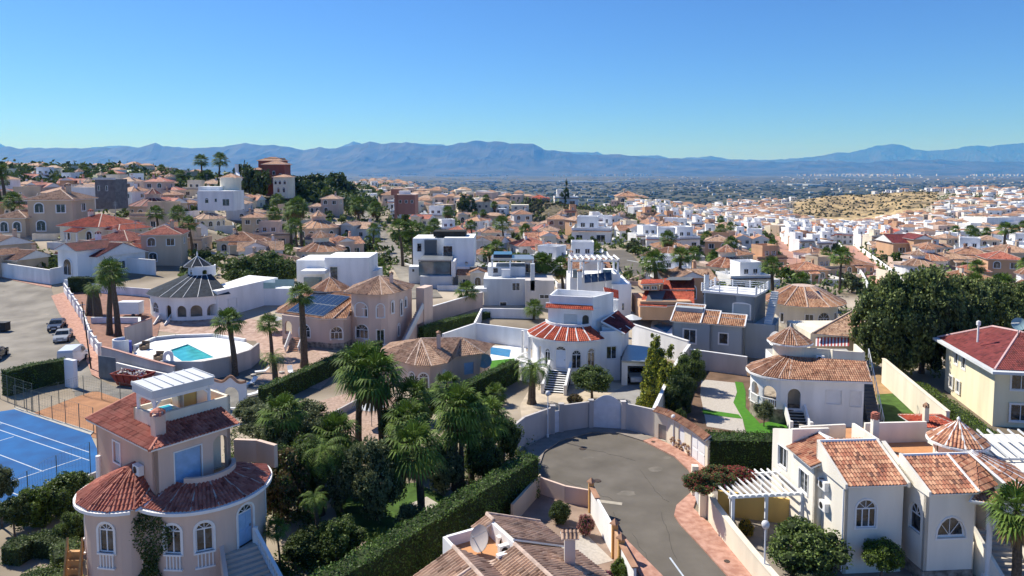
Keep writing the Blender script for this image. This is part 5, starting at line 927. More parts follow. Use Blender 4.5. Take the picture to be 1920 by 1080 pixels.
def clump_crown(seed, n_blob, n_leaf, ls, shape='round', sq=1.0, core=True, mi2=0., bl=(.22, .42)):
    """unit crown: radius about 1, z from 0 to 2*sq; leaf clumps in lumpy blobs with gaps"""
    rnd = random.Random(seed); mb = MB()
    for b in range(n_blob):
        while 1:
            c = Vector((rnd.uniform(-1, 1), rnd.uniform(-1, 1), rnd.uniform(-1, 1)))
            if shape == 'cone':
                z = (c.z + 1) / 2; lim = (1 - z) ** .8 * .8
                if math.hypot(c.x, c.y) < lim and (math.hypot(c.x, c.y) > lim * .45): break
            elif (.4 if n_blob != 42 else .3) < c.length < (.95 if n_blob in (42, 150) else .82): break
        r = rnd.uniform(*bl) * (1 if shape != 'cone' else .75); cc = Vector((c.x, c.y, (c.z + 1) * sq))
        for k in range(n_leaf):
            d = Vector((rnd.gauss(0, 1), rnd.gauss(0, 1), rnd.gauss(0, 1))).normalized(); leaf(mb, cc + d * r * rnd.uniform(.75, 1.05), ls * rnd.uniform(.7, 1.3), rnd, 1 if rnd.random() < mi2 else 0)
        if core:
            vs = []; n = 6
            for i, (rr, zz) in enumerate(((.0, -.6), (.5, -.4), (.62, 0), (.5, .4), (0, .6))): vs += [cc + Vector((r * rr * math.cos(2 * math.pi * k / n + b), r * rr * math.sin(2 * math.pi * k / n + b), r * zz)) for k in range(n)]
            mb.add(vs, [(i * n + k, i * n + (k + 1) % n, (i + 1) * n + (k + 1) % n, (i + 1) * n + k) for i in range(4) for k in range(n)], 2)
    return mb
def washingtonia(seed, n=34, L=1.0, dead=0):
    """fan palm crown around the origin, radius about 1.7 m at L=1"""
    rnd = random.Random(seed); mb = MB()
    for k in range(n + dead):
        dd = k >= n; az = k * 2.4 + rnd.uniform(-.3, .3); el = (rnd.uniform(-1.35, -1.0) if dd else lerp(1.35, -.75, (k / n) ** .85) + rnd.uniform(-.12, .12)); h = Vector((math.cos(az), math.sin(az), 0)); pl = L * (.75 if not dd else .5) * rnd.uniform(.85, 1.1)
        d = h * math.cos(el) + Vector((0, 0, math.sin(el))); tip = d * pl; mi = 1 if dd else 0
        side = d.cross(Vector((0, 0, 1))).normalized(); mb.add([side * .03, tip + side * .02, tip - side * .02, -side * .03], [(0, 1, 2, 3)], mi)
        up = side.cross(d); m = 13; fl = L * rnd.uniform(.75, 1.0)
        for j in range(m):
            a = lerp(-1.75, 1.75, j / (m - 1)); r_ = fl * (1 - .18 * abs(a)); v = (d * math.cos(a) + side * math.sin(a) + up * .12).normalized(); p1 = tip + v * r_ * .62 + Vector((0, 0, -.03)); p2 = tip + v * r_ + Vector((0, 0, -(.22 + .25 * abs(math.cos(el))) * r_)); w = side.cross(v); w = v.cross(up).normalized() * .052 * L
            mb.add([tip, p1 + w, p2, p1 - w], [(0, 1, 2, 3)], mi)
    return mb
def datepalm(seed, n=36, L=2.3):
    rnd = random.Random(seed); mb = MB()
    for k in range(n):
        az = k * 2.4 + rnd.uniform(-.2, .2); el = lerp(1.3, -.15, (k / n) ** .8); h = Vector((math.cos(az), math.sin(az), 0)); p = Vector((0, 0, 0)); st = 9; side = Vector((-h.y, h.x, 0)); e = el; ln = L * rnd.uniform(.85, 1.1)
        for j in range(st):
            d = h * math.cos(e) + Vector((0, 0, math.sin(e))); q = p + d * ln / st; nrm = side.cross(d).normalized(); w = .42 * math.sin(math.pi * (j + 1.3) / (st + 1.6)) * L / 2.3
            mb.add([p - side * .02, p + side * .02, q + side * .015, q - side * .015], [(0, 1, 2, 3)])
            for s_ in (-1, 1):
                for f in (0, .5):
                    b0 = p + (q - p) * f; t_ = b0 + side * s_ * w + d * w * .6 - nrm * w * (-.25) + Vector((0, 0, -.12 * w)); mb.add([b0, b0 + d * .07, t_], [(0, 1, 2)])
            p = q; e -= .19 + .02 * j
    return mb
def trunk_mb(h, r0, r1, seed=0, lean=.07):
    rnd = random.Random(seed); pts = []; rs = []; ax, ay = rnd.uniform(-lean, lean), rnd.uniform(-lean, lean)
    for k in range(9): t = k / 8; pts.append((ax * h * t * t, ay * h * t * t, h * t)); rs.append(lerp(r0, r1, t) * (1.25 if k == 0 else 1) * rnd.uniform(.94, 1.06))
    mb = MB(); mb.tube(pts, rs, 9); return mb, pts[-1]
def put(name, loc, parts, label, cat, group=None, rot=0):
    """a thing from (part name, mesh, offset, scale, mats) tuples sharing mesh data"""
    o = bpy.data.objects.new(name, None); COL.objects.link(o); o.location = loc; o.rotation_euler = (0, 0, rot); _tag(o, label, cat, group, None)
    for pn, me, of, sc in parts:
        c = bpy.data.objects.new(pn, me); COL.objects.link(c); c.parent = o; c.location = of; c.scale = sc if isinstance(sc, tuple) else (sc,) * 3
    return o
FAN = [washingtonia(k, 34, 1.0).mesh('crown', [PF, PF2]) for k in range(4)]; FAND = [washingtonia(10 + k, 36, 1.0, 16).mesh('crown', [PF, PF2]) for k in range(3)]
DATE = [datepalm(5).mesh('crown', [PF, PF2]), datepalm(8, 30).mesh('crown', [PF, PF2])]
TRK = {}
def trunk(h, r0, r1, m='bark', seed=0):
    k = (round(h, 1), r0, r1, m, seed)
    if k not in TRK: mb, top = trunk_mb(h, r0, r1, seed); TRK[k] = (mb.mesh('trunk', M[m]), top)
    return TRK[k]
PROTO_CR = {}
def crown(kind, mats, seed=0, hi=True):
    key = (kind, mats, seed, hi)
    if key in PROTO_CR: return PROTO_CR[key]
    lm = [LF[m] for m in mats.split('+')]; m2 = lm[1] if len(lm) > 1 else lm[0]
    n = dict(pine=(150, 120, .034), round=(42, 250, .045) if hi else (20, 60, .11), cone=(95, 110, .05) if hi else (22, 22, .13), wide=(60, 130, .05) if hi else (22, 50, .11), dense=(80, 130, .042) if hi else (24, 34, .12))[kind]
    mb = clump_crown(seed, n[0], n[1], n[2], 'cone' if kind == 'cone' else 'round', dict(round=.85, cone=1.6, wide=.55, dense=.75, pine=.8)[kind], True, .3 if len(lm) > 1 else 0, (.12, .24) if kind == 'pine' else (.16, .3) if kind == 'dense' else (.16, .36))
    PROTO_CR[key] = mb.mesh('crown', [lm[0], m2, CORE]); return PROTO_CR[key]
def palm(px, py, ctop, label, kind='fan', r=1.0, tr=.2, dead=0, seed=0, group=None, h=None, pos=None):
    """palm whose base shows at px,py and crown centre at row ctop"""
    X, Y, Z = pos or G(px, py)
    if h is None:
        t = CH + Y * (-ST + (PP - ctop) / F * CT) / (CT + (PP - ctop) / F * ST); h = t - Z
    tm, top = trunk(max(h, .4), tr * 1.15, tr * .75, 'bark', seed % 3)
    me = DATE[seed % 2] if kind == 'date' else (FAND if dead else FAN)[seed % (3 if dead else 4)]
    return put('palm_tree', (X, Y, Z), [('trunk', tm, (0, 0, 0), 1), ('crown', me, top, r)], label, 'palm tree', group, rot=seed * 1.3)
def tree(px, py, w, h, label, kind='round', mats='mid', seed=0, th=.3, name='tree', cat='tree', group=None, hi=True, pos=None, sy=None):
    """broadleaf tree or bush: w = crown width, h = total height, th = share of bare trunk"""
    X, Y, Z = pos or G(px, py); sq = dict(round=.85, cone=1.6, wide=.55, dense=.75, pine=.8)[kind]; ch = h * (1 - th); sc = (w / 2, w / 2, ch / (2 * sq)); parts = []
    tm, top = trunk(round(h * (th + .35), 1), max(.05, w * .035), max(.03, w * .015), 'barkl', seed % 3); parts.append(('trunk', tm, (0, 0, 0), 1))
    parts.append(('crown', crown(kind, mats, seed, hi), (0, 0, h * th), sc)); return put(name, (X, Y, Z), parts, label, cat, group, rot=seed * .9)
def hedge(pts, h, w, label, m='hedge', dens=66, ls=.085, jit=.12, name='hedge', seed=1, world=False):
    """clipped hedge: dark core and leaf clumps on its sides and top"""
    p = Path([q[:2] if world else G(*q)[:2] for q in pts]); rnd = random.Random(seed); mb = MB(); s = 0; mc = MB(); st = max(1, int(p.L / 1.0)); L_, R_ = [], []
    z0 = G(*pts[0])[2] if not world else 0
    for k in range(st + 1): (x, y), nn = p.at(p.L * k / st); L_.append((x - nn[0] * (w / 2 - .08), y - nn[1] * (w / 2 - .08))); R_.append((x + nn[0] * (w / 2 - .08), y + nn[1] * (w / 2 - .08)))
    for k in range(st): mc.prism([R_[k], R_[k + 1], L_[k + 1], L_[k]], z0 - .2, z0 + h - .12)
    N = int(dens * p.L * (2 * h + w) + dens * 2 * w * h)
    for _ in range(N):
        q = rnd.random() * (p.L * (2 * h + w) + 2 * w * h)
        if q > p.L * (2 * h + w): t = 0 if rnd.random() < .5 else p.L; a = rnd.uniform(-w / 2, w / 2); z = rnd.uniform(0, h); j = .05 * (1 if t else -1)
        else:
            t = rnd.random() * p.L; j = 0
            if rnd.random() < w / (2 * h + w): a = rnd.uniform(-w / 2, w / 2); z = h + rnd.gauss(0, jit * .5)
            else: a = (w / 2 + rnd.gauss(0, jit * .35)) * rnd.choice((-1, 1)); z = rnd.uniform(0, h) 
        (x, y), nn = p.at(t); wob = jit * NZ.noise((x * .8, y * .8, z * .8 + seed)) * 1.2
        a += wob if a > 0 else -wob; z = z + (wob if z > h * .9 else 0); d = (-nn[1], nn[0]); leaf(mb, (x + nn[0] * a + d[0] * j, y + nn[1] * a + d[1] * j, z0 + z), ls * rnd.uniform(.7, 1.3), rnd)
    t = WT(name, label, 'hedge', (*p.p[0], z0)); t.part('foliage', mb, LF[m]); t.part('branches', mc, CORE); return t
def bwall(pts, h, m, label, name='boundary_wall', coping=None, th=.25, world=False, ch=.1, cat='wall', posts=0, group=None):
    """free standing wall; h is a number or a list per point"""
    w = [(p if len(p) > 2 else (*p[:2], terr(*p[:2]))) if world else G(*p) for p in pts]; hs = h if isinstance(h, (list, tuple)) else [h] * len(w); t = WT(name, label, cat, w[0], group=group); mb = MB(); mc = MB()
    for (a, b, ha, hb) in zip(w, w[1:], hs, hs[1:]):
        u = unit(a, b); n = (u[1], -u[0]); e = th / 2; q = [(a[0] + n[0] * e, a[1] + n[1] * e), (b[0] + n[0] * e, b[1] + n[1] * e), (b[0] - n[0] * e, b[1] - n[1] * e), (a[0] - n[0] * e, a[1] - n[1] * e)]
        zl = [a[2] - .4, b[2] - .4, b[2] - .4, a[2] - .4]; zu = [a[2] + ha, b[2] + hb, b[2] + hb, a[2] + ha]; vs = [(x, y, z) for (x, y), z in zip(q, zl)] + [(x, y, z) for (x, y), z in zip(q, zu)]
        fs = [(0, 1, 5, 4), (1, 2, 6, 5), (2, 3, 7, 6), (3, 0, 4, 7), (4, 5, 6, 7), (3, 2, 1, 0)]; mb.add(vs, fs)
        if coping: e = th / 2 + .06; q = [(a[0] + n[0] * e, a[1] + n[1] * e), (b[0] + n[0] * e, b[1] + n[1] * e), (b[0] - n[0] * e, b[1] - n[1] * e), (a[0] - n[0] * e, a[1] - n[1] * e)]; mc.add([(x, y, z + .003) for (x, y), z in zip(q, zu)] + [(x, y, z + ch) for (x, y), z in zip(q, zu)], fs)
    if posts:
        for x, y, z in w: mb.box(x - .2, x + .2, y - .2, y + .2, z - .2, z + max(hs) + .25)
    t.part('wall', mb, m)
    if coping: t.part('coping', mc, coping)
    return t
# ================================================================ near walls, gates and yard things
WG = M['wallgrey']; PCOP = M['trim']
# cul-de-sac wall: grey render, gates
t = WT('boundary_wall', 'curved grey-pink wall with white gates at the head of the cul-de-sac', 'wall', (7, 70, 0))
cw = [G(x, y)[:2] for x, y in ((1226, 820), (1168, 806), (1108, 803), (1052, 811), (1036, 815), (985, 835), (968, 850))][::-1]
pc_ = Path(cw); sa, sb = pc_.s[2], pc_.s[3]; sg_, sh_ = pc_.s[4], pc_.s[5]
wall(t, cw, 0, lambda s: 2.75, [O((sa + sb) / 2, sb - sa - .1, .05, 3, 0, 'open'), O((sg_ + sh_) / 2, sh_ - sg_ - .2, .05, 3, 0, 'open')], WG, th=.25)
for s_ in (sa, sb, sg_, sh_): (x, y), _ = pc_.at(s_); mb = MB(); mb.box(x - .22, x + .22, y - .22, y + .22, 0, 2.9); mb.box(x - .27, x + .27, y - .27, y + .27, 2.9, 2.98); t.part('pillar', mb, M['wallgrey'])
gm = mat('white_sheet_gate', (.64, .67, .72), .5, .08, 1.5)
(a, _), (b, _) = pc_.at(sg_ + .2), pc_.at(sh_ - .2); fr = Frame2(a, b); w_ = fr.w / 2
for s_ in (-1, 1):
    mb = MB(); n_ = 8; pts = [(0, .12)] + [(s_ * w_, .12)] + [(s_ * w_ * (1 - k / n_), 2.75 + .75 * math.sin(math.pi / 2 * k / n_)) for k in range(n_ + 1)]
    if s_ < 0: pts = pts[::-1]
    fr.slab(mb, pts, -.05, 0); [fr.bx(mb, s_ * w_ * (q + .03) if s_ > 0 else -w_ * (q + .3), s_ * w_ * (q + .3) if s_ > 0 else -w_ * (q + .03), 0, .03, z0, z0 + .65) for q in (.0, .33, .65) for z0 in (.3, 1.05, 1.8)]; t.part('gate', mb, gm)
(a, _), (b, _) = pc_.at(sa + .05), pc_.at(sb - .05); fr = Frame2(a, b); mb = MB(); fr.bx(mb, -fr.w / 2, fr.w / 2, -.05, 0, .1, 2.3); fr.bx(mb, -fr.w / 2 + .15, fr.w / 2 - .15, 0, .03, .3, 1.1); fr.bx(mb, -fr.w / 2 + .15, fr.w / 2 - .15, 0, .03, 1.25, 2.1); t.part('small_gate', mb, gm)
# tiled wall with three white doors
t = WT('boundary_wall', 'cream curved wall with red tiled coping and three white doors facing the turning circle', 'wall', (16, 64, 0))
cw = [G(x, y)[:2] for x, y in ((1227, 822), (1250, 830), (1275, 845), (1300, 862), (1326, 884))]; pc_ = Path(cw)
wall(t, cw, 0, 2.75, [O(.9, .9, .1, 1.6, 0, 'panel', mat=M['metal']), O(pc_.s[2] + .2, 1.0, .1, 1.9, .5, 'panel', mat=M['frame']), O(pc_.L - 1.75, 2.6, .08, 2.25, 0, 'door', mat=M['frame'])], M['cream'], th=.3)
faces_roof(t, [[(*off(a, pc_.at(pc_.s[i] + .1)[1], .35), 2.75), (*off(b, pc_.at(pc_.s[i] + .1)[1], .35), 2.75), (*off(b, pc_.at(pc_.s[i] + .1)[1], -.3), 3.15), (*off(a, pc_.at(pc_.s[i] + .1)[1], -.3), 3.15)] for i, (a, b) in enumerate(zip(cw, cw[1:]))], TR['terra'], True, name='tiled_coping')
mb = MB()
for k in range(26): (x, y), nn = pc_.at(random.Random(k).uniform(1.8, pc_.L - 3.2)); q = off((x, y), nn, .02); z = random.Random(k + 50).uniform(.1, .9); mb.lathe(q[0], q[1], [(.05, z), (.14, z + .05), (.14, z + .16), (.04, z + .22)], 6)
t.part('stone_facing', mb, mat('tan_stone', (.36, .24, .15), .9, .4, 3))
# cream garden wall right
bwall([(1312, 940), (1340, 992), (1375, 1035), (1412, 1080), (1480, 1160)][::1], [2.3, 1.9, 1.7, 1.6, 1.5], M['cream'], 'long cream garden wall descending beside the pink paving', coping=M['cream'], th=.3)
t = WT('gate', 'grey metal garage gate with cream pillars beside the bougainvillea pergola', 'gate', (14, 53, 0)); a, b = G(1303, 932)[:2], G(1316, 966)[:2]; fr = Frame2(a, b)
mb = MB(); fr.bx(mb, -fr.w / 2, fr.w / 2, -.04, .04, .1, 2.2); [fr.bx(mb, x - .03, x + .03, .04, .07, .1, 2.2) for x in (-.8, -.3, .3, .8)]; t.part('leaf', mb, M['greyblue']); mb = MB(); [fr.bx(mb, x - .25, x + .25, -.25, .25, 0, 2.5) for x in (-fr.w / 2 - .25, fr.w / 2 + .25)]; t.part('pillar', mb, M['cream'])
# white panelled wall, lower centre
t = WT('boundary_wall', 'white panelled wall with terracotta topped orange pillars beside the road', 'wall', (6.5, 50, 0))
pw_ = [G(x, y)[:2] for x, y in ((1108, 960), (1120, 985), (1152, 1045), (1164, 1075), (1190, 1125))]; hh = [2.0, 1.9, 1.8, 1.8, 1.7]
for i, (a, b) in enumerate(zip(pw_, pw_[1:])):
    fr = Frame2(a, b); mb = MB(); fr.bx(mb, -fr.w / 2, fr.w / 2, -.08, .08, 0, 2.0); t.part('panel', mb, M['white'] if i != 2 else M['peach'])
mb = MB()
for x, y in (pw_[0], pw_[2], pw_[3]): mb.box(x - .2, x + .2, y - .2, y + .2, 0, 2.35)
t.part('pillar', mb, stucco('orange_render', (.62, .36, .13))); mb = MB()
for x, y in (pw_[0], pw_[2], pw_[3]): mb.lathe(x, y, [(.36, 2.35), (.34, 2.42), (.03, 2.7)], 4)
for a, b in zip(pw_[:1] + pw_[3:4], pw_[1:2] + pw_[4:5]): mb.bar((*a, 2.05), (*b, 2.05), .4, .08)
t.part('tile_cap', mb, TR['terra'])
bwall([(1013, 925), (1060, 942), (1104, 950)], 1.35, M['pinkpale'], 'low pale wall in the shade between hedge and panelled wall', th=.2)
bwall([(960, 985), (1012, 925)], 1.6, M['beige'], 'beige wall at the foot of the tall hedge', th=.2)
# street lamps
def lamp(px, py, h, label, group=None, X=None):
    t = WT('street_lamp', label, 'street lamp', G(px, py), group=group); x, y, z = t.loc; mb = MB(); mb.tube([(x, y, z), (x, y, z + h)], [.07, .045], 8); mb.cyl(x, y, .11, z, z + .4, 8); t.part('pole', mb, M['frame'])
    mb = MB(); mb.lathe(x, y, [(.05, z + h), (.16, z + h + .05), (.24, z + h + .2), (.25, z + h + .32), (.18, z + h + .47), (.05, z + h + .54)], 12); t.part('globe', mb, mat('lamp_globe', (.6, .6, .6), .3, .03, 1), smooth=True)
lamp(1027, 822, 4.2, 'white globe street lamp on the far pavement of the cul-de-sac'); lamp(1432, 1105, 3.9, 'white globe street lamp beside the big round bush')
lamp(1262, 838, 2.6, 'short globe lamp beside the white garage door in the tiled wall')
# bougainvillea pergola
t = WT('pergola', 'white slatted pergola beside the ivory villa', 'pergola', (18, 50, 0)); z = 3.3; a = P(1366, 932, z); b = P(1508, 925, z); c = P(1410, 884, z); d = P(1466, 886, z); mb = MB()
mb.bar((*a, z), (*b, z), .14, .22); mb.bar((*P(1320, 895, z), z), (*d, z), .14, .22)
for k in range(13): f = k / 12; mb.bar((lerp(a[0], b[0], f) + .1, lerp(a[1], b[1], f) - .4, z + .16), (lerp(P(1320, 893, z)[0], d[0], f), lerp(P(1320, 893, z)[1], d[1], f) + .4, z + .16), .09, .12)
t.part('slats', mb, M['frame']); mb = MB()
for f in (.06, .5, .97): mb.bar((lerp(a[0], b[0], f), lerp(a[1], b[1], f), 0), (lerp(a[0], b[0], f), lerp(a[1], b[1], f), z), .2)
for f in (.35, .75): p = P(1320, 895, z); mb.bar((lerp(p[0], d[0], f), lerp(p[1], d[1], f), 0), (lerp(p[0], d[0], f), lerp(p[1], d[1], f), z), .2)
t.part('post', mb, M['frame'])
bwall([(1345, 965), (1500, 985)], 1.9, M['yellow'], 'ochre wall behind the white pergola', th=.2)
# walls around villas E and D
bwall([(1186, 648), (1290, 684)], 3.2, M['white'], 'white wall between the white villa and the grey villa', coping=M['trim'])
bwall([(1290, 690), (1400, 705)], [2.5, 2.4], WG, 'grey rendered wall behind the bare soil garden', coping=M['trim'])
bwall([(1292, 688), (1262, 730), (1226, 818)], [3.0, 2.7, 2.75], M['cream'], 'cream wall running from the white villa down to the turning circle', coping=M['trim'])
bwall([(1655, 718), (1700, 760), (1775, 830)], [3.0, 3, 3], M['cream'], 'sunlit cream wall climbing behind the villa side stairs', coping=M['cream'], th=.3)
bwall([(1700, 838), (1726, 865)], [2.4, 2.4], M['cream'], 'low cream outhouse wall at the lawn', th=.3)
t = WT('outhouse', 'small outhouse with a red hipped roof behind the ivory villa', 'outhouse', (34, 60, 0)); x0, y0 = P(1722, 800, 2.5); hip(t, x0, x0 + 3.5, y0 - .3, y0 + 2.6, 2.6, .3, .3, TR['bright'], True); mb = MB(); mb.box(x0 + .1, x0 + 3.4, y0, y0 + 2.4, 0, 2.55); t.part('wall', mb, M['cream']); chimney(t, x0 + .8, y0 + .3, 2.4, 4.2, .4, M['cream'])
# ---- left quarter
QW = bwall([(-120, 532), (0, 519), (95, 534)], 3.0, M['white'], 'long white wall with small round vents above the pale road', coping=M['trim'], th=.3)
mb = MB()
for px, py in ((33, 506), (54, 508), (77, 511)): X, Y, Z = G(px, py + 14); mb.tube([(X, Y - .2, Z + 1.6), (X, Y - .35, Z + 1.6)], .28, 8)
QW.part('round_vents', mb, M['darkgrey'])
bwall([(95, 534), (220, 510), (292, 516)], 3.2, M['white'], 'white wall turning uphill behind the palms', coping=M['trim'], th=.3)
bwall([(122, 590 - 50), (205, 552), (300, 560)], 1.7, M['white'], 'low whitish wall behind the red brown yard', th=.25)
t = WT('balustrade_wall', 'white balustrade wall along the pink pavement', 'wall', G(121, 549)); bp_ = [G(x, y)[:2] for x, y in ((121, 549), (140, 578), (155, 602), (170, 645), (188, 672))][::-1]; mb = MB()
for a, b in zip(bp_, bp_[1:]): za, zb_ = terr(*a), terr(*b); u = unit(a, b); n = (u[1] * .12, -u[0] * .12); mb.add([(a[0] + n[0], a[1] + n[1], za - .3), (b[0] + n[0], b[1] + n[1], zb_ - .3), (b[0] - n[0], b[1] - n[1], zb_ - .3), (a[0] - n[0], a[1] - n[1], za - .3), (a[0] + n[0], a[1] + n[1], za + 1.1), (b[0] + n[0], b[1] + n[1], zb_ + 1.1), (b[0] - n[0], b[1] - n[1], zb_ + 1.1), (a[0] - n[0], a[1] - n[1], za + 1.1)], [(0, 1, 5, 4), (1, 2, 6, 5), (2, 3, 7, 6), (3, 0, 4, 7), (4, 5, 6, 7)])
t.part('wall', mb, M['white']); pb_ = Path(bp_); balustrade(t, bp_, 0, .8, M['trim'], zf=lambda s: terr(*pb_.at(s)[0]) + 1.1)
mb = MB()
for s_ in range(0, int(pb_.L), 5): (x, y), _ = pb_.at(s_); z = terr(x, y); mb.box(x - .2, x + .2, y - .2, y + .2, z, z + 2.2)
t.part('pillar', mb, M['trim'])
bwall([(186, 709), (218, 714)], 2.9, mat('grey_steel_sheet', (.16, .19, .21), .5, .25, 1), 'grey steel gate sheets at the end of the balustrade wall', name='steel_gate', cat='gate', th=.08)
bwall([(193, 691), (222, 698), (275, 710), (328, 721)], [2.9, 2.8, 2.5, 2.2], WG, 'grey retaining wall with pink coping under the pool deck', coping=mat('pink_coping', (.5, .28, .22), .8))
bwall([(219, 701), (272, 713), (328, 725)], [1.5, 1.4, 1.4], M['white'], 'white lower wall behind the red skip')
# pool deck
t = WT('pool_terrace', 'raised round white pool terrace with grey outer wall', 'pool terrace', (-46, 90, 0)); zd = 1.5
dk = [P(x, y, zd) for x, y in ((245, 672), (262, 650), (290, 640), (330, 635), (400, 632), (462, 642), (485, 655), (470, 668), (430, 680), (380, 690), (330, 690), (300, 690))][::-1]
dk2 = dk[::-1]; hole = [P(x, y, zd) for x, y in ((313, 658), (352, 645), (402, 670), (344, 679))]
bm = bmesh.new(); A_ = [bm.verts.new((*p, zd)) for p in dk]; B_ = [bm.verts.new((*p, zd)) for p in hole]
for vs in (A_, B_):
    for a, b in zip(vs, vs[1:] + vs[:1]): bm.edges.new((a, b))
bmesh.ops.triangle_fill(bm, use_beauty=True, edges=bm.edges[:]); bm.normal_update()
for f in bm.faces:
    if f.normal.z < 0: f.normal_flip()
for v in bm.verts: v.co -= Vector(t.loc)
me = bpy.data.meshes.new('deck'); bm.to_mesh(me); bm.free(); me.materials.append(deckw); o = bpy.data.objects.new('deck', me); COL.objects.link(o); o.parent = t.o
mb = MB(); mb.add([(*p, zd - .18) for p in hole], [(3, 2, 1, 0)]); mb.add([(*p, zd) for p in hole] + [(*p, zd - .9) for p in hole], [(i, (i + 1) % 4, 4 + (i + 1) % 4, 4 + i) for i in range(4)], 1); me_ = t.part('pool', mb, [water, mat('pool_tiles', (.25, .6, .62), .3, .1, 3)])
for p in me_.data.polygons:
    if p.normal.z < -.5: p.flip()
lo = [P(x, y, zd) for x, y in ((300, 692), (330, 693), (380, 693), (430, 683), (470, 670), (487, 656))]; wall(t, lo, 0, 2.5, (), WG, name='outer_wall', th=.3)
ub = [P(x, y, zd) for x, y in ((462, 640), (400, 630), (330, 632), (290, 636), (250, 652))]; wall(t, ub, 0, 1.9, (), M['white'], name='bench_wall', th=.4)
bwall([P(236, 655, 0) + (0,), P(285, 632, 0) + (0,)][::1], [3.2, 3.0], WG, 'grey garden wall with pink top above the pool terrace', coping=mat('pink_coping', (.5, .28, .22), .8), world=True)
t = WT('pool_shower', 'white curved pool shower enclosure with a deep blue inside', 'shower enclosure', (*P(232, 672, 1), 0)); x, y = P(232, 668, 1.0); wall(t, arc(x, y, 1.3, 110, 330, 16), 0, 3.4, (), M['white'], th=.2); mb = MB(); mb.prism(arc(x, y, 1.05, 0, 345, 16), 0, 3.0); t.part('blue_inside', mb, mat('deep_blue_paint', (.03, .05, .3), .6, .1, 1))
t = WT('pool_house', 'little white arch beside the pool ladder', 'arch', (*P(318, 683, 1.5), 1.5)); fr = Frame2(P(306, 690, 1.5), P(326, 688, 1.5)); mb = MB(); fr.ring(mb, outline(fr.w, 1.5, 2.9, .8), outline(fr.w - .7, 1.5, 2.7, .55), -.4, .4); t.part('arch', mb, M['white'])
for px, py, lb in ((271, 655, 'brown wicker pool chair near the shower wall'), (298, 675, 'brown wicker pool chair beside the white arch')):
    t = WT('pool_chair', lb, 'chair', (*P(px, py, zd), zd)); x, y, z = t.loc; mb = MB(); mb.box(x - .5, x + .5, y - .45, y + .45, z + .05, z + .5); mb.box(x - .5, x - .35, y - .45, y + .45, z + .5, z + .75); mb.box(x + .35, x + .5, y - .45, y + .45, z + .5, z + .75); t.part('seat', mb, M['wood'] if 0 else mat('wicker', (.25, .18, .12), .9, .3, 8)); mb = MB(); mb.box(x - .5, x + .5, y + .3, y + .5, z + .5, z + 1.1); t.part('backrest', mb, mat('wicker', (.25, .18, .12), .9, .3, 8))
bwall([G(x, y) for x, y in ((172, 607), (262, 607), (262, 622))], [1.1] * 3, M['white'], 'low curved white planter wall among the tall palms', world=True, th=.4)
# wavy white wall with arches
t = WT('garden_wall', 'white wavy garden wall with pink crest and arch behind the pergola terrace', 'wall', (-36, 79, 0)); a, b = G(388, 765)[:2], G(462, 768)[:2]; Lw = math.dist(a, b)
wall(t, [a, b], 0, lambda s: 3.0 + .9 * math.exp(-((s - Lw * .62) / .7) ** 2) + .3 * math.cos(s * 1.1), [O(Lw * .25, .7, .8, 1.8, .35, 'open'), O(Lw * .63, 1.7, .1, 1.6, .85, 'open')] + [O(Lw * k / 20, .001, 0, .01, 0, 'open') for k in range(1, 20) if k not in (4, 5, 6, 10, 11, 12, 13, 14, 15)], M['white'], th=.25)
mb = MB(); ps = [(lerp(a[0], b[0], k / 30), lerp(a[1], b[1], k / 30), 3.05 + .9 * math.exp(-((Lw * k / 30 - Lw * .62) / .7) ** 2) + .3 * math.cos(Lw * k / 30 * 1.1)) for k in range(31)]; mb.tube(ps, .16, 6); t.part('crest', mb, TR['terra'])
# fences
def meshfence(pts, h, label, step=2.6):
    w = [G(*p) for p in pts]; p = Path([q[:2] for q in w]); t = WT('mesh_fence', label, 'fence', w[0]); n = max(1, round(p.L / step))
    for k in range(n + 1): (x, y), _ = p.at(p.L * k / n); mb = MB(); mb.tube([(x, y, 0), (x, y, h)], .035, 6); t.part('post', mb, mat('green_post', (.10, .14, .12), .5, .1, 2))
    mb = MB()
    for z in (.1, h * .5, h): [mb.bar((*a, z), (*b, z), .012) for a, b in zip(p.p, p.p[1:])]
    s = .3
    while s < p.L: (x, y), _ = p.at(s); mb.bar((x, y, .1), (x, y, h), .006); s += .3
    for k in range(1, int(h / .3)): [mb.bar((*a, k * .3), (*b, k * .3), .006) for a, b in zip(p.p, p.p[1:])]
    t.part('wire_mesh', mb, mat('green_post', (.10, .14, .12), .5, .1, 2))
meshfence([(28, 766), (176, 812)], 2.6, 'wire mesh fence between the blue court and the clay')
meshfence([(0, 985), (88, 925), (170, 888)], 2.8, 'wire mesh fence on the near side of the blue court', 3.2)
meshfence([(0, 748), (62, 770)], 3, 'short wire fence in front of the left hedge', 2)
meshfence([(60, 774), (155, 742), (300, 772)], 2.4, 'wire fence around the clay play court', 3)
bwall([(-60, 1010), (95, 940), (190, 900)], .9, WG, 'low grey wall edging the blue court', th=.2)
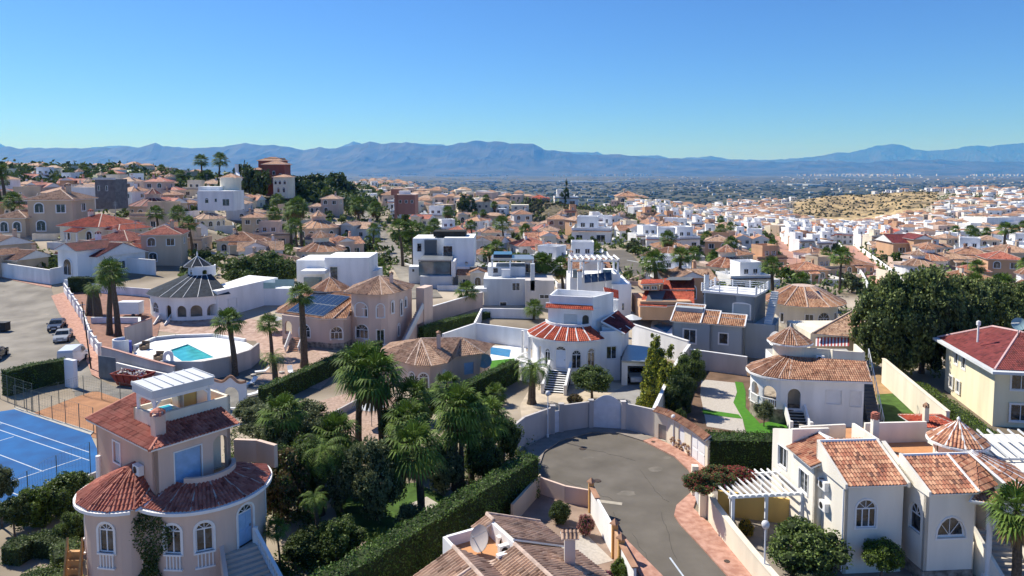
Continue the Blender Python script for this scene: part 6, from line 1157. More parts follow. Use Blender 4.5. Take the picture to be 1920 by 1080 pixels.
# red skip
t = WT('skip', 'red metal skip full of white rubble on the grey yard', 'skip', G(250, 722)); x, y, z = t.loc; mb = MB(); b0 = [(-1.6, -.8), (1.6, -.8), (1.6, .8), (-1.6, .8)]; t0_ = [(-2.3, -1.1), (2.3, -1.1), (2.3, 1.1), (-2.3, 1.1)]; cs, sn = math.cos(R(-15)), math.sin(R(-15)); rr = lambda p, z_: (x + p[0] * cs - p[1] * sn, y + p[0] * sn + p[1] * cs, z_)
mb.add([rr(p, .1) for p in b0] + [rr(p, 1.5) for p in t0_], [(i, (i + 1) % 4, 4 + (i + 1) % 4, 4 + i) for i in range(4)] + [(3, 2, 1, 0)]); mb.add([rr(p, .15) for p in b0] + [rr((p[0] * .97, p[1] * .95), 1.5) for p in t0_], [(4 + i, 4 + (i + 1) % 4, (i + 1) % 4, i) for i in range(4)])
for a, b in zip(t0_, t0_[1:] + t0_[:1]): mb.bar(rr(a, 1.5), rr(b, 1.5), .12)
for k in (-1.2, -.4, .4, 1.2): mb.bar(rr((k, -.88), .2), rr((k * 1.3, -1.13), 1.45), .1)
t.part('container', mb, mat('red_paint', (.30, .05, .035), .6, .3, 1.5)); mb = MB(); rnd = random.Random(5)
for k in range(46): c = Vector(rr((rnd.uniform(-1.9, 1.9), rnd.uniform(-.8, .8)), 1.2 + rnd.uniform(0, .55))); s = rnd.uniform(.12, .4); vs = [c + Vector((rnd.uniform(-s, s), rnd.uniform(-s, s), rnd.uniform(-s, s) * .6)) for _ in range(5)]; mb.add(vs, [(0, 1, 2), (0, 2, 3), (0, 3, 4), (1, 2, 4), (0, 1, 4)])
t.part('rubble', mb, mat('white_rubble', (.6, .56, .52), .9, .3, 2))
# vehicles -----------------------------------------------------------------
def car(pos, rot, paint, label, van=False, group=None, sc=1.15):
    t = T('parked_car' if not van else 'parked_van', label, 'van' if van else 'car', pos, rot, group); L, W_, H_ = (4.3, 1.78, 1.45) if not van else (4.6, 1.85, 1.95); mb = MB(); h = L / 2
    if van: prof = [(-h, .35), (-h, .95), (-h + .15, 1.05), (-h + .9, 1.2), (-h + 1.5, 1.88), (-h + 1.8, 1.95), (h - .1, 1.93), (h, 1.7), (h, .35)]; belt = 1.15
    else: prof = [(-h, .32), (-h, .72), (-h + .1, .82), (-h + 1.15, .95), (-h + 1.9, 1.38), (-h + 2.5, 1.45), (h - 1.0, 1.38), (h - .3, .98), (h, .9), (h, .35)]; belt = .93
    sec = [(-1, 0), (-.93, 1), (.93, 1), (1, 0)]; n = len(prof)
    def wdt(x, z): k = max(0, (z - belt)) / (H_ - belt); e = 1 - .12 * (abs(x) / h) ** 4; return W_ / 2 * e * (1 - .2 * k)
    for s_ in (-1, 1): mb.add([(x, s_ * wdt(x, z), z) for x, z in prof], [tuple(range(n)) if s_ < 0 else tuple(range(n))[::-1]])
    for (x0, z0), (x1, z1) in zip(prof, prof[1:] + prof[:1]): mb.add([(x0, -wdt(x0, z0), z0), (x0, wdt(x0, z0), z0), (x1, wdt(x1, z1), z1), (x1, -wdt(x1, z1), z1)], [(3, 2, 1, 0)])
    body = t.part('body', mb, paint); gl = MB(); e = .012
    def pane(pts): gl.add(pts, [tuple(range(len(pts)))]); gl.add(pts, [tuple(range(len(pts)))[::-1]])
    if van:
        a, b = (-h + .95, 1.24), (-h + 1.48, 1.84)
        for s_ in (-1, 1): pane([(x, s_ * (wdt(x, z) + e), z) for x, z in ((-h + 1.15, 1.22), (-h + 2.2, 1.22), (-h + 2.2, 1.72), (-h + 1.6, 1.72))])
    else:
        a, b = (-h + 1.22, .99), (-h + 1.86, 1.34); c, d = (h - .92, 1.32), (h - .4, 1.04)
        pane([(c[0] + .03, -wdt(*c) * .9, c[1]), (c[0] + .03, wdt(*c) * .9, c[1]), (d[0] + .03, wdt(*d) * .9, d[1]), (d[0] + .03, -wdt(*d) * .9, d[1])])
        for s_ in (-1, 1): pane([(x, s_ * (wdt(x, z) + e), z) for x, z in ((-h + 1.4, 1.0), (h - .7, 1.02), (h - 1.05, 1.32), (-h + 2.0, 1.33))])
    pane([(a[0] - .02, -wdt(*a) * .9, a[1] + .02), (a[0] - .02, wdt(*a) * .9, a[1] + .02), (b[0] - .02, wdt(*b) * .9, b[1] + .02), (b[0] - .02, -wdt(*b) * .9, b[1] + .02)])
    t.part('glass', gl, M['glass'])
    for x in (-h + .85, h - .85):
        for s_ in (-1, 1):
            w = MB(); w.tube([(x, s_ * (W_ / 2 - .2), .32), (x, s_ * (W_ / 2 + .01), .32)], .32, 14); wo = t.part('wheel', w, M['black']); w = MB(); w.tube([(x, s_ * (W_ / 2), .32), (x, s_ * (W_ / 2 + .025), .32)], .19, 10); t.part('rim', w, M['metal'], wo)
    for s_ in (-1, 1):
        w = MB(); w.box(-h - .02, -h + .06, s_ * W_ * .34 - .17, s_ * W_ * .34 + .17, .6, .78); t.part('headlight', w, M['frame'])
        w = MB(); w.box(h - .05, h + .015, s_ * W_ * .36 - .12, s_ * W_ * .36 + .12, .7, .9); t.part('tail_light', w, mat('red_lens', (.4, .02, .02), .3, .1, 1))
        w = MB(); w.box(-h + 1.2, -h + 1.35, s_ * (W_ / 2 + .1) - .1, s_ * (W_ / 2 + .1) + .1, .95, 1.1); t.part('mirror', w, paint)
    w = MB(); w.box(-h - .03, -h, -.26, .26, .42, .54); t.part('number_plate', w, M['frame']); t.o.scale = (sc * (1.12 if van else 1),) * 3; return t
def paint(n, c): return mat(n, c, .25, .03, 1, spec=.6)
gA = 'cars parked along the pink pavement'
car(G(107, 617), R(112), paint('navy_paint', (.025, .035, .06)), 'dark blue car parked farthest up the row by the pink pavement', group=gA)
car(G(119, 638), R(112), paint('silver_paint', (.30, .31, .31)), 'silver grey car parked between the dark blue car and the white van', group=gA)
car(G(137, 682), R(-75), paint('white_paint', (.66, .68, .71)), 'white van parked nose down beside the pink pavement', True, gA)
car((*P(1193, 716, 0)[:1], 87.2, 0), R(90), paint('white_paint', (.66, .68, .71)), 'white car inside the open garage of the white villa')
car(G(-8, 672), R(-70), paint('dark_paint', (.03, .035, .04)), 'dark car at the left edge of the pale road')
t = WT('trailer', 'white box trailer on the red brown yard beside the round villa', 'trailer', G(247, 594)); x, y, z = t.loc; mb = MB(); mb.box(x - 1.9, x + 1.7, y - .9, y + .9, z + .6, z + 2.6); mb.box(x - 1.95, x + 1.75, y - .95, y + .95, z + 2.6, z + 2.68); t.part('body', mb, M['frame']); mb = MB(); [mb.tube([(x + .8, y + s, z + .35), (x + .8, y + s + .2, z + .35)], .35, 12) for s in (-1.1, .9)]; t.part('wheels', mb, M['black']); mb = MB(); mb.bar((x + 1.7, y, z + .5), (x + 2.9, y, z + .45), .1); t.part('drawbar', mb, M['metal'])
t = WT('sign_board', 'black skip bin standing at the left edge of the pale road', 'bin', G(5, 622)); x, y, z = t.loc; mb = MB(); mb.box(x - 1.5, x + .9, y - .6, y + .6, z + .2, z + 1.5); mb.box(x - 1.55, x + .95, y - .65, y + .65, z + 1.5, z + 1.6); t.part('container', mb, M['black']); t.o.name = 'waste_bin'
t = WT('telegraph_pole', 'slender dark pole standing on the pink pavement', 'pole', G(171, 693)); x, y, z = t.loc; mb = MB(); mb.tube([(x - .8, y, z + 9.0), (x, y, z)], [.06, .1], 8); t.part('pole', mb, M['dark']); mb = MB(); mb.bar((x - 1.1, y, z + 8.6), (x - .4, y, z + 8.6), .08); t.part('cross_arm', mb, M['metal'])
bwall([(126, 724), (143, 728)], 3.4, M['white'], 'tall white gate pillar at the end of the left hedge', name='gate_pillar', cat='pillar', th=.5)
# pink villa surroundings
bwall([(560, 722), (640, 690)], .7, M['pinkpale'], 'low pale edging wall of the pink terrace', th=.2)
bwall([(785, 612), (905, 575)], 2.6, M['pinkpale'], 'pink rendered wall behind the clipped hedge', coping=M['trim'])
bwall([(600, 800), (700, 745)], .8, M['wallgrey'], 'low wall beside the gravel clearing', th=.2)
# turquoise pool compound
t = WT('pool_wall', 'white walled pool court left of the white villa', 'wall', (-2, 100, 0)); zz = 0
wall(t, [P(832, 662, 0), P(892, 640, 0), P(1002, 655, 0)], 0, 2.8, (), M['white'], th=.3); wall(t, [P(892, 640, 0), P(905, 610, 0), P(1010, 612, 0)], 0, 2.9, (), M['white'], th=.3, name='rear_wall')
drape('pool_deck', [(895, 650), (905, 635), (985, 640), (990, 690), (900, 690)], deckw, .02, 'white paving round the small blue pool')
drape('pool', [(905, 662), (912, 650), (958, 656), (955, 670)], waterb, .05, 'small rectangular blue pool', kind='structure')
drape('turf', [(905, 678), (965, 672), (965, 690), (912, 700)], turf, .03, 'small artificial lawn below the blue pool')
drape('pool', [(1225, 612), (1240, 605), (1262, 612), (1250, 625)], waterb, .12, 'round blue pool beside the grey villa')
drape('pool_deck', [(1218, 628), (1222, 603), (1245, 596), (1270, 608), (1270, 640)], deckw, .08, 'white paving round the pool beside the grey villa')
bwall([(1186, 590), (1240, 600)], 1.2, M['white'], 'low white parapet above the round blue pool', coping=M['trim'])
# parasols and garden furniture
def parasol(px, py, r, h, m, label):
    t = WT('parasol', label, 'parasol', G(px, py)); x, y, z = t.loc; mb = MB(); mb.tube([(x, y, z), (x, y, z + h + .3)], .04, 6); t.part('pole', mb, M['metal']); mb = MB(); mb.lathe(x, y, [(r, z + h - .35), (r * .5, z + h), (.03, z + h + .3)], 8, cap=False); mb.lathe(x, y, [(r, z + h - .38), (r * .5, z + h - .04), (.02, z + h + .26)], 8, cap=False); t.part('canopy', mb, m)
parasol(697, 800, 1.3, 2.4, M['canvas'], 'white parasol in the gravel clearing among palms'); parasol(512, 622, 1.6, 2.4, M['canvas'], 'white parasol beside the pink villa entrance'); parasol(1185, 618, 1.6, 2.2, M['canvas'], 'white sunshade behind the red roof wing')
def lounger(px, py, rot, label, group):
    x, y, z = G(px, py); t = T('sun_lounger', label, 'sun lounger', (x, y, z), rot, group); mb = MB(); mb.box(-.9, .4, -.32, .32, .28, .36); t.part('seat', mb, M['frame']); mb = MB(); mb.add([(.4, -.32, .3), (.4, .32, .3), (.95, .32, .75), (.95, -.32, .75), (.4, -.32, .38), (.4, .32, .38), (.95, .32, .83), (.95, -.32, .83)], [(3, 2, 1, 0), (4, 5, 6, 7), (0, 1, 5, 4), (1, 2, 6, 5), (2, 3, 7, 6), (3, 0, 4, 7)]); t.part('backrest', mb, M['frame']); mb = MB(); [mb.box(a - .03, a + .03, b - .03, b + .03, 0, .28) for a in (-.8, .3) for b in (-.28, .28)]; t.part('leg', mb, M['frame'])
for k, (a, b, c, lb) in enumerate(((470, 722, 1.2, 'white lounger nearest the wavy wall'), (492, 700, .4, 'white lounger left of the low palm'), (545, 700, 2.0, 'white lounger beside the pink terrace edge'), (478, 742, .9, 'white lounger closest to the dark shrubs'))): lounger(a, b, c, lb, 'white loungers in the pink paved garden')
rnd = random.Random(9)
for k in range(9):
    px, py = [(488, 735), (500, 722), (520, 728), (533, 712), (560, 705), (548, 716), (475, 705), (505, 742), (528, 700)][k]; x, y, z = G(px, py); mb = MB(); s = rnd.uniform(.25, .5); vs = [(x + s * math.cos(a) * rnd.uniform(.7, 1.1), y + s * math.sin(a) * rnd.uniform(.7, 1.1), z + hh_) for hh_ in (0, s * .6) for a in (0, 1, 2, 3, 4, 5)]; mb.add(vs + [(x, y, z + s * .8)], [(i, (i + 1) % 6, 6 + (i + 1) % 6, 6 + i) for i in range(6)] + [(6 + i, 6 + (i + 1) % 6, 12) for i in range(6)])
    tobj('garden_rock', mb, mat('pale_rock', (.5, .47, .42), .9, .2, 3), 'pale rock in the planted rockery of the pink villa garden', 'rock', 'pale rocks of the rockery')
# ================================================================ named houses in the middle distance
def Xd(px, d): return (px - 960) / F * d
def Zd(py, d): k = (PP - py) / F; return CH + d * (-ST + k * CT) / (CT + k * ST)
def pbox(t, x0, x1, y0, y1, d, dep, m, name='wall', parent=None, top=None):
    """block whose front shows between these pixels at depth d"""
    mb = MB(); mb.box(Xd(x0, d), Xd(x1, d), d, d + dep, Zd(y1, d), Zd(y0, d), 0, 1 if top else None); return t.part(name, mb, [m] + ([top] if top else []), parent)
def pwin(t, x0, x1, y0, y1, d, n=1, arch=0, kind='win', trim=0, m=None, side=None, glass=None):
    w = Xd(x1, d) - Xd(x0, d); fr = Frame2((Xd(x0, d), d - .12), (Xd(x1, d), d - .12)); z0, z1 = Zd(y1, d), Zd(y0, d); fill(t, fr, O(0, w, z0, z1 - arch * w / 2, arch * w / 2, kind, n, trim, m), glass=glass)
def mod(label, px, py, d, cat='house', name='modern_house'): return WT(name, label, cat, (Xd(px, d), d, terr(Xd(px, d), d)))
WH, GB, DG = M['white'], M['greyblue'], M['darkgrey']
t = mod('white cubic modern house with one tall dark window behind the pink villa', 620, 545, 138)
pbox(t, 553, 662, 488, 552, 138, 9, WH); pbox(t, 606, 690, 483, 552, 136.5, 9, WH, 'front_block'); pbox(t, 560, 606, 508, 514, 134, 4, WH, 'canopy'); pwin(t, 616, 631, 500, 529, 136.5, 1, trim=.15); pbox(t, 566, 600, 520, 545, 137.8, .3, M['glassb'], 'glass_wall'); pbox(t, 636, 660, 481, 483, 139, 4, M['pv'], 'solar_panel'); pbox(t, 690, 705, 508, 552, 140, 6, WH, 'low_wing')
t = WT('glass_railing', 'pale green glass railing round the terrace left of the white cubic house', 'railing', G(500, 545))
for a, b, c, d_ in ((478, 512, 530, 541), (512, 548, 524, 537)): mb = MB(); mb.box(Xd(a, 128), Xd(b, 128), 128, 128.05, Zd(d_, 128), Zd(c, 128)); t.part('pane', mb, mat('pale_green_glass', (.35, .55, .52), .15, .1, 1))
mb = MB(); mb.box(Xd(476, 128), Xd(552, 128), 128.1, 133, 1, Zd(541, 128)); t.part('terrace', mb, WH)
t = mod('big modern white house with grey panel, rooftop solar panels and glass sunroom', 830, 530, 150)
pbox(t, 773, 832, 447, 560, 152, 9, WH); pbox(t, 832, 888, 446, 500, 150, 10, WH, 'upper_block'); pbox(t, 795, 818, 450, 486, 151.4, .5, DG, 'grey_panel'); pwin(t, 830, 848, 461, 481, 150, 1, trim=.2); pwin(t, 781, 790, 456, 472, 152, 1, trim=.1); pbox(t, 812, 872, 434, 444, 153, 5, M['dark'], 'solar_panel'); pbox(t, 783, 845, 487, 490, 143, 9, M['metal'], 'sunroom_roof'); pbox(t, 784, 843, 491, 517, 144, 7, M['glassb'], 'sunroom'); pbox(t, 765, 880, 500, 560, 148, 3, WH, 'base_block'); pbox(t, 845, 852, 490, 520, 143.5, 8, WH, 'side_wall'); pbox(t, 786, 846, 518, 545, 142.5, 3, GB, 'terrace_wall')
pwin(t, 771, 776, 504, 510, 148, 1); pwin(t, 855, 870, 505, 515, 148, 2)
t = mod('grey and white modern house with roof pergola and pale stair wall', 965, 575, 126)
pbox(t, 906, 1000, 523, 590, 126, 8, GB); pbox(t, 985, 1040, 526, 590, 124, 9, M['wallgrey'], 'side_block'); pbox(t, 914, 985, 500, 524, 130, 6, WH, 'upper_block'); pbox(t, 920, 1002, 486, 489, 129, 7, M['metal'], 'roof_canopy'); pbox(t, 925, 960, 477, 483, 131, 5, M['pv'], 'solar_panel')
for px in (921, 955, 998): pbox(t, px, px + 3, 489, 523, 129, .4, WH, 'post')
pwin(t, 937, 950, 566, 578, 126, 1, trim=.1); pwin(t, 924, 934, 502, 512, 130, 1); pbox(t, 940, 956, 505, 526, 127.5, 1.6, WH, 'chimney'); pbox(t, 995, 1003, 495, 545, 124, .9, GB, 'chimney'); pwin(t, 1012, 1030, 552, 560, 124, 2); pbox(t, 880, 912, 541, 548, 125, 3, WH, 'balcony'); pwin(t, 960, 975, 530, 545, 126, 2)
t = mod('white house with open white roof pergola and solar panels behind the round white villa', 1130, 590, 116)
pbox(t, 1070, 1160, 520, 600, 118, 8, WH); pbox(t, 1150, 1186, 533, 605, 116, 10, WH, 'side_block'); pbox(t, 1138, 1165, 514, 560, 117, 7, WH, 'stair_block'); pbox(t, 1075, 1092, 506, 521, 117.7, .2, M['glassb'], 'glass_railing'); pbox(t, 1132, 1148, 506, 521, 118.5, .2, M['glassb'], 'glass_railing')
mb = MB(); d = 118
for px in (1072, 1095, 1130, 1160): mb.bar((Xd(px, d), d, Zd(521, d)), (Xd(px, d), d, Zd(489, d)), .3); mb.bar((Xd(px, d), d + 5, Zd(521, d)), (Xd(px, d), d + 5, Zd(489, d)), .3)
mb.bar((Xd(1070, d), d, Zd(489, d)), (Xd(1162, d), d, Zd(489, d)), .3); mb.bar((Xd(1070, d), d + 5, Zd(489, d)), (Xd(1162, d), d + 5, Zd(489, d)), .3); [mb.bar((Xd(px, d), d - .5, Zd(488, d) + .2), (Xd(px, d), d + 5.5, Zd(488, d) + .2), .25, .2) for px in range(1073, 1163, 11)]; t.part('roof_pergola', mb, WH)
z = Zd(530, 116); pvpanels(t, (Xd(1096, 116), 115.2, z), (1.15, .15, .1), (.1, 1.5, 1.2), 4, 1); pwin(t, 1156, 1161, 570, 588, 116, 1); pwin(t, 1168, 1173, 568, 582, 116, 1); x, y = Xd(1088, 112), 112; chimney(t, x, y, 4, Zd(510, 112), .7, WH)
t = mod('low house with bright red roofs and dark solar sheets left of the grey villa', 1245, 590, 112); d = 112
pbox(t, 1203, 1300, 565, 600, d, 8, M['peach']); faces_roof(t, [[(Xd(1200, d), d - .6, Zd(572, d)), (Xd(1252, d), d - .6, Zd(574, d)), (Xd(1262, d + 5), d + 5, Zd(545, d + 5)), (Xd(1212, d + 5), d + 5, Zd(543, d + 5))], [(Xd(1250, d), d - .2, Zd(573, d)), (Xd(1305, d), d - .2, Zd(570, d)), (Xd(1305, d + 5), d + 5, Zd(546, d + 5)), (Xd(1258, d + 5), d + 5, Zd(546, d + 5))], [(Xd(1245, d + 5), d + 5, Zd(543, d + 5)), (Xd(1305, d + 5), d + 5, Zd(543, d + 5)), (Xd(1305, d + 9), d + 9, Zd(522, d + 9)), (Xd(1248, d + 9), d + 9, Zd(522, d + 9))]], TR['bright'], True, (), M['trim'], .1)
pbox(t, 1207, 1238, 532, 545, d + 3, 4, M['peach'], 'dormer'); mb = MB(); tile_face(mb, [(Xd(1203, d + 2), d + 2, Zd(533, d + 2)), (Xd(1246, d + 2), d + 2, Zd(531, d + 2)), (Xd(1246, d + 7), d + 7, Zd(524, d + 7)), (Xd(1206, d + 7), d + 7, Zd(524, d + 7))]); t.part('dormer_roof', mb, [TR['bright'], M['trim']]); pwin(t, 1208, 1220, 536, 543, d + 3, 2); pwin(t, 1224, 1234, 536, 543, d + 3, 2)
for a, b, c, e, dd in ((1213, 1244, 570, 549, 0), (1250, 1298, 529, 523, 6)): mb = MB(); mb.add([(Xd(a, d + dd), d + dd, Zd(c, d + dd) + .35), (Xd(b, d + dd), d + dd, Zd(c, d + dd) + .35), (Xd(b + 7, d + dd + 4), d + dd + 4, Zd(e, d + dd + 4) + .35), (Xd(a + 7, d + dd + 4), d + dd + 4, Zd(e, d + dd + 4) + .35)], [(0, 1, 2, 3)]); t.part('solar_sheet', mb, M['darkgrey'])
t = mod('brown tiled villa with red and white striped awning beside the big pine', 1585, 650, 92); d = 92
pbox(t, 1528, 1622, 625, 700, d, 8, M['cream']); faces_roof(t, [[(Xd(1528, d), d - .6, Zd(624, d)), (Xd(1624, d), d - .6, Zd(632, d)), (Xd(1622, d + 7), d + 6, Zd(583, d + 6)), (Xd(1605, d + 6), d + 6, Zd(585, d + 6))]], TR['brown'], True, [((Xd(1528, d), d - .6, Zd(623, d)), (Xd(1605, d + 6), d + 6, Zd(584, d + 6)))], M['mortar'], .16)
mb = MB(); n_ = 20; am = [M['white'], mat('red_stripe', (.5, .08, .07), .8, .05, 1)]
for k in range(n_): a, b = lerp(1538, 1602, k / n_), lerp(1538, 1602, (k + 1) / n_); mb.add([(Xd(a, d - 1.6), d - 1.6, Zd(649, d - 1.6)), (Xd(b, d - 1.6), d - 1.6, Zd(649, d - 1.6)), (Xd(b, d - .1), d - .1, Zd(632, d)), (Xd(a, d - .1), d - .1, Zd(632, d))], [(0, 1, 2, 3)], k % 2)
t.part('awning', mb, am); pwin(t, 1540, 1560, 655, 680, d, 2)
# hill top buildings
t = mod('tall dark red villa with stacked tiled roofs on the hilltop', 505, 365, 300); d = 300; RD = M['red']
for a, b, c, e, dd in ((494, 535, 308, 372, 0), (474, 515, 318, 372, 4), (486, 530, 301, 318, 6)):
    pbox(t, a, b, c, e, d + dd, 8, RD, 'wall'); hip(t, Xd(a, d + dd), Xd(b, d + dd), d + dd, d + dd + 8, Zd(c, d + dd), .35, .6, TR['terra'])
for px, py in ((500, 320), (512, 320), (500, 335), (512, 335), (524, 325), (524, 340)): pwin(t, px, px + 5, py, py + 8, d, 1, .6)
pbox(t, 498, 530, 296, 303, d + 8, 5, M['peach'], 'roof_tower')
t = mod('cream three-storey house with arched loggias beside the dark red villa', 530, 365, 290); d = 290
pbox(t, 513, 541, 332, 372, d, 9, M['cream']); hip(t, Xd(513, d), Xd(541, d), d, d + 9, Zd(332, d), .3, .5, TR['orange'])
for px in (515, 523, 532): pwin(t, px, px + 5, 338, 346, d, 1, .9)
for px in (520, 530): pwin(t, px, px + 5, 351, 361, d, 1, .9)
t = mod('brick-pink tower block with a slim shaft in mid town', 745, 400, 250, 'building', 'tower_house'); d = 250; BP = stucco('brick_pink_render', (.36, .18, .14))
pbox(t, 742, 778, 366, 402, d, 9, BP); pbox(t, 739, 743, 364, 410, d - 1, 2, BP, 'shaft'); pbox(t, 733, 750, 354, 366, d + 6, 6, BP, 'rear_block'); hip(t, Xd(731, d), Xd(752, d), d + 6, d + 12, Zd(354, d + 6), .35, .5, TR['brown']); pbox(t, 748, 768, 358, 366, d + 2, 3, WH, 'roof_room'); pbox(t, 741, 779, 364.5, 366, d - .3, 9.6, M['pinkpale'], 'cornice')
for px in (748, 759, 770): pwin(t, px, px + 5, 375, 381, d, 1)
t = mod('square grey stone tower attached to a white arcaded house on the left hill', 200, 380, 210, 'tower', 'stone_tower'); d = 212
pbox(t, 179, 216, 336, 392, d, 7, mat('grey_tower_stone', (.15, .155, .165), .9, .25, 1)); mb = MB()
for k in range(9): x = Xd(lerp(178, 215, k / 8), d); mb.box(x - .35, x + .35, d - .2, d + .3, Zd(337, d), Zd(333, d))
t.part('battlement', mb, M['greyblue']); pwin(t, 184, 188, 348, 358, d, 1); pwin(t, 199, 203, 348, 358, d, 1)
t = mod('white villa with three arches left of the grey stone tower', 155, 390, 215); d = 215
pbox(t, 134, 180, 352, 392, d, 8, WH); mb = MB(); tile_face(mb, [(Xd(148, d), d + 1, Zd(351, d)), (Xd(180, d), d + 1, Zd(351, d)), (Xd(180, d), d + 5, Zd(342, d + 5)), (Xd(152, d), d + 5, Zd(342, d + 5))], False); t.part('roof', mb, [TR['terra'], M['trim']]); [pwin(t, px, px + 7, 368, 380, d, 1, .9) for px in (141, 156, 169)]; balustrade(t, [(Xd(134, d), d), (Xd(180, d), d)], Zd(352, d), .9)
t = mod('white hillside villa with a round stone turret above it', 405, 392, 205); d = 205
pbox(t, 370, 438, 358, 395, d, 8, WH); pbox(t, 372, 410, 350, 360, d + 3, 5, WH, 'upper_block'); wall(t, arc(Xd(410, d), d + 9, 3, 120, 420, 16), Zd(372, d), Zd(333, d), (), M['cream'], name='turret'); hip(t, Xd(395, d), Xd(425, d), d + 7, d + 12, Zd(334, d), .5, .4, TR['orange']); pwin(t, 384, 391, 371, 381, d, 1, .9); pwin(t, 402, 407, 372, 379, d, 1); pwin(t, 417, 430, 373, 386, d, 2)
bwall([(310, 392), (372, 396)], 4.5, WH, 'high white terrace wall below the hillside villa', th=.4)
t = mod('white hillside stair tower left of the dark red villa', 445, 350, 260, 'stairway', 'white_stairway'); mb = MB(); d = 260
pbox(t, 442, 446, 308, 345, d, 1.5, WH, 'pillar'); mb.bar((Xd(447, d), d, Zd(328, d)), (Xd(465, d), d - 8, Zd(350, d)), 1.2, 2); mb.bar((Xd(452, d), d, Zd(333, d)), (Xd(456, d), d - 14, Zd(372, d)), 1.2, 1.5); t.part('stair_wall', mb, WH)
# ================================================================ generic houses
def gwin(t, a, b, s, w, z0, z1, arch=0, n=2):
    p = Path([a, b]); (q, nn), (r_, _) = p.at(s - w / 2), p.at(s + w / 2, -1); fr = Frame2(off(q, nn, .02), off(r_, nn, .02)); mb = MB(); fr.ring(mb, outline(w + .24, z0 - .12, z1, arch and arch + .12), outline(w - .08, z0 + .04, z1, arch and arch - .04), 0, .09); [fr.bx(mb, x - .03, x + .03, 0, .05, z0, z1) for x in [-w / 2 + w * j / n for j in range(1, n)]]; fr.slab(mb, outline(w, z0, z1, arch), 0, .02, 1); t.part('window', mb, [M['frame'], M['glass']])
def gen_block(t, x0, x1, y0, y1, z0, z1, roof='hip', fine=True, wins=(), pitch=.4, name='wall', tm=None, over=.45):
    mb = MB(); c = [(x0, y0), (x1, y0), (x1, y1), (x0, y1)]; mb.prism(c, z0, z1); t.part(name, mb, M['cream'])
    if roof == 'hip': hip(t, x0, x1, y0, y1, z1, pitch, over, tm or TR['terra'], fine, cap=.12)
    elif roof == 'gable': hip(t, x0, x1, y0, y1, z1, pitch, .35, tm or TR['terra'], fine, gable=True, cap=.12)
    elif roof == 'flat':
        mb = MB(); e = .15; mb.prism([(x0 - .04, y0 - .04), (x1 + .04, y0 - .04), (x1 + .04, y1 + .04), (x0 - .04, y1 + .04), (x0 - .04, y0 - .04), (x0 + e, y0 + e), (x0 + e, y1 - e), (x1 - e, y1 - e), (x1 - e, y0 + e), (x0 + e, y0 + e)], z1, z1 + .8); t.part('parapet', mb, M['cream'])
    for f, s, w, a, b, ar in wins: i = 'fbrl'.index(f); A_, B_ = [(c[0], c[1]), (c[2], c[3]), (c[1], c[2]), (c[3], c[0])][i]; gwin(t, A_, B_, s, w, a, b, ar)
GEN = {}
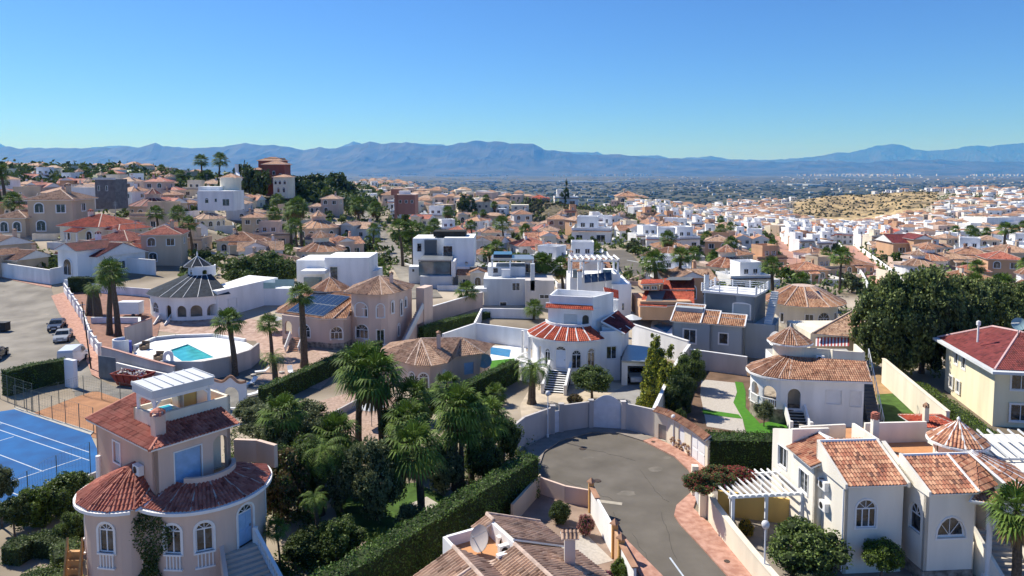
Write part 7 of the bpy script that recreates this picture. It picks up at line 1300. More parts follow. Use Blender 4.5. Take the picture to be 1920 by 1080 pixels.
def gen(kind, fine):
    key = (kind, fine)
    if key in GEN: return GEN[key]
    t = T('house', None, 'house', (0, 0, 0)); GEN[key] = t
    if kind == 'bungalow':
        gen_block(t, -5.5, 3.5, 0, 8.5, -2.5, 3.3, 'hip', fine, [('f', 1.8, 1.3, 1.0, 2.1, .5), ('f', 6.8, 1.3, 1.0, 2.1, .5), ('l', 3, 1.2, 1, 2.3, 0), ('r', 3, 1.2, 1, 2.3, 0)]); gen_block(t, 3.3, 6.2, 1.5, 7.5, -2.5, 2.8, 'hip', fine, [('f', 1.5, 1.2, .9, 2.0, 0)]); chimney(t, -2.5, 3.5, 3.5, 5.6, .6, M['cream']); mb = MB(); mb.tube([(1.5, 5, 4), (1.5, 5, 7.4)], .05, 4); [mb.bar((1.0, 5, 6.6 + .25 * k), (2.0, 5, 6.6 + .25 * k), .05) for k in range(3)]; t.part('aerial', mb, M['metal'])
        [t.part('porch_column', MB().cyl(x, -1.6, .16, -2.5, 2.5, 8), M['trim']) for x in (-1.9, .4)]; mb = MB(); tile_face(mb, [(-2.3, -1.9, 2.5), (.8, -1.9, 2.5), (.8, .1, 3.2), (-2.3, .1, 3.2)], fine); t.part('porch_roof', mb, [TR['terra'], M['trim']])
    elif kind == 'two_storey':
        gen_block(t, -1.5, 5.5, 1, 8.5, -2.5, 6.0, 'hip', fine, [('f', 1.8, 1.4, 3.9, 4.9, .6), ('f', 5.2, 1.4, 3.9, 5.2, 0), ('f', 2.0, 1.4, .9, 2.1, .5), ('r', 3.5, 1.2, 4, 5.2, 0), ('l', 2.5, 1.2, 4, 5.2, 0)]); gen_block(t, -6, -1.4, 0, 7, -2.5, 3.1, 'hip', fine, [('f', 1.3, 1.2, .9, 2.0, .5), ('f', 3.3, 1.2, .9, 2.0, .5), ('l', 3, 1.3, 1, 2.2, 0)]); chimney(t, 3.5, 4, 6, 8.3, .6, M['cream'])
    elif kind == 'gabled':
        gen_block(t, -5, 4, 0.5, 8, -2.5, 3.4, 'gable', fine, [('f', 2, 1.3, 1.0, 2.3, 0), ('f', 6.8, 1.3, 1.0, 2.3, 0), ('r', 3.5, 1.2, 1.2, 2.4, 0)]); gen_block(t, -1.6, 2.6, -1.6, 4.2, -2.5, 4.4, 'gable', fine, [('f', 2.1, 1.7, .9, 2.4, .8), ('l', 1, .7, 1.5, 2.6, 0)]); chimney(t, -3, 5.5, 3.8, 6, .6, M['cream'])
    elif kind == 'turreted':
        a = arc(0, 5, 5.2, 180, 360, 12); mb = MB(); mb.prism(a + [(5.2, 9), (-5.2, 9)], -2.5, 3.3); t.part('wall', mb, M['cream']); fan_roof(t, 0, 5, 5.8, 1.6, 3.4, 5.3, 170, 370, 8, TR['terra'], fine, cap=.12); mb = MB(); mb.prism([(-5.7, 5), (5.7, 5), (5.7, 9.3), (-5.7, 9.3)], 3.2, 3.9); t.part('roof_slab', mb, M['mortar'])
        mb = MB(); mb.lathe(0, 5.4, [(1.9, 3), (1.9, 6.4)], 12); t.part('turret', mb, M['cream']); fan_roof(t, 0, 5.4, 2.4, 0, 6.35, 7.9, 0, 360, 8, TR['terra'], fine, name='turret_roof', cap=.1)
        for k in (205, 235, 265, 295, 325): p0, p1 = [(5.22 * math.cos(R(k + e)), 5 + 5.22 * math.sin(R(k + e))) for e in (-9, 9)]; gwin(t, p0, p1, math.dist(p0, p1) / 2, 1.3, .8, 2.0, .6)
    elif kind == 'flat_roofed':
        gen_block(t, -5, 5, 0, 8, -2.5, 3.4, 'flat', fine, [('f', 2, 1.6, .9, 2.3, 0), ('f', 7.5, 2.2, .3, 2.4, 0), ('l', 3, 1.2, 1, 2.2, 0), ('r', 3, 1.2, 1, 2.2, 0)]); gen_block(t, -3.8, 1.5, 2.5, 7.7, 3.3, 6.2, 'flat', fine, [('f', 1.5, 1.1, 4.2, 5.3, 0), ('f', 3.8, 1.1, 4.2, 5.3, 0), ('l', 2, 1, 4.2, 5.2, 0)], name='upper_wall'); dish(t, 3.6, 5.5, 3.4, .6, 230, pole=.7); mb = MB(); mb.cyl(-4.2, 6.5, .6, 3.5, 4.7, 10); t.part('water_tank', mb, M['metal'])
        mb = MB(); tile_face(mb, [(-5.2, -.5, 3.3), (5.2, -.5, 3.3), (5.2, .3, 3.7), (-5.2, .3, 3.7)], fine); t.part('roof', mb, [TR['terra'], M['trim']])
    elif kind == 'terraced':
        gen_block(t, -3.2, 3.2, 0, 7.5, -2.5, 5.4, 'flat', fine, [('f', 1.6, 1.2, 3.4, 4.6, 0), ('f', 4.6, 1.2, 3.4, 4.6, 0), ('f', 1.6, 1.3, .3, 2.2, 0), ('f', 4.6, 1.2, .8, 2.0, .4)]); gen_block(t, -.2, 3.1, 3.2, 7.3, 5.3, 7.9, 'flat', fine, [('f', 1.5, .9, 5.6, 7.3, 0)], name='upper_wall'); mb = MB(); tile_face(mb, [(-3.4, -.8, 5.0), (3.4, -.8, 5.0), (3.4, .5, 5.7), (-3.4, .5, 5.7)], fine); t.part('roof', mb, [TR['terra'], M['trim']])
    elif kind == 'narrow_gabled':
        gen_block(t, -3.2, 3.2, 0, 8, -2.5, 5.2, 'gable', fine, [('f', 1.6, 1.2, 3.4, 4.6, 0), ('f', 4.6, 1.2, 3.4, 4.6, 0), ('f', 3.2, 1.6, .3, 2.3, 0), ('l', 3, 1, 3.4, 4.5, 0)]); chimney(t, 1.8, 4.5, 5.5, 7.3, .6, M['cream'])
    for o in [t.o] + list(t.o.children_recursive): COL.objects.unlink(o)
    return t
WALLC = dict(white=WH, cream=M['cream'], pink=M['pinkpale'], beige=M['beige'], peach=M['peach'], grey=GB, ochre=M['yellow'])
ROOFC = dict(terracotta=TR['terra'], brown=TR['brown'], red=TR['red'], orange=TR['orange'], maroon=TR['maroon'], scarlet=TR['bright'], mottled=TR['mix'])
LM = [('the round blue-black roofed villa', 355, 600), ('the white wall by the pale road', 120, 520), ('the grey stone tower', 197, 385), ('the hilltop dark red villa', 505, 365), ('the dark pine grove', 610, 370), ('the pink two-storey villa', 700, 640), ('the white cubic house', 620, 540), ('the brick-pink tower block', 757, 400), ('the glass sunroom house', 830, 530), ('the grey modern house', 965, 575), ('the hilltop monkey puzzle tree', 1060, 372), ('the scrub hill', 1080, 420), ('the roof pergola house', 1130, 590), ('the grey railed villa', 1350, 640), ('the fan-roofed cream villa', 1540, 590), ('the walled upper street', 1465, 460), ('the sandy cliffs', 1640, 400), ('the big dark pine', 1710, 640), ('the white retaining wall', 1855, 425), ('the left hill crest', 120, 330), ('the plain edge', 1300, 385)]
LMW = [(n, *G(a, b)[:2]) for n, a, b in LM]; ORD = 'nearest second third fourth fifth sixth seventh eighth ninth tenth eleventh twelfth thirteenth fourteenth fifteenth sixteenth seventeenth eighteenth nineteenth twentieth'.split() + ['twenty-%s' % k for k in 'first second third fourth fifth sixth seventh eighth ninth'.split()] + ['thirtieth'] + ['thirty-%s' % k for k in 'first second third fourth fifth sixth seventh eighth ninth'.split()]
PEND = {}
def pend(o, desc):
    """collect objects that share a description; finish() makes each label name one of them"""
    x, y = o.location[:2]; n, a, b = min(LMW, key=lambda l: math.hypot((x - l[1]), (y - l[2]) * .8)); px, pl = x / y, a / b; rel = 'left of' if px < pl - .02 else 'right of' if px > pl + .02 else 'behind' if y > b else 'in front of'
    PEND.setdefault((desc, rel, n), []).append((math.hypot(x - a, y - b), o))
def finish():
    for (desc, rel, n), L_ in PEND.items():
        L_.sort(key=lambda q: q[0])
        for k, (_, o) in enumerate(L_): o['label'] = f'{desc}, {ORD[k]} {rel} {n}' if len(L_) > 1 else f'{desc}, {rel} {n}'
PLACED = []
def gh(kind, X, Y, wc, rc, rot, sc=1.0, label=None, group='houses of the hillside town', zs=None):
    Z = terr(X, Y); g_ = gen(kind, Y < 210); r = copy_thing(g_.o, (X, Y, Z), rot, sc, None, group, dict(wall=WALLC[wc], upper_wall=WALLC[wc], turret=WALLC[wc], parapet=WALLC[wc], chimney=WALLC[wc], roof=ROOFC[rc], porch_roof=ROOFC[rc], turret_roof=ROOFC[rc], chimney_cap=ROOFC[rc]), zs)
    r.scale.x *= (1 if int(X * 7) % 2 or label else -1); r.name = 'terraced_house' if kind in ('terraced', 'narrow_gabled') else 'house'; r['category'] = 'terraced house' if kind in ('terraced', 'narrow_gabled') else 'house'
    if label: r['label'] = label
    else: pend(r, f'{wc} {kind.replace("_", "-")} house' + ('' if kind == 'flat_roofed' else f' with {rc} roof'))
    PLACED.append((X, Y, 6.5 * sc)); return r
def ghp(kind, px, py, wpx, wc, rc, rot=0, label=None):
    X, Y, Z = G(px, py); w0 = dict(bungalow=12, two_storey=12, gabled=9.5, turreted=11, flat_roofed=10.4, terraced=6.6, narrow_gabled=6.8)[kind]; return gh(kind, X, Y, wc, rc, R(rot), wpx * Y / F / w0, label)
for a in [('gabled', 145, 524, 125, 'white', 'maroon', -25, 'white house with maroon gabled roofs inside the long white wall'), ('two_storey', 280, 500, 118, 'beige', 'red', 15, 'beige house with red roofs standing uphill of the round villa'), ('two_storey', 66, 444, 138, 'beige', 'brown', 5, 'large tan villa with brown roofs beside the lone palm at the far left'),
          ('bungalow', 158, 462, 135, 'cream', 'scarlet', -20, 'low cream house with broad scarlet roofs below the arcaded white villa'), ('turreted', 268, 412, 82, 'pink', 'maroon', 0, 'pink round house with stepped maroon roofs on the left hill'), ('turreted', 588, 452, 78, 'pink', 'orange', 0, 'pink turreted house with arched porch in mid town'),
          ('two_storey', 608, 402, 58, 'pink', 'brown', 0, 'brownish pink villa below the pine grove'), ('two_storey', 972, 432, 60, 'grey', 'terracotta', 10, 'tall greyish villa just left of the scrub hill'), ('flat_roofed', 1108, 458, 76, 'white', 'orange', -10, 'bright white flat house below the scrub hill'), ('gabled', 893, 540, 66, 'cream', 'orange', 0, 'cream house with orange roof between the two modern houses'),
          ('bungalow', 1798, 506, 74, 'beige', 'brown', 0, 'beige square house with brown roof above the big pine'), ('two_storey', 1898, 522, 96, 'beige', 'brown', 0, 'large beige villa with brown roof at the far right above the pines'), ('bungalow', 1185, 378, 58, 'beige', 'orange', 0, 'beige house with orange roof on the right end of the scrub hilltop'), ('flat_roofed', 1062, 374, 46, 'white', 'terracotta', 0, 'white house beside the monkey puzzle tree on the hilltop'),
          ('bungalow', 1014, 369, 34, 'peach', 'scarlet', 0, 'small house with scarlet roof at the left end of the hilltop'), ('terraced', 1070, 416, 24, 'peach', 'scarlet', 0, 'narrow peach tower house on the slope of the scrub hill'), ('gabled', 1718, 484, 80, 'peach', 'maroon', 0, 'long maroon roofed house left of the big beige villas'), ('bungalow', 1612, 516, 74, 'peach', 'terracotta', 12, 'peach house with terracotta roof behind the fan-roofed villa'),
          ('gabled', 300, 352, 42, 'ochre', 'orange', 0, 'ochre gabled house under the hill crest palms'), ('bungalow', 450, 478, 95, 'cream', 'orange', 0, 'broad cream bungalow with orange roof uphill of the white cubic house'), ('flat_roofed', 350, 470, 60, 'beige', 'brown', 0, 'beige flat house behind the slim palms'), ('bungalow', 495, 520, 110, 'beige', 'brown', 8, 'beige bungalow with brown roof right behind the round villa trees')]: ghp(*a)
PLACED += [(Xd(px, d), d, r_) for px, d, r_ in ((620, 138, 14), (830, 150, 13), (965, 126, 12), (1130, 118, 12), (1245, 114, 11), (1585, 94, 9), (505, 300, 12), (757, 252, 9), (200, 212, 8), (155, 215, 10), (405, 207, 12), (1350, 100, 14), (1540, 120, 11), (355, 124, 16), (1640, 150, 12), (1700, 110, 24), (500, 128, 10))]
def near(X, Y, r): return any((X - a) ** 2 + (Y - b) ** 2 < (r + c) ** 2 for a, b, c in PLACED)
def pxy(X, Y):
    Z = terr(X, Y) - CH; f = Y * CT - Z * ST; return 960 + F * X / f, PP - F * (Y * ST + Z * CT) / f
SCRUB = lambda X, Y, px: 985 < px < 1190 and 340 < Y < 470
# streets of the middle distance
def street(name, pts, w, m, label, walls=None):
    g_ = [G(*p) for p in pts]; L_, R_ = [], []
    for i, p in enumerate(g_): u = unit(g_[max(0, i - 1)], g_[min(len(g_) - 1, i + 1)]); L_.append((p[0] - u[1] * w / 2, p[1] + u[0] * w / 2)); R_.append((p[0] + u[1] * w / 2, p[1] - u[0] * w / 2))
    drape(name, R_ + L_[::-1], m, .15, label, world=True, step=9)
    if walls: bwall(L_, walls, WH, 'white wall along ' + label, th=.3, world=True); bwall(R_, walls, WH, 'second white wall along ' + label, th=.3, world=True)
    p = Path([q[:2] for q in g_]); s = 0
    while s < p.L: (x, y), _ = p.at(s); PLACED.append((x, y, w / 2 + 1)); s += 6
street('street', [(1425, 418), (1450, 445), (1478, 478), (1500, 508)], 9, pave, 'the walled upper street', 2.2)
street('street', [(1588, 462), (1615, 490), (1648, 525), (1662, 545)], 8, pave, 'the pale lane behind the fan roof', 2.0)
street('street', [(1150, 470), (1180, 500), (1215, 520)], 7, asph, 'the dark lane below the scrub hill'); street('street', [(655, 372), (700, 420), (735, 470), (800, 560)], 6, asphl, 'the lane dropping from the pine grove')
bwall([(1806, 428), (1850, 432), (1910, 430), (1990, 430)], 8.0, WH, 'long bright white retaining wall at the far right', th=.5)
rnd = random.Random(11); n_h = 0; KN = ['bungalow', 'bungalow', 'two_storey', 'gabled', 'gabled', 'turreted', 'flat_roofed', 'two_storey']
cand = []
Y = 134.0
while Y < 345:
    X = -.85 * Y
    while X < .85 * Y: cand.append((X + rnd.uniform(-2.5, 2.5), Y + rnd.uniform(-2.5, 2.5))); X += rnd.uniform(14.5, 18.5)
    Y += 15 + Y * .012
for X, Y in cand:
    px, py = pxy(X, Y)
    if px < -80 or px > 2000 or (px > 1610 and px < 1800 and Y < 150) or SCRUB(X, Y, px) or n_h > 248 or (Y < 150 and px < 300) or (545 < px < 665 and Y > 250): continue
    if near(X, Y, 5.2): continue
    wc = rnd.choice(['cream', 'beige', 'pink', 'white', 'white', 'peach', 'cream', 'beige', 'grey'] if px < 1000 else ['white', 'cream', 'white', 'beige', 'peach', 'white']); rc = rnd.choice(['terracotta', 'brown', 'terracotta', 'orange', 'mottled', 'red', 'brown'] if px > 380 else ['brown', 'red', 'terracotta', 'red', 'orange'])
    gh(rnd.choice(KN if wc != 'white' else KN + ['flat_roofed'] * 4), X, Y, wc, rc, rnd.uniform(-.6, .6), rnd.uniform(.85, 1.15)); n_h += 1
n_t = 0
def rows(x0, x1, y0, y1, step, seed, lim):
    """terraces of narrow houses"""
    global n_t
    rd = random.Random(seed); Y = y0; L_ = []
    while Y < y1:
        X = (x0 - 960) / F * Y; wc = rd.choice(['white', 'white', 'white', 'cream', 'peach']); rc = rd.choice(['terracotta', 'scarlet', 'orange', 'mottled']); run = 0; a = rd.uniform(-.25, .25)
        while X < (x1 - 960) / F * Y:
            if run > rd.randint(4, 8): X += rd.uniform(4, 10); run = 0; wc = rd.choice(['white', 'white', 'white', 'cream', 'peach'])
            L_.append((X, Y + math.sin(X * .05 + Y) * 3, wc, rc, a)); X += 6.6; run += 1
        Y += step
    return L_
far = []
for L_ in (rows(1130, 1600, 262, 345, 17, 4, 0), rows(1215, 1700, 345, 500, 19, 5, 0)):
    for X, Y, wc, rc, a in L_:
        if near(X, Y, 2.2): continue
        if n_t < 275: gh(rnd.choice(['terraced', 'terraced', 'narrow_gabled']), X, Y, wc, rc, a, 1.0, None, 'terraced houses of the valley'); n_t += 1; PLACED[-1] = (X, Y, 3.4)
        else: far.append((X, Y, wc, a))
# distant houses: one mass
FM = [WH, M['cream'], M['pinkpale'], TR['terra'], TR['brown'], M['darkgrey'], M['beige']]; mbf = MB(); rnd = random.Random(21)
def fh(X, Y, s=1.0, white=.6, h=None):
    Z = terr(X, Y); w, d, h = rnd.uniform(3, 5) * s, rnd.uniform(3, 4.5) * s, h or rnd.uniform(3, 6.5); m = 0 if rnd.random() < white else rnd.choice((1, 1, 2, 6)); a = rnd.uniform(-.5, .5); c, n = math.cos(a), math.sin(a); g_ = lambda x, y, z: (X + x * c - y * n, Y + x * n + y * c, Z + z)
    mbf.add([g_(x, y, z) for z in (-3, h) for x, y in ((-w, -d), (w, -d), (w, d), (-w, d))], [(0, 1, 5, 4), (1, 2, 6, 5), (2, 3, 7, 6), (3, 0, 4, 7), (4, 5, 6, 7)], m)
    if rnd.random() < .42: e = .4; mbf.add([g_(-w - e, -d - e, h), g_(w + e, -d - e, h), g_(w + e, d + e, h), g_(-w - e, d + e, h), g_(-w * .4, 0, h + d * .42), g_(w * .4, 0, h + d * .42)], [(0, 1, 5, 4), (1, 2, 5), (2, 3, 4, 5), (3, 0, 4)], rnd.choice((3, 3, 4)))
    for k in range(2): x = -w * .5 + k * w; mbf.add([g_(x - .6, -d - .02, h * .5), g_(x + .6, -d - .02, h * .5), g_(x + .6, -d - .02, h * .5 + 1.2), g_(x - .6, -d - .02, h * .5 + 1.2)], [(0, 1, 2, 3)], 5)
for X, Y, wc, a in far: fh(X, Y, .75, .75, 5.5)
for (x0, x1, y0, y1, n_, wh) in ((1180, 1480, 400, 760, 420, .6), (1400, 1700, 500, 770, 420, .8), (1130, 1500, 640, 1000, 330, .5), (-60, 480, 330, 520, 190, .2), (480, 1000, 345, 470, 120, .3), (640, 800, 700, 1010, 170, .6), (1700, 2000, 330, 700, 300, .7), (1800, 2000, 560, 1000, 240, .85), (1610, 1800, 860, 1050, 40, .8), (800, 1000, 420, 620, 60, .4)):
    for _ in range(n_):
        Y = rnd.uniform(y0, y1); px = rnd.uniform(x0, x1); X = (px - 960) / F * Y
        if SCRUB(X, Y, px) or (540 < px < 668 and Y < 420) or (Y < 400 and near(X, Y, 4)) or (1480 < px < 1760 and 635 < Y < 965): continue
        fh(X, Y, rnd.uniform(.62, 1.0), wh)
tobj('distant_houses', mbf, FM, 'mass of small white and terracotta houses on the far slopes', kind='stuff')
# farm buildings, greenhouses and villages on the plain
mbp = MB(); rnd = random.Random(31); PM = [mat('plain_white', (.6, .6, .58), .8), M['beige'], mat('greenhouse_film', (.5, .53, .55), .5)]
def slab(X, Y, w, d, h, m): Z = terr(X, Y) - 3; mbp.box(X - w, X + w, Y - d, Y + d, Z, Z + 3 + h + 3, m)
for _ in range(750): Y = 1500 * (12 ** rnd.random()); X = rnd.uniform(-.8, .8) * Y; k = rnd.random(); s = (.4 + Y / 5000); slab(X, Y, rnd.uniform(4, 14) * s, rnd.uniform(4, 12) * s, rnd.uniform(4, 8), 0 if k < .6 else 1)
for px, py, w, h in ((1020, 340, 34, 12), (1075, 341, 26, 12), (1110, 342, 40, 12), (1165, 341, 24, 12), (1500, 347, 20, 14), (1525, 348, 16, 16), (900, 340, 30, 12), (650, 317, 0, 0)):
    if w: Y = (CH + 110) * F / (py - YH); slab((px - 960) / F * Y, Y, w * Y / F, 60, 9, 2)
for px, wd, D, n_ in ((80, 25, 19500, 30), (160, 25, 19500, 40), (770, 25, 19500, 50), (700, 30, 17000, 30), (880, 45, 17500, 90), (1080, 40, 18500, 50), (1170, 60, 18800, 60), (1640, 75, 18000, 170), (1620, 40, 18800, 90), (1880, 50, 18500, 60), (1540, 40, 18500, 50), (1850, 60, 3300, 25), (1760, 50, 2800, 12)):
    for _ in range(n_): Y = D * rnd.uniform(.97, 1.03); s = D / 5500; slab((rnd.gauss(px, wd * .55) - 960) / F * Y, Y, rnd.uniform(4, 13) * s, 20, rnd.uniform(5, 16) * s, 0 if rnd.random() < .75 else 1)
tobj('plain_buildings', mbp, PM, 'pale farm sheds, greenhouses and villages scattered over the plain', kind='stuff')
mbg = MB(); rnd = random.Random(32)
for _ in range(7500):
    Y = 1250 * (7 ** rnd.random()); X = rnd.uniform(-.8, .8) * Y; s = rnd.uniform(4, 13) * (.6 + Y / 6000); Z = terr(X, Y); h = rnd.uniform(4, 9); mbg.lathe(X, Y, [(s, Z - 2), (s * 1.1, Z + h * .5), (s * .6, Z + h)], 5)
tobj('plain_trees', mbg, mat('plain_foliage', (.022, .04, .016), .95, .4, .01, col2=(.05, .075, .03)), 'dark orchards and tree clumps on the plain', kind='stuff')
# bare hillsides
def hz_(X, Y, e, amp, seed): q = Vector((X / 30, Y / 48, seed)); return terr(X, Y) + .3 + amp * e * (.2 + NZ.ridged_multi_fractal(q, 1, 2.2, 5, 1, 2) / 2.1) - 1.5 * (1 - e)
def hillside(name, m, x0, x1, y0, y1, amp, label, seed, n=90):
    mb = MB()
    for j in range(n + 1):
        for i in range(n + 1):
            u, v = i / n, j / n; Y = lerp(y0, y1, v); X = (lerp(x0, x1, u) - 960) / F * Y; e = min(1, 4 * u, 4 * (1 - u)) * min(1, 3.5 * v, 4 * (1 - v)); mb.v.append((X, Y, hz_(X, Y, e, amp, seed)))
    for j in range(n):
        for i in range(n): k = j * (n + 1) + i; mb.f.append((k, k + 1, k + n + 2, k + n + 1)); mb.u.append(None); mb.m.append(0)
    return tobj(name, mb, m, label, kind='structure')
hillside('sandy_hill', mat('yellow_sandstone', (.15, .12, .065), .95, .25, .06, .6, .5, col2=(.42, .31, .165), detail=10, mix=(.34, .56)), 1475, 1770, 690, 985, 8, 'eroded yellow sandy hill and cliffs behind the white town', 2.2, 130)
hillside('scrub_hill', mat('scrubby_brown_earth', (.10, .09, .045), .95, .35, .35, .4, 1, col2=(.20, .16, .095), detail=8), 975, 1200, 335, 445, 2.5, 'brown scrub covered hill with houses on its top', 4.4)
mb = MB(); rnd = random.Random(8)
for _ in range(1700): 
    Y = rnd.uniform(345, 440) if rnd.random() < .5 else rnd.uniform(710, 975); px = rnd.uniform(985, 1190) if Y < 500 else rnd.uniform(1485, 1760); X = (px - 960) / F * Y; s = rnd.uniform(.4, 1.3) * (1 if Y < 500 else 1.3); Z = terr(X, Y) + 1.0 if Y < 500 else hz_(X, Y, min(1, 4 * (px - 1475) / 295, 4 * (1770 - px) / 295) * min(1, 3.5 * (Y - 690) / 295, 4 * (985 - Y) / 295), 8, 2.2); mb.lathe(X, Y, [(s * .7, Z - 3), (s, Z + s * .3), (s * .5, Z + s)], 5)
tobj('hillside_scrub', mb, mat('scrub_foliage', (.04, .045, .02), .95, .4, .3, col2=(.09, .09, .04)), 'low dry scrub dotted over the bare hillsides', kind='stuff')
hillside('sandy_cliff', mat('bright_yellow_earth', (.42, .30, .14), .95, .25, .12, .6, .5, col2=(.58, .45, .25), detail=8), 1490, 1745, 645, 745, 5, 'bright yellow bare bank at the foot of the sandy hill', 5.2, 60)
# ================================================================ near planting
palm(206, 628, 522, 'tall fan palm, left one of the twins in the red brown yard', r=1.75, tr=.42, seed=0); palm(222, 632, 508, 'tallest fan palm of the red brown yard, right one of the twins', r=1.8, tr=.42, seed=1)
palm(172, 590, 540, 'stout yellowish palm leaning over the balustrade wall', 'date', .95, .8, seed=0); palm(184, 598, 543, 'second stout palm between the balustrade and the twin palms', 'date', .9, .7, seed=1)
palm(441, 705, 603, 'single fan palm in front of the grey pool wall', r=1.55, tr=.35, seed=2); palm(571, 688, 553, 'tall slim fan palm in front of the solar panel roof', r=1.45, tr=.45, seed=3); palm(510, 668, 607, 'fan palm left of the pink villa steps', r=1.3, tr=.25, seed=1); palm(517, 722, 672, 'short feathery palm among the white loungers', 'date', .95, .35, seed=1)
palm(672, 838, 690, 'tall fan palm with brown skirt left of the gravel parasol', r=2.0, tr=.3, dead=1, seed=0); palm(716, 842, 705, 'tall fan palm with hanging brown skirt right of the gravel parasol', r=2.15, tr=.28, dead=1, seed=1); palm(545, 900, 775, 'green fan palm above the dark garden shrubs', r=1.5, tr=.25, seed=2)
palm(790, 962, 838, 'fan palm nearest the lawn with brown skirt', r=1.75, tr=.28, dead=1, seed=2); palm(852, 918, 765, 'tall double fan palm behind the hedge, left trunk', r=1.6, tr=.22, dead=1, seed=0); palm(866, 914, 800, 'double fan palm behind the hedge, right trunk', r=1.45, tr=.22, seed=3); palm(912, 880, 785, 'bright fan palm beside the grey gate wall', r=1.5, tr=.25, seed=0)
palm(782, 842, 742, 'grey-green fan palm in front of the brown bungalow', r=1.5, tr=.25, seed=1); palm(845, 800, 722, 'fan palm against the clipped hedge by the bungalow', r=1.2, tr=.25, seed=2); palm(600, 965, 850, 'large feathery palm in the dark garden', 'date', 1.2, .3, seed=0); palm(598, 1030, 935, 'young banana-like palm with bright leaves at the villa stairs', 'date', .62, .15, seed=1)
palm(997, 757, 693, 'arching date palm beside the white villa steps', 'date', 1.3, .42, seed=0); palm(930, 757, 738, 'small yellow-green palm left of the date palm', 'fan', 1.0, .2, seed=3); palm(884, 905, 770, 'bushy fan palm left of the bright gate wall palm', r=1.6, tr=.22, dead=1, seed=1); palm(640, 905, 812, 'mid-height fan palm left of the grey olive tree', r=1.5, tr=.22, dead=1, seed=2); palm(760, 890, 790, 'fan palm just behind the lawn palm', r=1.5, tr=.22, dead=1, seed=0); palm(1001, 600, 578, 'small fan palm in the pool court', r=1.3, tr=.2, seed=0); palm(878, 580, 546, 'dense fan palm by the pink rendered wall', r=1.6, tr=.3, seed=2); palm(1904, 1120, 955, 'fan palm in front of the arched porch stairs', r=1.35, tr=.27, dead=1, seed=1); palm(526, 1075, 990, 'slim spiky palm beside the stair balustrade', r=.6, tr=.07, seed=1)
palm(712, 512, 498, 'fan palm beyond the pink villa roof', r=1.5, tr=.3, seed=1)
palm(24, 432, 378, 'lone fan palm in front of the large tan villa', r=2.3, tr=.5, seed=0); palm(12, 400, 322, 'tall fan palm at the far left edge', r=2.2, tr=.5, seed=1); palm(2, 400, 318, 'tallest fan palm at the left picture edge', r=2.2, tr=.5, seed=2); palm(380, 350, 302, 'round headed palm on the crest left of the stair tower', r=2.8, tr=.4, seed=3); palm(411, 355, 300, 'tall palm pair leader on the crest near the turret villa', r=2.9, tr=.4, seed=0); palm(341, 470, 400, 'slim tall palm behind the round villa', r=1.8, tr=.3, seed=1); palm(361, 480, 420, 'shorter palm right of the slim tall one', r=1.7, tr=.3, seed=2); palm(546, 465, 395, 'tall palm left of the pink turreted house', r=2.4, tr=.4, dead=1, seed=0); palm(566, 470, 388, 'tall palm nearest the pink turreted house', r=2.5, tr=.4, dead=1, seed=1); palm(522, 400, 375, 'palm below the cream three-storey house', r=2.2, tr=.4, seed=3)
palm(672, 418, 385, 'broad palm left of the brick tower', r=3.0, tr=.5, dead=1, seed=0); palm(707, 415, 392, 'bushy palm right beside the brick tower', r=2.7, tr=.5, dead=1, seed=1); palm(755, 500, 430, 'tall palm above the white cubic house', r=2.2, tr=.35, seed=2); palm(775, 500, 432, 'second tall palm above the white cubic house', r=2.1, tr=.35, seed=3); palm(803, 470, 438, 'palm left of the rooftop solar panels', r=1.9, tr=.3, seed=0); palm(945, 480, 420, 'tall palm behind the grey modern house', r=2.2, tr=.3, seed=1); palm(1010, 560, 492, 'left palm behind the roof pergola house', r=1.7, tr=.3, dead=1, seed=0); palm(1025, 560, 495, 'middle palm behind the roof pergola house', r=1.7, tr=.3, seed=1); palm(1056, 560, 500, 'right palm behind the roof pergola house', r=1.7, tr=.3, dead=1, seed=2); palm(1231, 560, 492, 'broad palm behind the red roofed house', r=2.2, tr=.5, seed=2); palm(1274, 560, 480, 'slim palm behind the red roofed house', r=1.6, tr=.35, seed=3); palm(1296, 545, 478, 'tall thin palm left of the railed roof', r=1.5, tr=.25, seed=0); palm(1448, 560, 498, 'palm in front of the walled upper street', r=1.7, tr=.35, seed=1); palm(1450, 480, 458, 'palm at the bend of the upper street', r=1.8, tr=.3, seed=2); palm(1880, 500, 430, 'palm between the beige villas at right', r=2.0, tr=.4, seed=3)
# big pines right
for a in [(1672, 705, 9.5, 12.6, 'huge dark pine tree, left one beside the cream wall', 1), (1728, 700, 11, 14.2, 'huge dark pine tree in the middle of the right hand grove', 2), (1785, 685, 9.5, 11.6, 'huge dark pine tree, right one of the three', 3), (1852, 650, 8.5, 10, 'rounded pine behind the tall cream house', 4), (1915, 650, 8, 9.5, 'smaller pine behind the water heater roof', 5)]: tree(a[0], a[1], a[2], a[3], a[4], 'pine', 'pine', a[5], .06, 'pine_tree')
for k, (a, b, w, h) in enumerate(((462, 358, 11, 12), (478, 372, 13, 13), (556, 362, 12, 9), (580, 366, 15, 11), (605, 368, 16, 11), (628, 370, 17, 12), (646, 371, 13, 9), (570, 374, 12, 8), (600, 376, 12, 8))): tree(a, b, w, h, ['dark pine left of the dark red villa', 'broad dark pine right of the stair tower', 'first pine of the grove, next to the cream three-storey house', 'second pine of the grove', 'middle pine of the hilltop grove', 'tallest pine of the hilltop grove', 'last pine at the right end of the grove', 'low pine in front of the grove, left', 'low pine in front of the grove, middle'][k], 'wide', 'dark', k, .12, 'pine_tree', 'tree', 'pines of the hilltop grove', False)
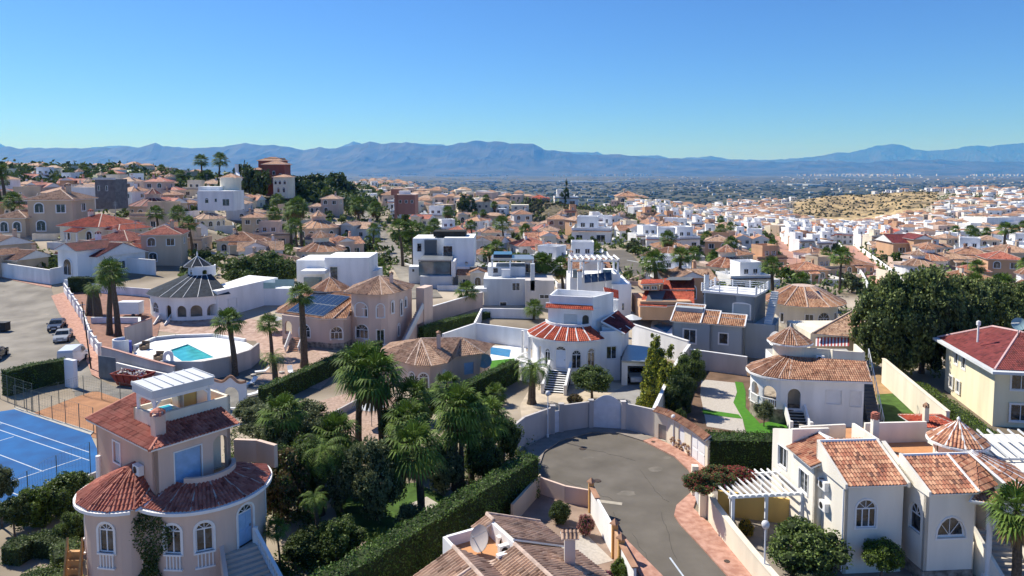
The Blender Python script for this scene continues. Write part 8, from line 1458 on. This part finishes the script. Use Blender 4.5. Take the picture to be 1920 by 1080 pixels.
X, Y, Z = G(1060, 374); put('monkey_puzzle_tree', (X, Y, Z), [('trunk', trunk(17, .5, .15, 'barkl')[0], (0, 0, 0), 1)] + [('crown', crown('cone', 'dark', 3, False), (0, 0, 1.5), (3.8, 3.8, 5.2))], 'tall tapering monkey puzzle tree on the scrub hilltop', 'tree'); tree(1117, 372, 16, 9, 'big round green tree on the scrub hilltop', 'wide', 'mid', 2, .05, hi=False); tree(876, 400, 11, 11, 'dark tree clump left above mid town', 'round', 'dark', 1, .1, hi=False); tree(868, 402, 9, 9, 'smaller dark tree beside the dark clump in mid town', 'round', 'dark', 3, .1, hi=False)
for k, (a, b, w, h) in enumerate(((462, 535, 9, 5.5), (497, 530, 10, 6), (530, 532, 8, 5))): tree(a, b, w, h, ['large green tree behind the round villa, left one', 'large green tree behind the round villa, middle one', 'large green tree left of the white cubic house'][k], 'wide', 'mid', k, .05)
# golden thujas, shrubs
for a, b, w, h, lb, s in ((1217, 778, 3.6, 5.9, 'golden thuja nearest the turning circle wall', 1), (1232, 752, 3.8, 7.6, 'middle golden thuja between the garage and wall', 2), (1254, 766, 4.0, 7.6, 'tallest golden thuja next to the sloping cream wall', 4), (1222, 728, 2.8, 6.6, 'slim golden thuja right beside the garage', 3)): tree(a, b, w, h, lb, 'cone', 'gold+bright', s, .0, 'conifer')
tree(1110, 752, 5.2, 3.9, 'round-headed standard tree in the white villa forecourt', 'dense', 'mid', 1, .3); tree(1078, 760, 2.0, 1.2, 'brownish dome shrub behind the curved wall', 'dense', 'brown', 1, 0, 'shrub', 'shrub')
tree(1015, 800, 1.9, 1.6, 'green shrub by the lamp behind the curved wall', 'dense', 'mid+flower', 2, 0, 'shrub', 'shrub'); tree(1295, 730, 3.6, 4.6, 'dark bushy tree along the sloping cream wall, upper one', 'round', 'mid', 3, .05); tree(1275, 775, 3.4, 4.2, 'dark bushy tree along the sloping cream wall, lower one', 'round', 'dark', 4, .05); tree(1432, 800, 1.9, 2.6, 'thin olive sapling on the artificial turf', 'round', 'olive', 5, .35); tree(1357, 695, 1.0, 1.2, 'tiny round shrub in the bare soil', 'dense', 'mid', 3, .1, 'shrub', 'shrub'); tree(1277, 800, 1.2, 1.8, 'thin young shrub behind the tiled wall', 'round', 'mid', 1, .1, 'shrub', 'shrub')
tree(1513, 1072, 5.2, 3.3, 'very large clipped round bush in front of the ivory villa', 'dense', 'mid', 4, .0, 'bush', 'bush', sy=1); tree(1652, 1090, 2.6, 2.7, 'bright clipped bush on several stems by the ivory villa', 'dense', 'bright', 5, .3, 'bush', 'bush'); tree(1399, 1005, 1.2, 1.2, 'yellow flowering bush beside the garden wall', 'dense', 'yel+mid', 1, 0, 'bush', 'bush'); tree(1515, 1110, 1.8, 1.2, 'grey-green feathery shrub under the round bush', 'dense', 'olive', 2, 0, 'shrub', 'shrub')
for k, (a, b, w, h) in enumerate(((1312, 945, 2.7, 1.4), (1345, 938, 3.0, 1.5), (1385, 930, 2.6, 1.2))):
    X, Y = P(a, b - 30, 3.0); tree(0, 0, w, h, ['left mound of bougainvillea spilling over the gate', 'middle mound of bougainvillea on the pergola', 'right mound of bougainvillea with most magenta flowers'][k], 'dense', 'mid+redf' if k < 2 else 'redf+mid', k, 0, 'bougainvillea', 'climber', pos=(X, Y, 2.75))
tree(1098, 1005, 1.3, 1.6, 'pink flowering oleander inside the panelled wall', 'dense', 'pinkf+mid', 2, .05, 'oleander', 'shrub'); tree(1050, 980, 1.7, 1.7, 'round dark shrub in the shaded front yard', 'dense', 'dark', 4, .02, 'shrub', 'shrub'); tree(1168, 1092, 1.7, 1.5, 'bright green clipped shrub at the lower end of the panelled wall', 'dense', 'bright', 1, .0, 'shrub', 'shrub'); tree(1140, 1098, 1.0, .9, 'magenta bougainvillea at the bottom edge', 'dense', 'flower+mid', 1, 0, 'bougainvillea', 'shrub')
# dense garden of villa A
GA = 'trees and shrubs of the shady palm garden'
for k, (a, b, w, h, kd, mt, lb) in enumerate(((505, 835, 5.2, 3.8, 'round', 'olive', 'broad olive tree beside the wavy white wall'), (575, 820, 4.6, 3.6, 'round', 'olive', 'olive tree left of the gravel clearing'), (525, 905, 4.6, 5.2, 'round', 'olive', 'green tree behind the villa roof edge'), (530, 985, 4.0, 5.6, 'round', 'brown+mid', 'brownish tree just right of the red roof'), (560, 960, 4.2, 5.4, 'round', 'mid', 'mid green bush tree in the dark garden'), (708, 975, 4.2, 6.0, 'round', 'olive', 'grey olive tree standing on the lawn'), (640, 960, 3.8, 5.0, 'round', 'olive', 'small olive left of the lawn'), (640, 1050, 3.2, 2.9, 'round', 'mid', 'round leafy tree at the lower hedge end'), (905, 905, 3.4, 3.6, 'round', 'mid', 'leafy tree at the top end of the tall hedge'), (945, 868, 3.2, 3.8, 'round', 'mid', 'tree crowding the left gate wall'), (830, 925, 3.4, 4.2, 'round', 'olive', 'dark tree under the double palm'), (745, 850, 3.4, 4.4, 'round', 'mid', 'dark tree right of the gravel clearing'), (770, 1000, 2.4, 2.2, 'dense', 'olive', 'grey shrub below the stone patch'), (690, 1060, 1.4, 1.2, 'dense', 'yel+mid', 'yellowish shrub beside the hedge bottom'), (575, 1050, 3.0, 2.2, 'dense', 'dark', 'dark shrub next to the stair balustrade'), (610, 900, 4.2, 5.0, 'round', 'olive', 'dark tree below the gravel clearing'), (660, 880, 2.8, 2.4, 'dense', 'mid', 'shrub in front of the gravel clearing'), (815, 1010, 2.2, 1.5, 'dense', 'mid', 'low shrub against the tall hedge'), (890, 840, 3.2, 3, 'round', 'mid', 'bushy tree behind the gate wall palms'), (470, 790, 3.4, 2.6, 'dense', 'olive', 'grey-green shrub below the wavy wall'), (800, 790, 3.6, 3.4, 'round', 'mid', 'dark tree in front of the bungalow'), (925, 810, 2.6, 2.2, 'dense', 'dark', 'dark shrub by the forecourt corner'))): tree(a, b, w, h, lb, kd, mt, k % 5, .12 if kd == 'round' else 0, group=GA)
tree(75, 985, 3.6, 3.0, 'tall green bush below the blue court', 'round', 'bright', 2, .0, 'bush', 'bush'); tree(128, 965, 3.8, 3.2, 'broad leafy bush between court and bay roof', 'round', 'mid', 3, 0, 'bush', 'bush'); tree(4, 990, 1.9, 4.6, 'slim grey tree at the left edge of the court', 'round', 'olive', 1, .5); tree(28, 1010, 2.2, 3.0, 'dark leafy sapling below the court corner', 'round', 'dark', 3, .4); tree(150, 1020, 2.6, 2.4, 'light shrub beside the wooden steps', 'round', 'mid', 4, 0, 'bush', 'bush')
hedge([(20, 1060), (60, 1035), (120, 1040), (128, 1075)], 1.3, 1.5, 'curved clipped dark hedge at the lower left', 'dark'); hedge([(45, 1110), (95, 1090), (140, 1120)], 1.0, 1.2, 'lower clipped hedge at the bottom left corner', 'mid'); hedge([(180, 1128), (300, 1108)], .9, 2.0, 'low shrub bed in front of the bay', 'mid')
x0, y0 = P(620, 1075, 3.3); x1, y1 = P(1008, 852, 3.3); hedge([(x0 - 1.9, y0 - 3.5), (x0, y0), (x1 - .5, y1)], 3.3, 1.5, 'very tall long clipped hedge running up to the turning circle', world=True, dens=72); hedge([P(1328, 815, 2.9), P(1470, 818, 2.9)], 2.9, 2.2, 'tall block hedge in front of the gravel garden', world=True, seed=3); hedge([(12, 742), (60, 728), (124, 716)], 3.0, 1.4, 'tall hedge between the pale road and the clay court', seed=4); hedge([(492, 765), (560, 732), (648, 690)], 2.3, 1.2, 'clipped hedge below the white loungers', seed=5); hedge([(648, 690), (712, 668)], 2.2, 1.2, 'clipped hedge beside the pink villa', seed=6); hedge([(790, 640), (860, 610), (925, 592)], 2.2, 1.3, 'clipped hedge rising to the grey modern house', seed=7); hedge([(872, 762), (966, 712)], 2.6, 1.2, 'clipped hedge right of the bungalow dish', seed=8); hedge([(132, 548), (200, 545)], 3, 1.3, 'dark hedge below the white house with maroon roofs', 'dark', seed=9)
hedge([P(1720, 715, 1.8), P(1780, 755, 1.8), P(1850, 805, 1.8), P(1925, 865, 1.8), P(2000, 925, 1.8)], 1.8, 1.3, 'long clipped hedge in front of the tall cream house', 'bright', world=True, seed=10)
t = WT('climbing_vine', 'dark climbing vine covering the pink wall between the arched windows', 'vine', (-20.8, 40.2, 0)); mb = MB(); rnd = random.Random(4)
for _ in range(2600): z = rnd.uniform(.2, 6.0); s = (rnd.random() - .5) * (1.0 + .5 * math.sin(z * 1.7)); x_ = -21.35 + s * 1.9; leaf(mb, (x_, (40.72 - .28 * (x_ + 22.1) if x_ < -20.87 else 40.38) - rnd.random() * .3, z), .09, rnd)
t.part('foliage', mb, LF['dark'])
# trees and palms among the houses
rnd = random.Random(77); k = 0; mt = ['mid', 'dark', 'olive', 'bright', 'mid']
while k < 290:
    Y = 118 * (rnd.uniform(1, 3.3)); px = rnd.uniform(-20, 1940); X = (px - 960) / F * Y
    if near(X, Y, .3) or (Y < 150 and (px < 330 or 480 < px < 1320)) or SCRUB(X, Y, px) or (1600 < px < 1780 and Y < 160): continue
    Z = terr(X, Y); k += 1; s = rnd.randint(0, 3)
    if rnd.random() < .22: h = rnd.uniform(4, 9); o = palm(0, 0, 0, None, r=rnd.uniform(1.5, 2.1), tr=.3, dead=rnd.random() < .4, seed=s, group='palms among the houses', h=h, pos=(X, Y, Z)); pend(o, ('tall' if h > 6.5 else 'short') + ' fan palm')
    else: m_ = rnd.choice(mt); w = rnd.uniform(2.5, 6.5); o = tree(0, 0, w, rnd.uniform(2.2, 4.8), None, rnd.choice(['round', 'wide', 'dense']), m_, s, .08, group='garden trees among the houses', hi=False, pos=(X, Y, Z)); pend(o, dict(mid='green', dark='dark', olive='greyish', bright='light green')[m_] + ' garden tree')
mb = MB(); rnd = random.Random(78)
for _ in range(12000):
    Y = 120 * rnd.uniform(1, 7) ** 1.0; px = rnd.uniform(-30, 1950); X = (px - 960) / F * Y
    if (Y < 400 and near(X, Y, -1.2)) or (Y < 150 and (px < 330 or 480 < px < 1320)) or (1480 < px < 1760 and 635 < Y < 965): continue
    s = rnd.uniform(.5, 1.5) * (1 + Y / 500); Z = terr(X, Y); h = s * rnd.uniform(.8, 1.8); c = Vector((X, Y, Z + h * .4))
    for q in range(14 if Y < 350 else 6): leaf(mb, c + Vector((rnd.gauss(0, s * .4), rnd.gauss(0, s * .4), rnd.gauss(0, h * .3))), s * .42, rnd)
tobj('garden_shrubs', mb, LF['mid'], 'low garden shrubs filling the plots between the houses', kind='stuff')
# plot walls
mb = MB(); mb2 = []
def plotwall(w, d):
    mb = MB()
    for a, b in (((-w, -d), (-1.5, -d)), ((1.5, -d), (w, -d)), ((w, -d), (w, d)), ((-w, d), (-w, -d))): mb.bar((*a, -.4), (*b, -.4), .22, 3.2)
    return mb
PWM = {c: plotwall(7.6, 7.5).mesh('garden_wall', WALLC[c]) for c in ('white', 'cream', 'pink', 'grey')}; rnd = random.Random(6)
for o in [o for o in COL.objects if o.get('group') == 'houses of the hillside town' and o.location.y < 260]:
    if rnd.random() < .62: c = rnd.choice(['white', 'white', 'cream', 'pink', 'grey']); w = bpy.data.objects.new('garden_wall', PWM[c]); COL.objects.link(w); cs_, sn_ = math.cos(o.rotation_euler.z), math.sin(o.rotation_euler.z); w.location = (o.location.x - 3.5 * sn_, o.location.y + 3.5 * cs_, o.location.z); w.rotation_euler.z = o.rotation_euler.z; w['category'] = 'wall'; w['group'] = 'plot walls of the hillside town'; pend(w, f'{c} plot wall round a house')

# far town trees
mb = MB(); rnd = random.Random(91)
for _ in range(6500):
    Y = rnd.uniform(300, 1000); px = rnd.uniform(-30, 1950)
    if _ > 3100: Y = rnd.uniform(300, 520); px = rnd.uniform(-30, 700); X = (px - 960) / F * Y
    if (1480 < px < 1760 and 635 < Y < 965) or (Y < 430 and near(X, Y, 0)): continue
    Z = terr(X, Y); s = rnd.uniform(1.6, 4.0); h = rnd.uniform(2.5, 6)
    for q in range(16): leaf(mb, (X + rnd.gauss(0, s * .45), Y + rnd.gauss(0, s * .45), Z + h * .55 + rnd.gauss(0, h * .25)), s * .5, rnd)
tobj('town_trees', mb, LF['dark'], 'dark trees between the houses of the far town', kind='stuff')
mb = MB(); rnd = random.Random(92)
for _ in range(1500):
    px, py = rnd.uniform(430, 1000), rnd.uniform(800, 1100); X, Y = P(px, py, 0)
    if X < -15.5 and Y < 50: continue
    p0_, p1_ = (-12.2, 35.5), (1.5, 55.0); sd_ = (p1_[0] - p0_[0]) * (Y - p0_[1]) - (p1_[1] - p0_[1]) * (X - p0_[0])
    if sd_ < 12 or (600 < px < 860 and 905 < py < 1000) or (570 < px < 750 and py < 850): continue
    s = rnd.uniform(.25, .7)
    for q in range(26): leaf(mb, (X + rnd.gauss(0, s * .5), Y + rnd.gauss(0, s * .5), abs(rnd.gauss(s * .5, s * .4))), .11, rnd)
tobj('garden_undergrowth', mb, LF['mid'], 'leafy undergrowth filling the shady palm garden', kind='stuff')
finish()
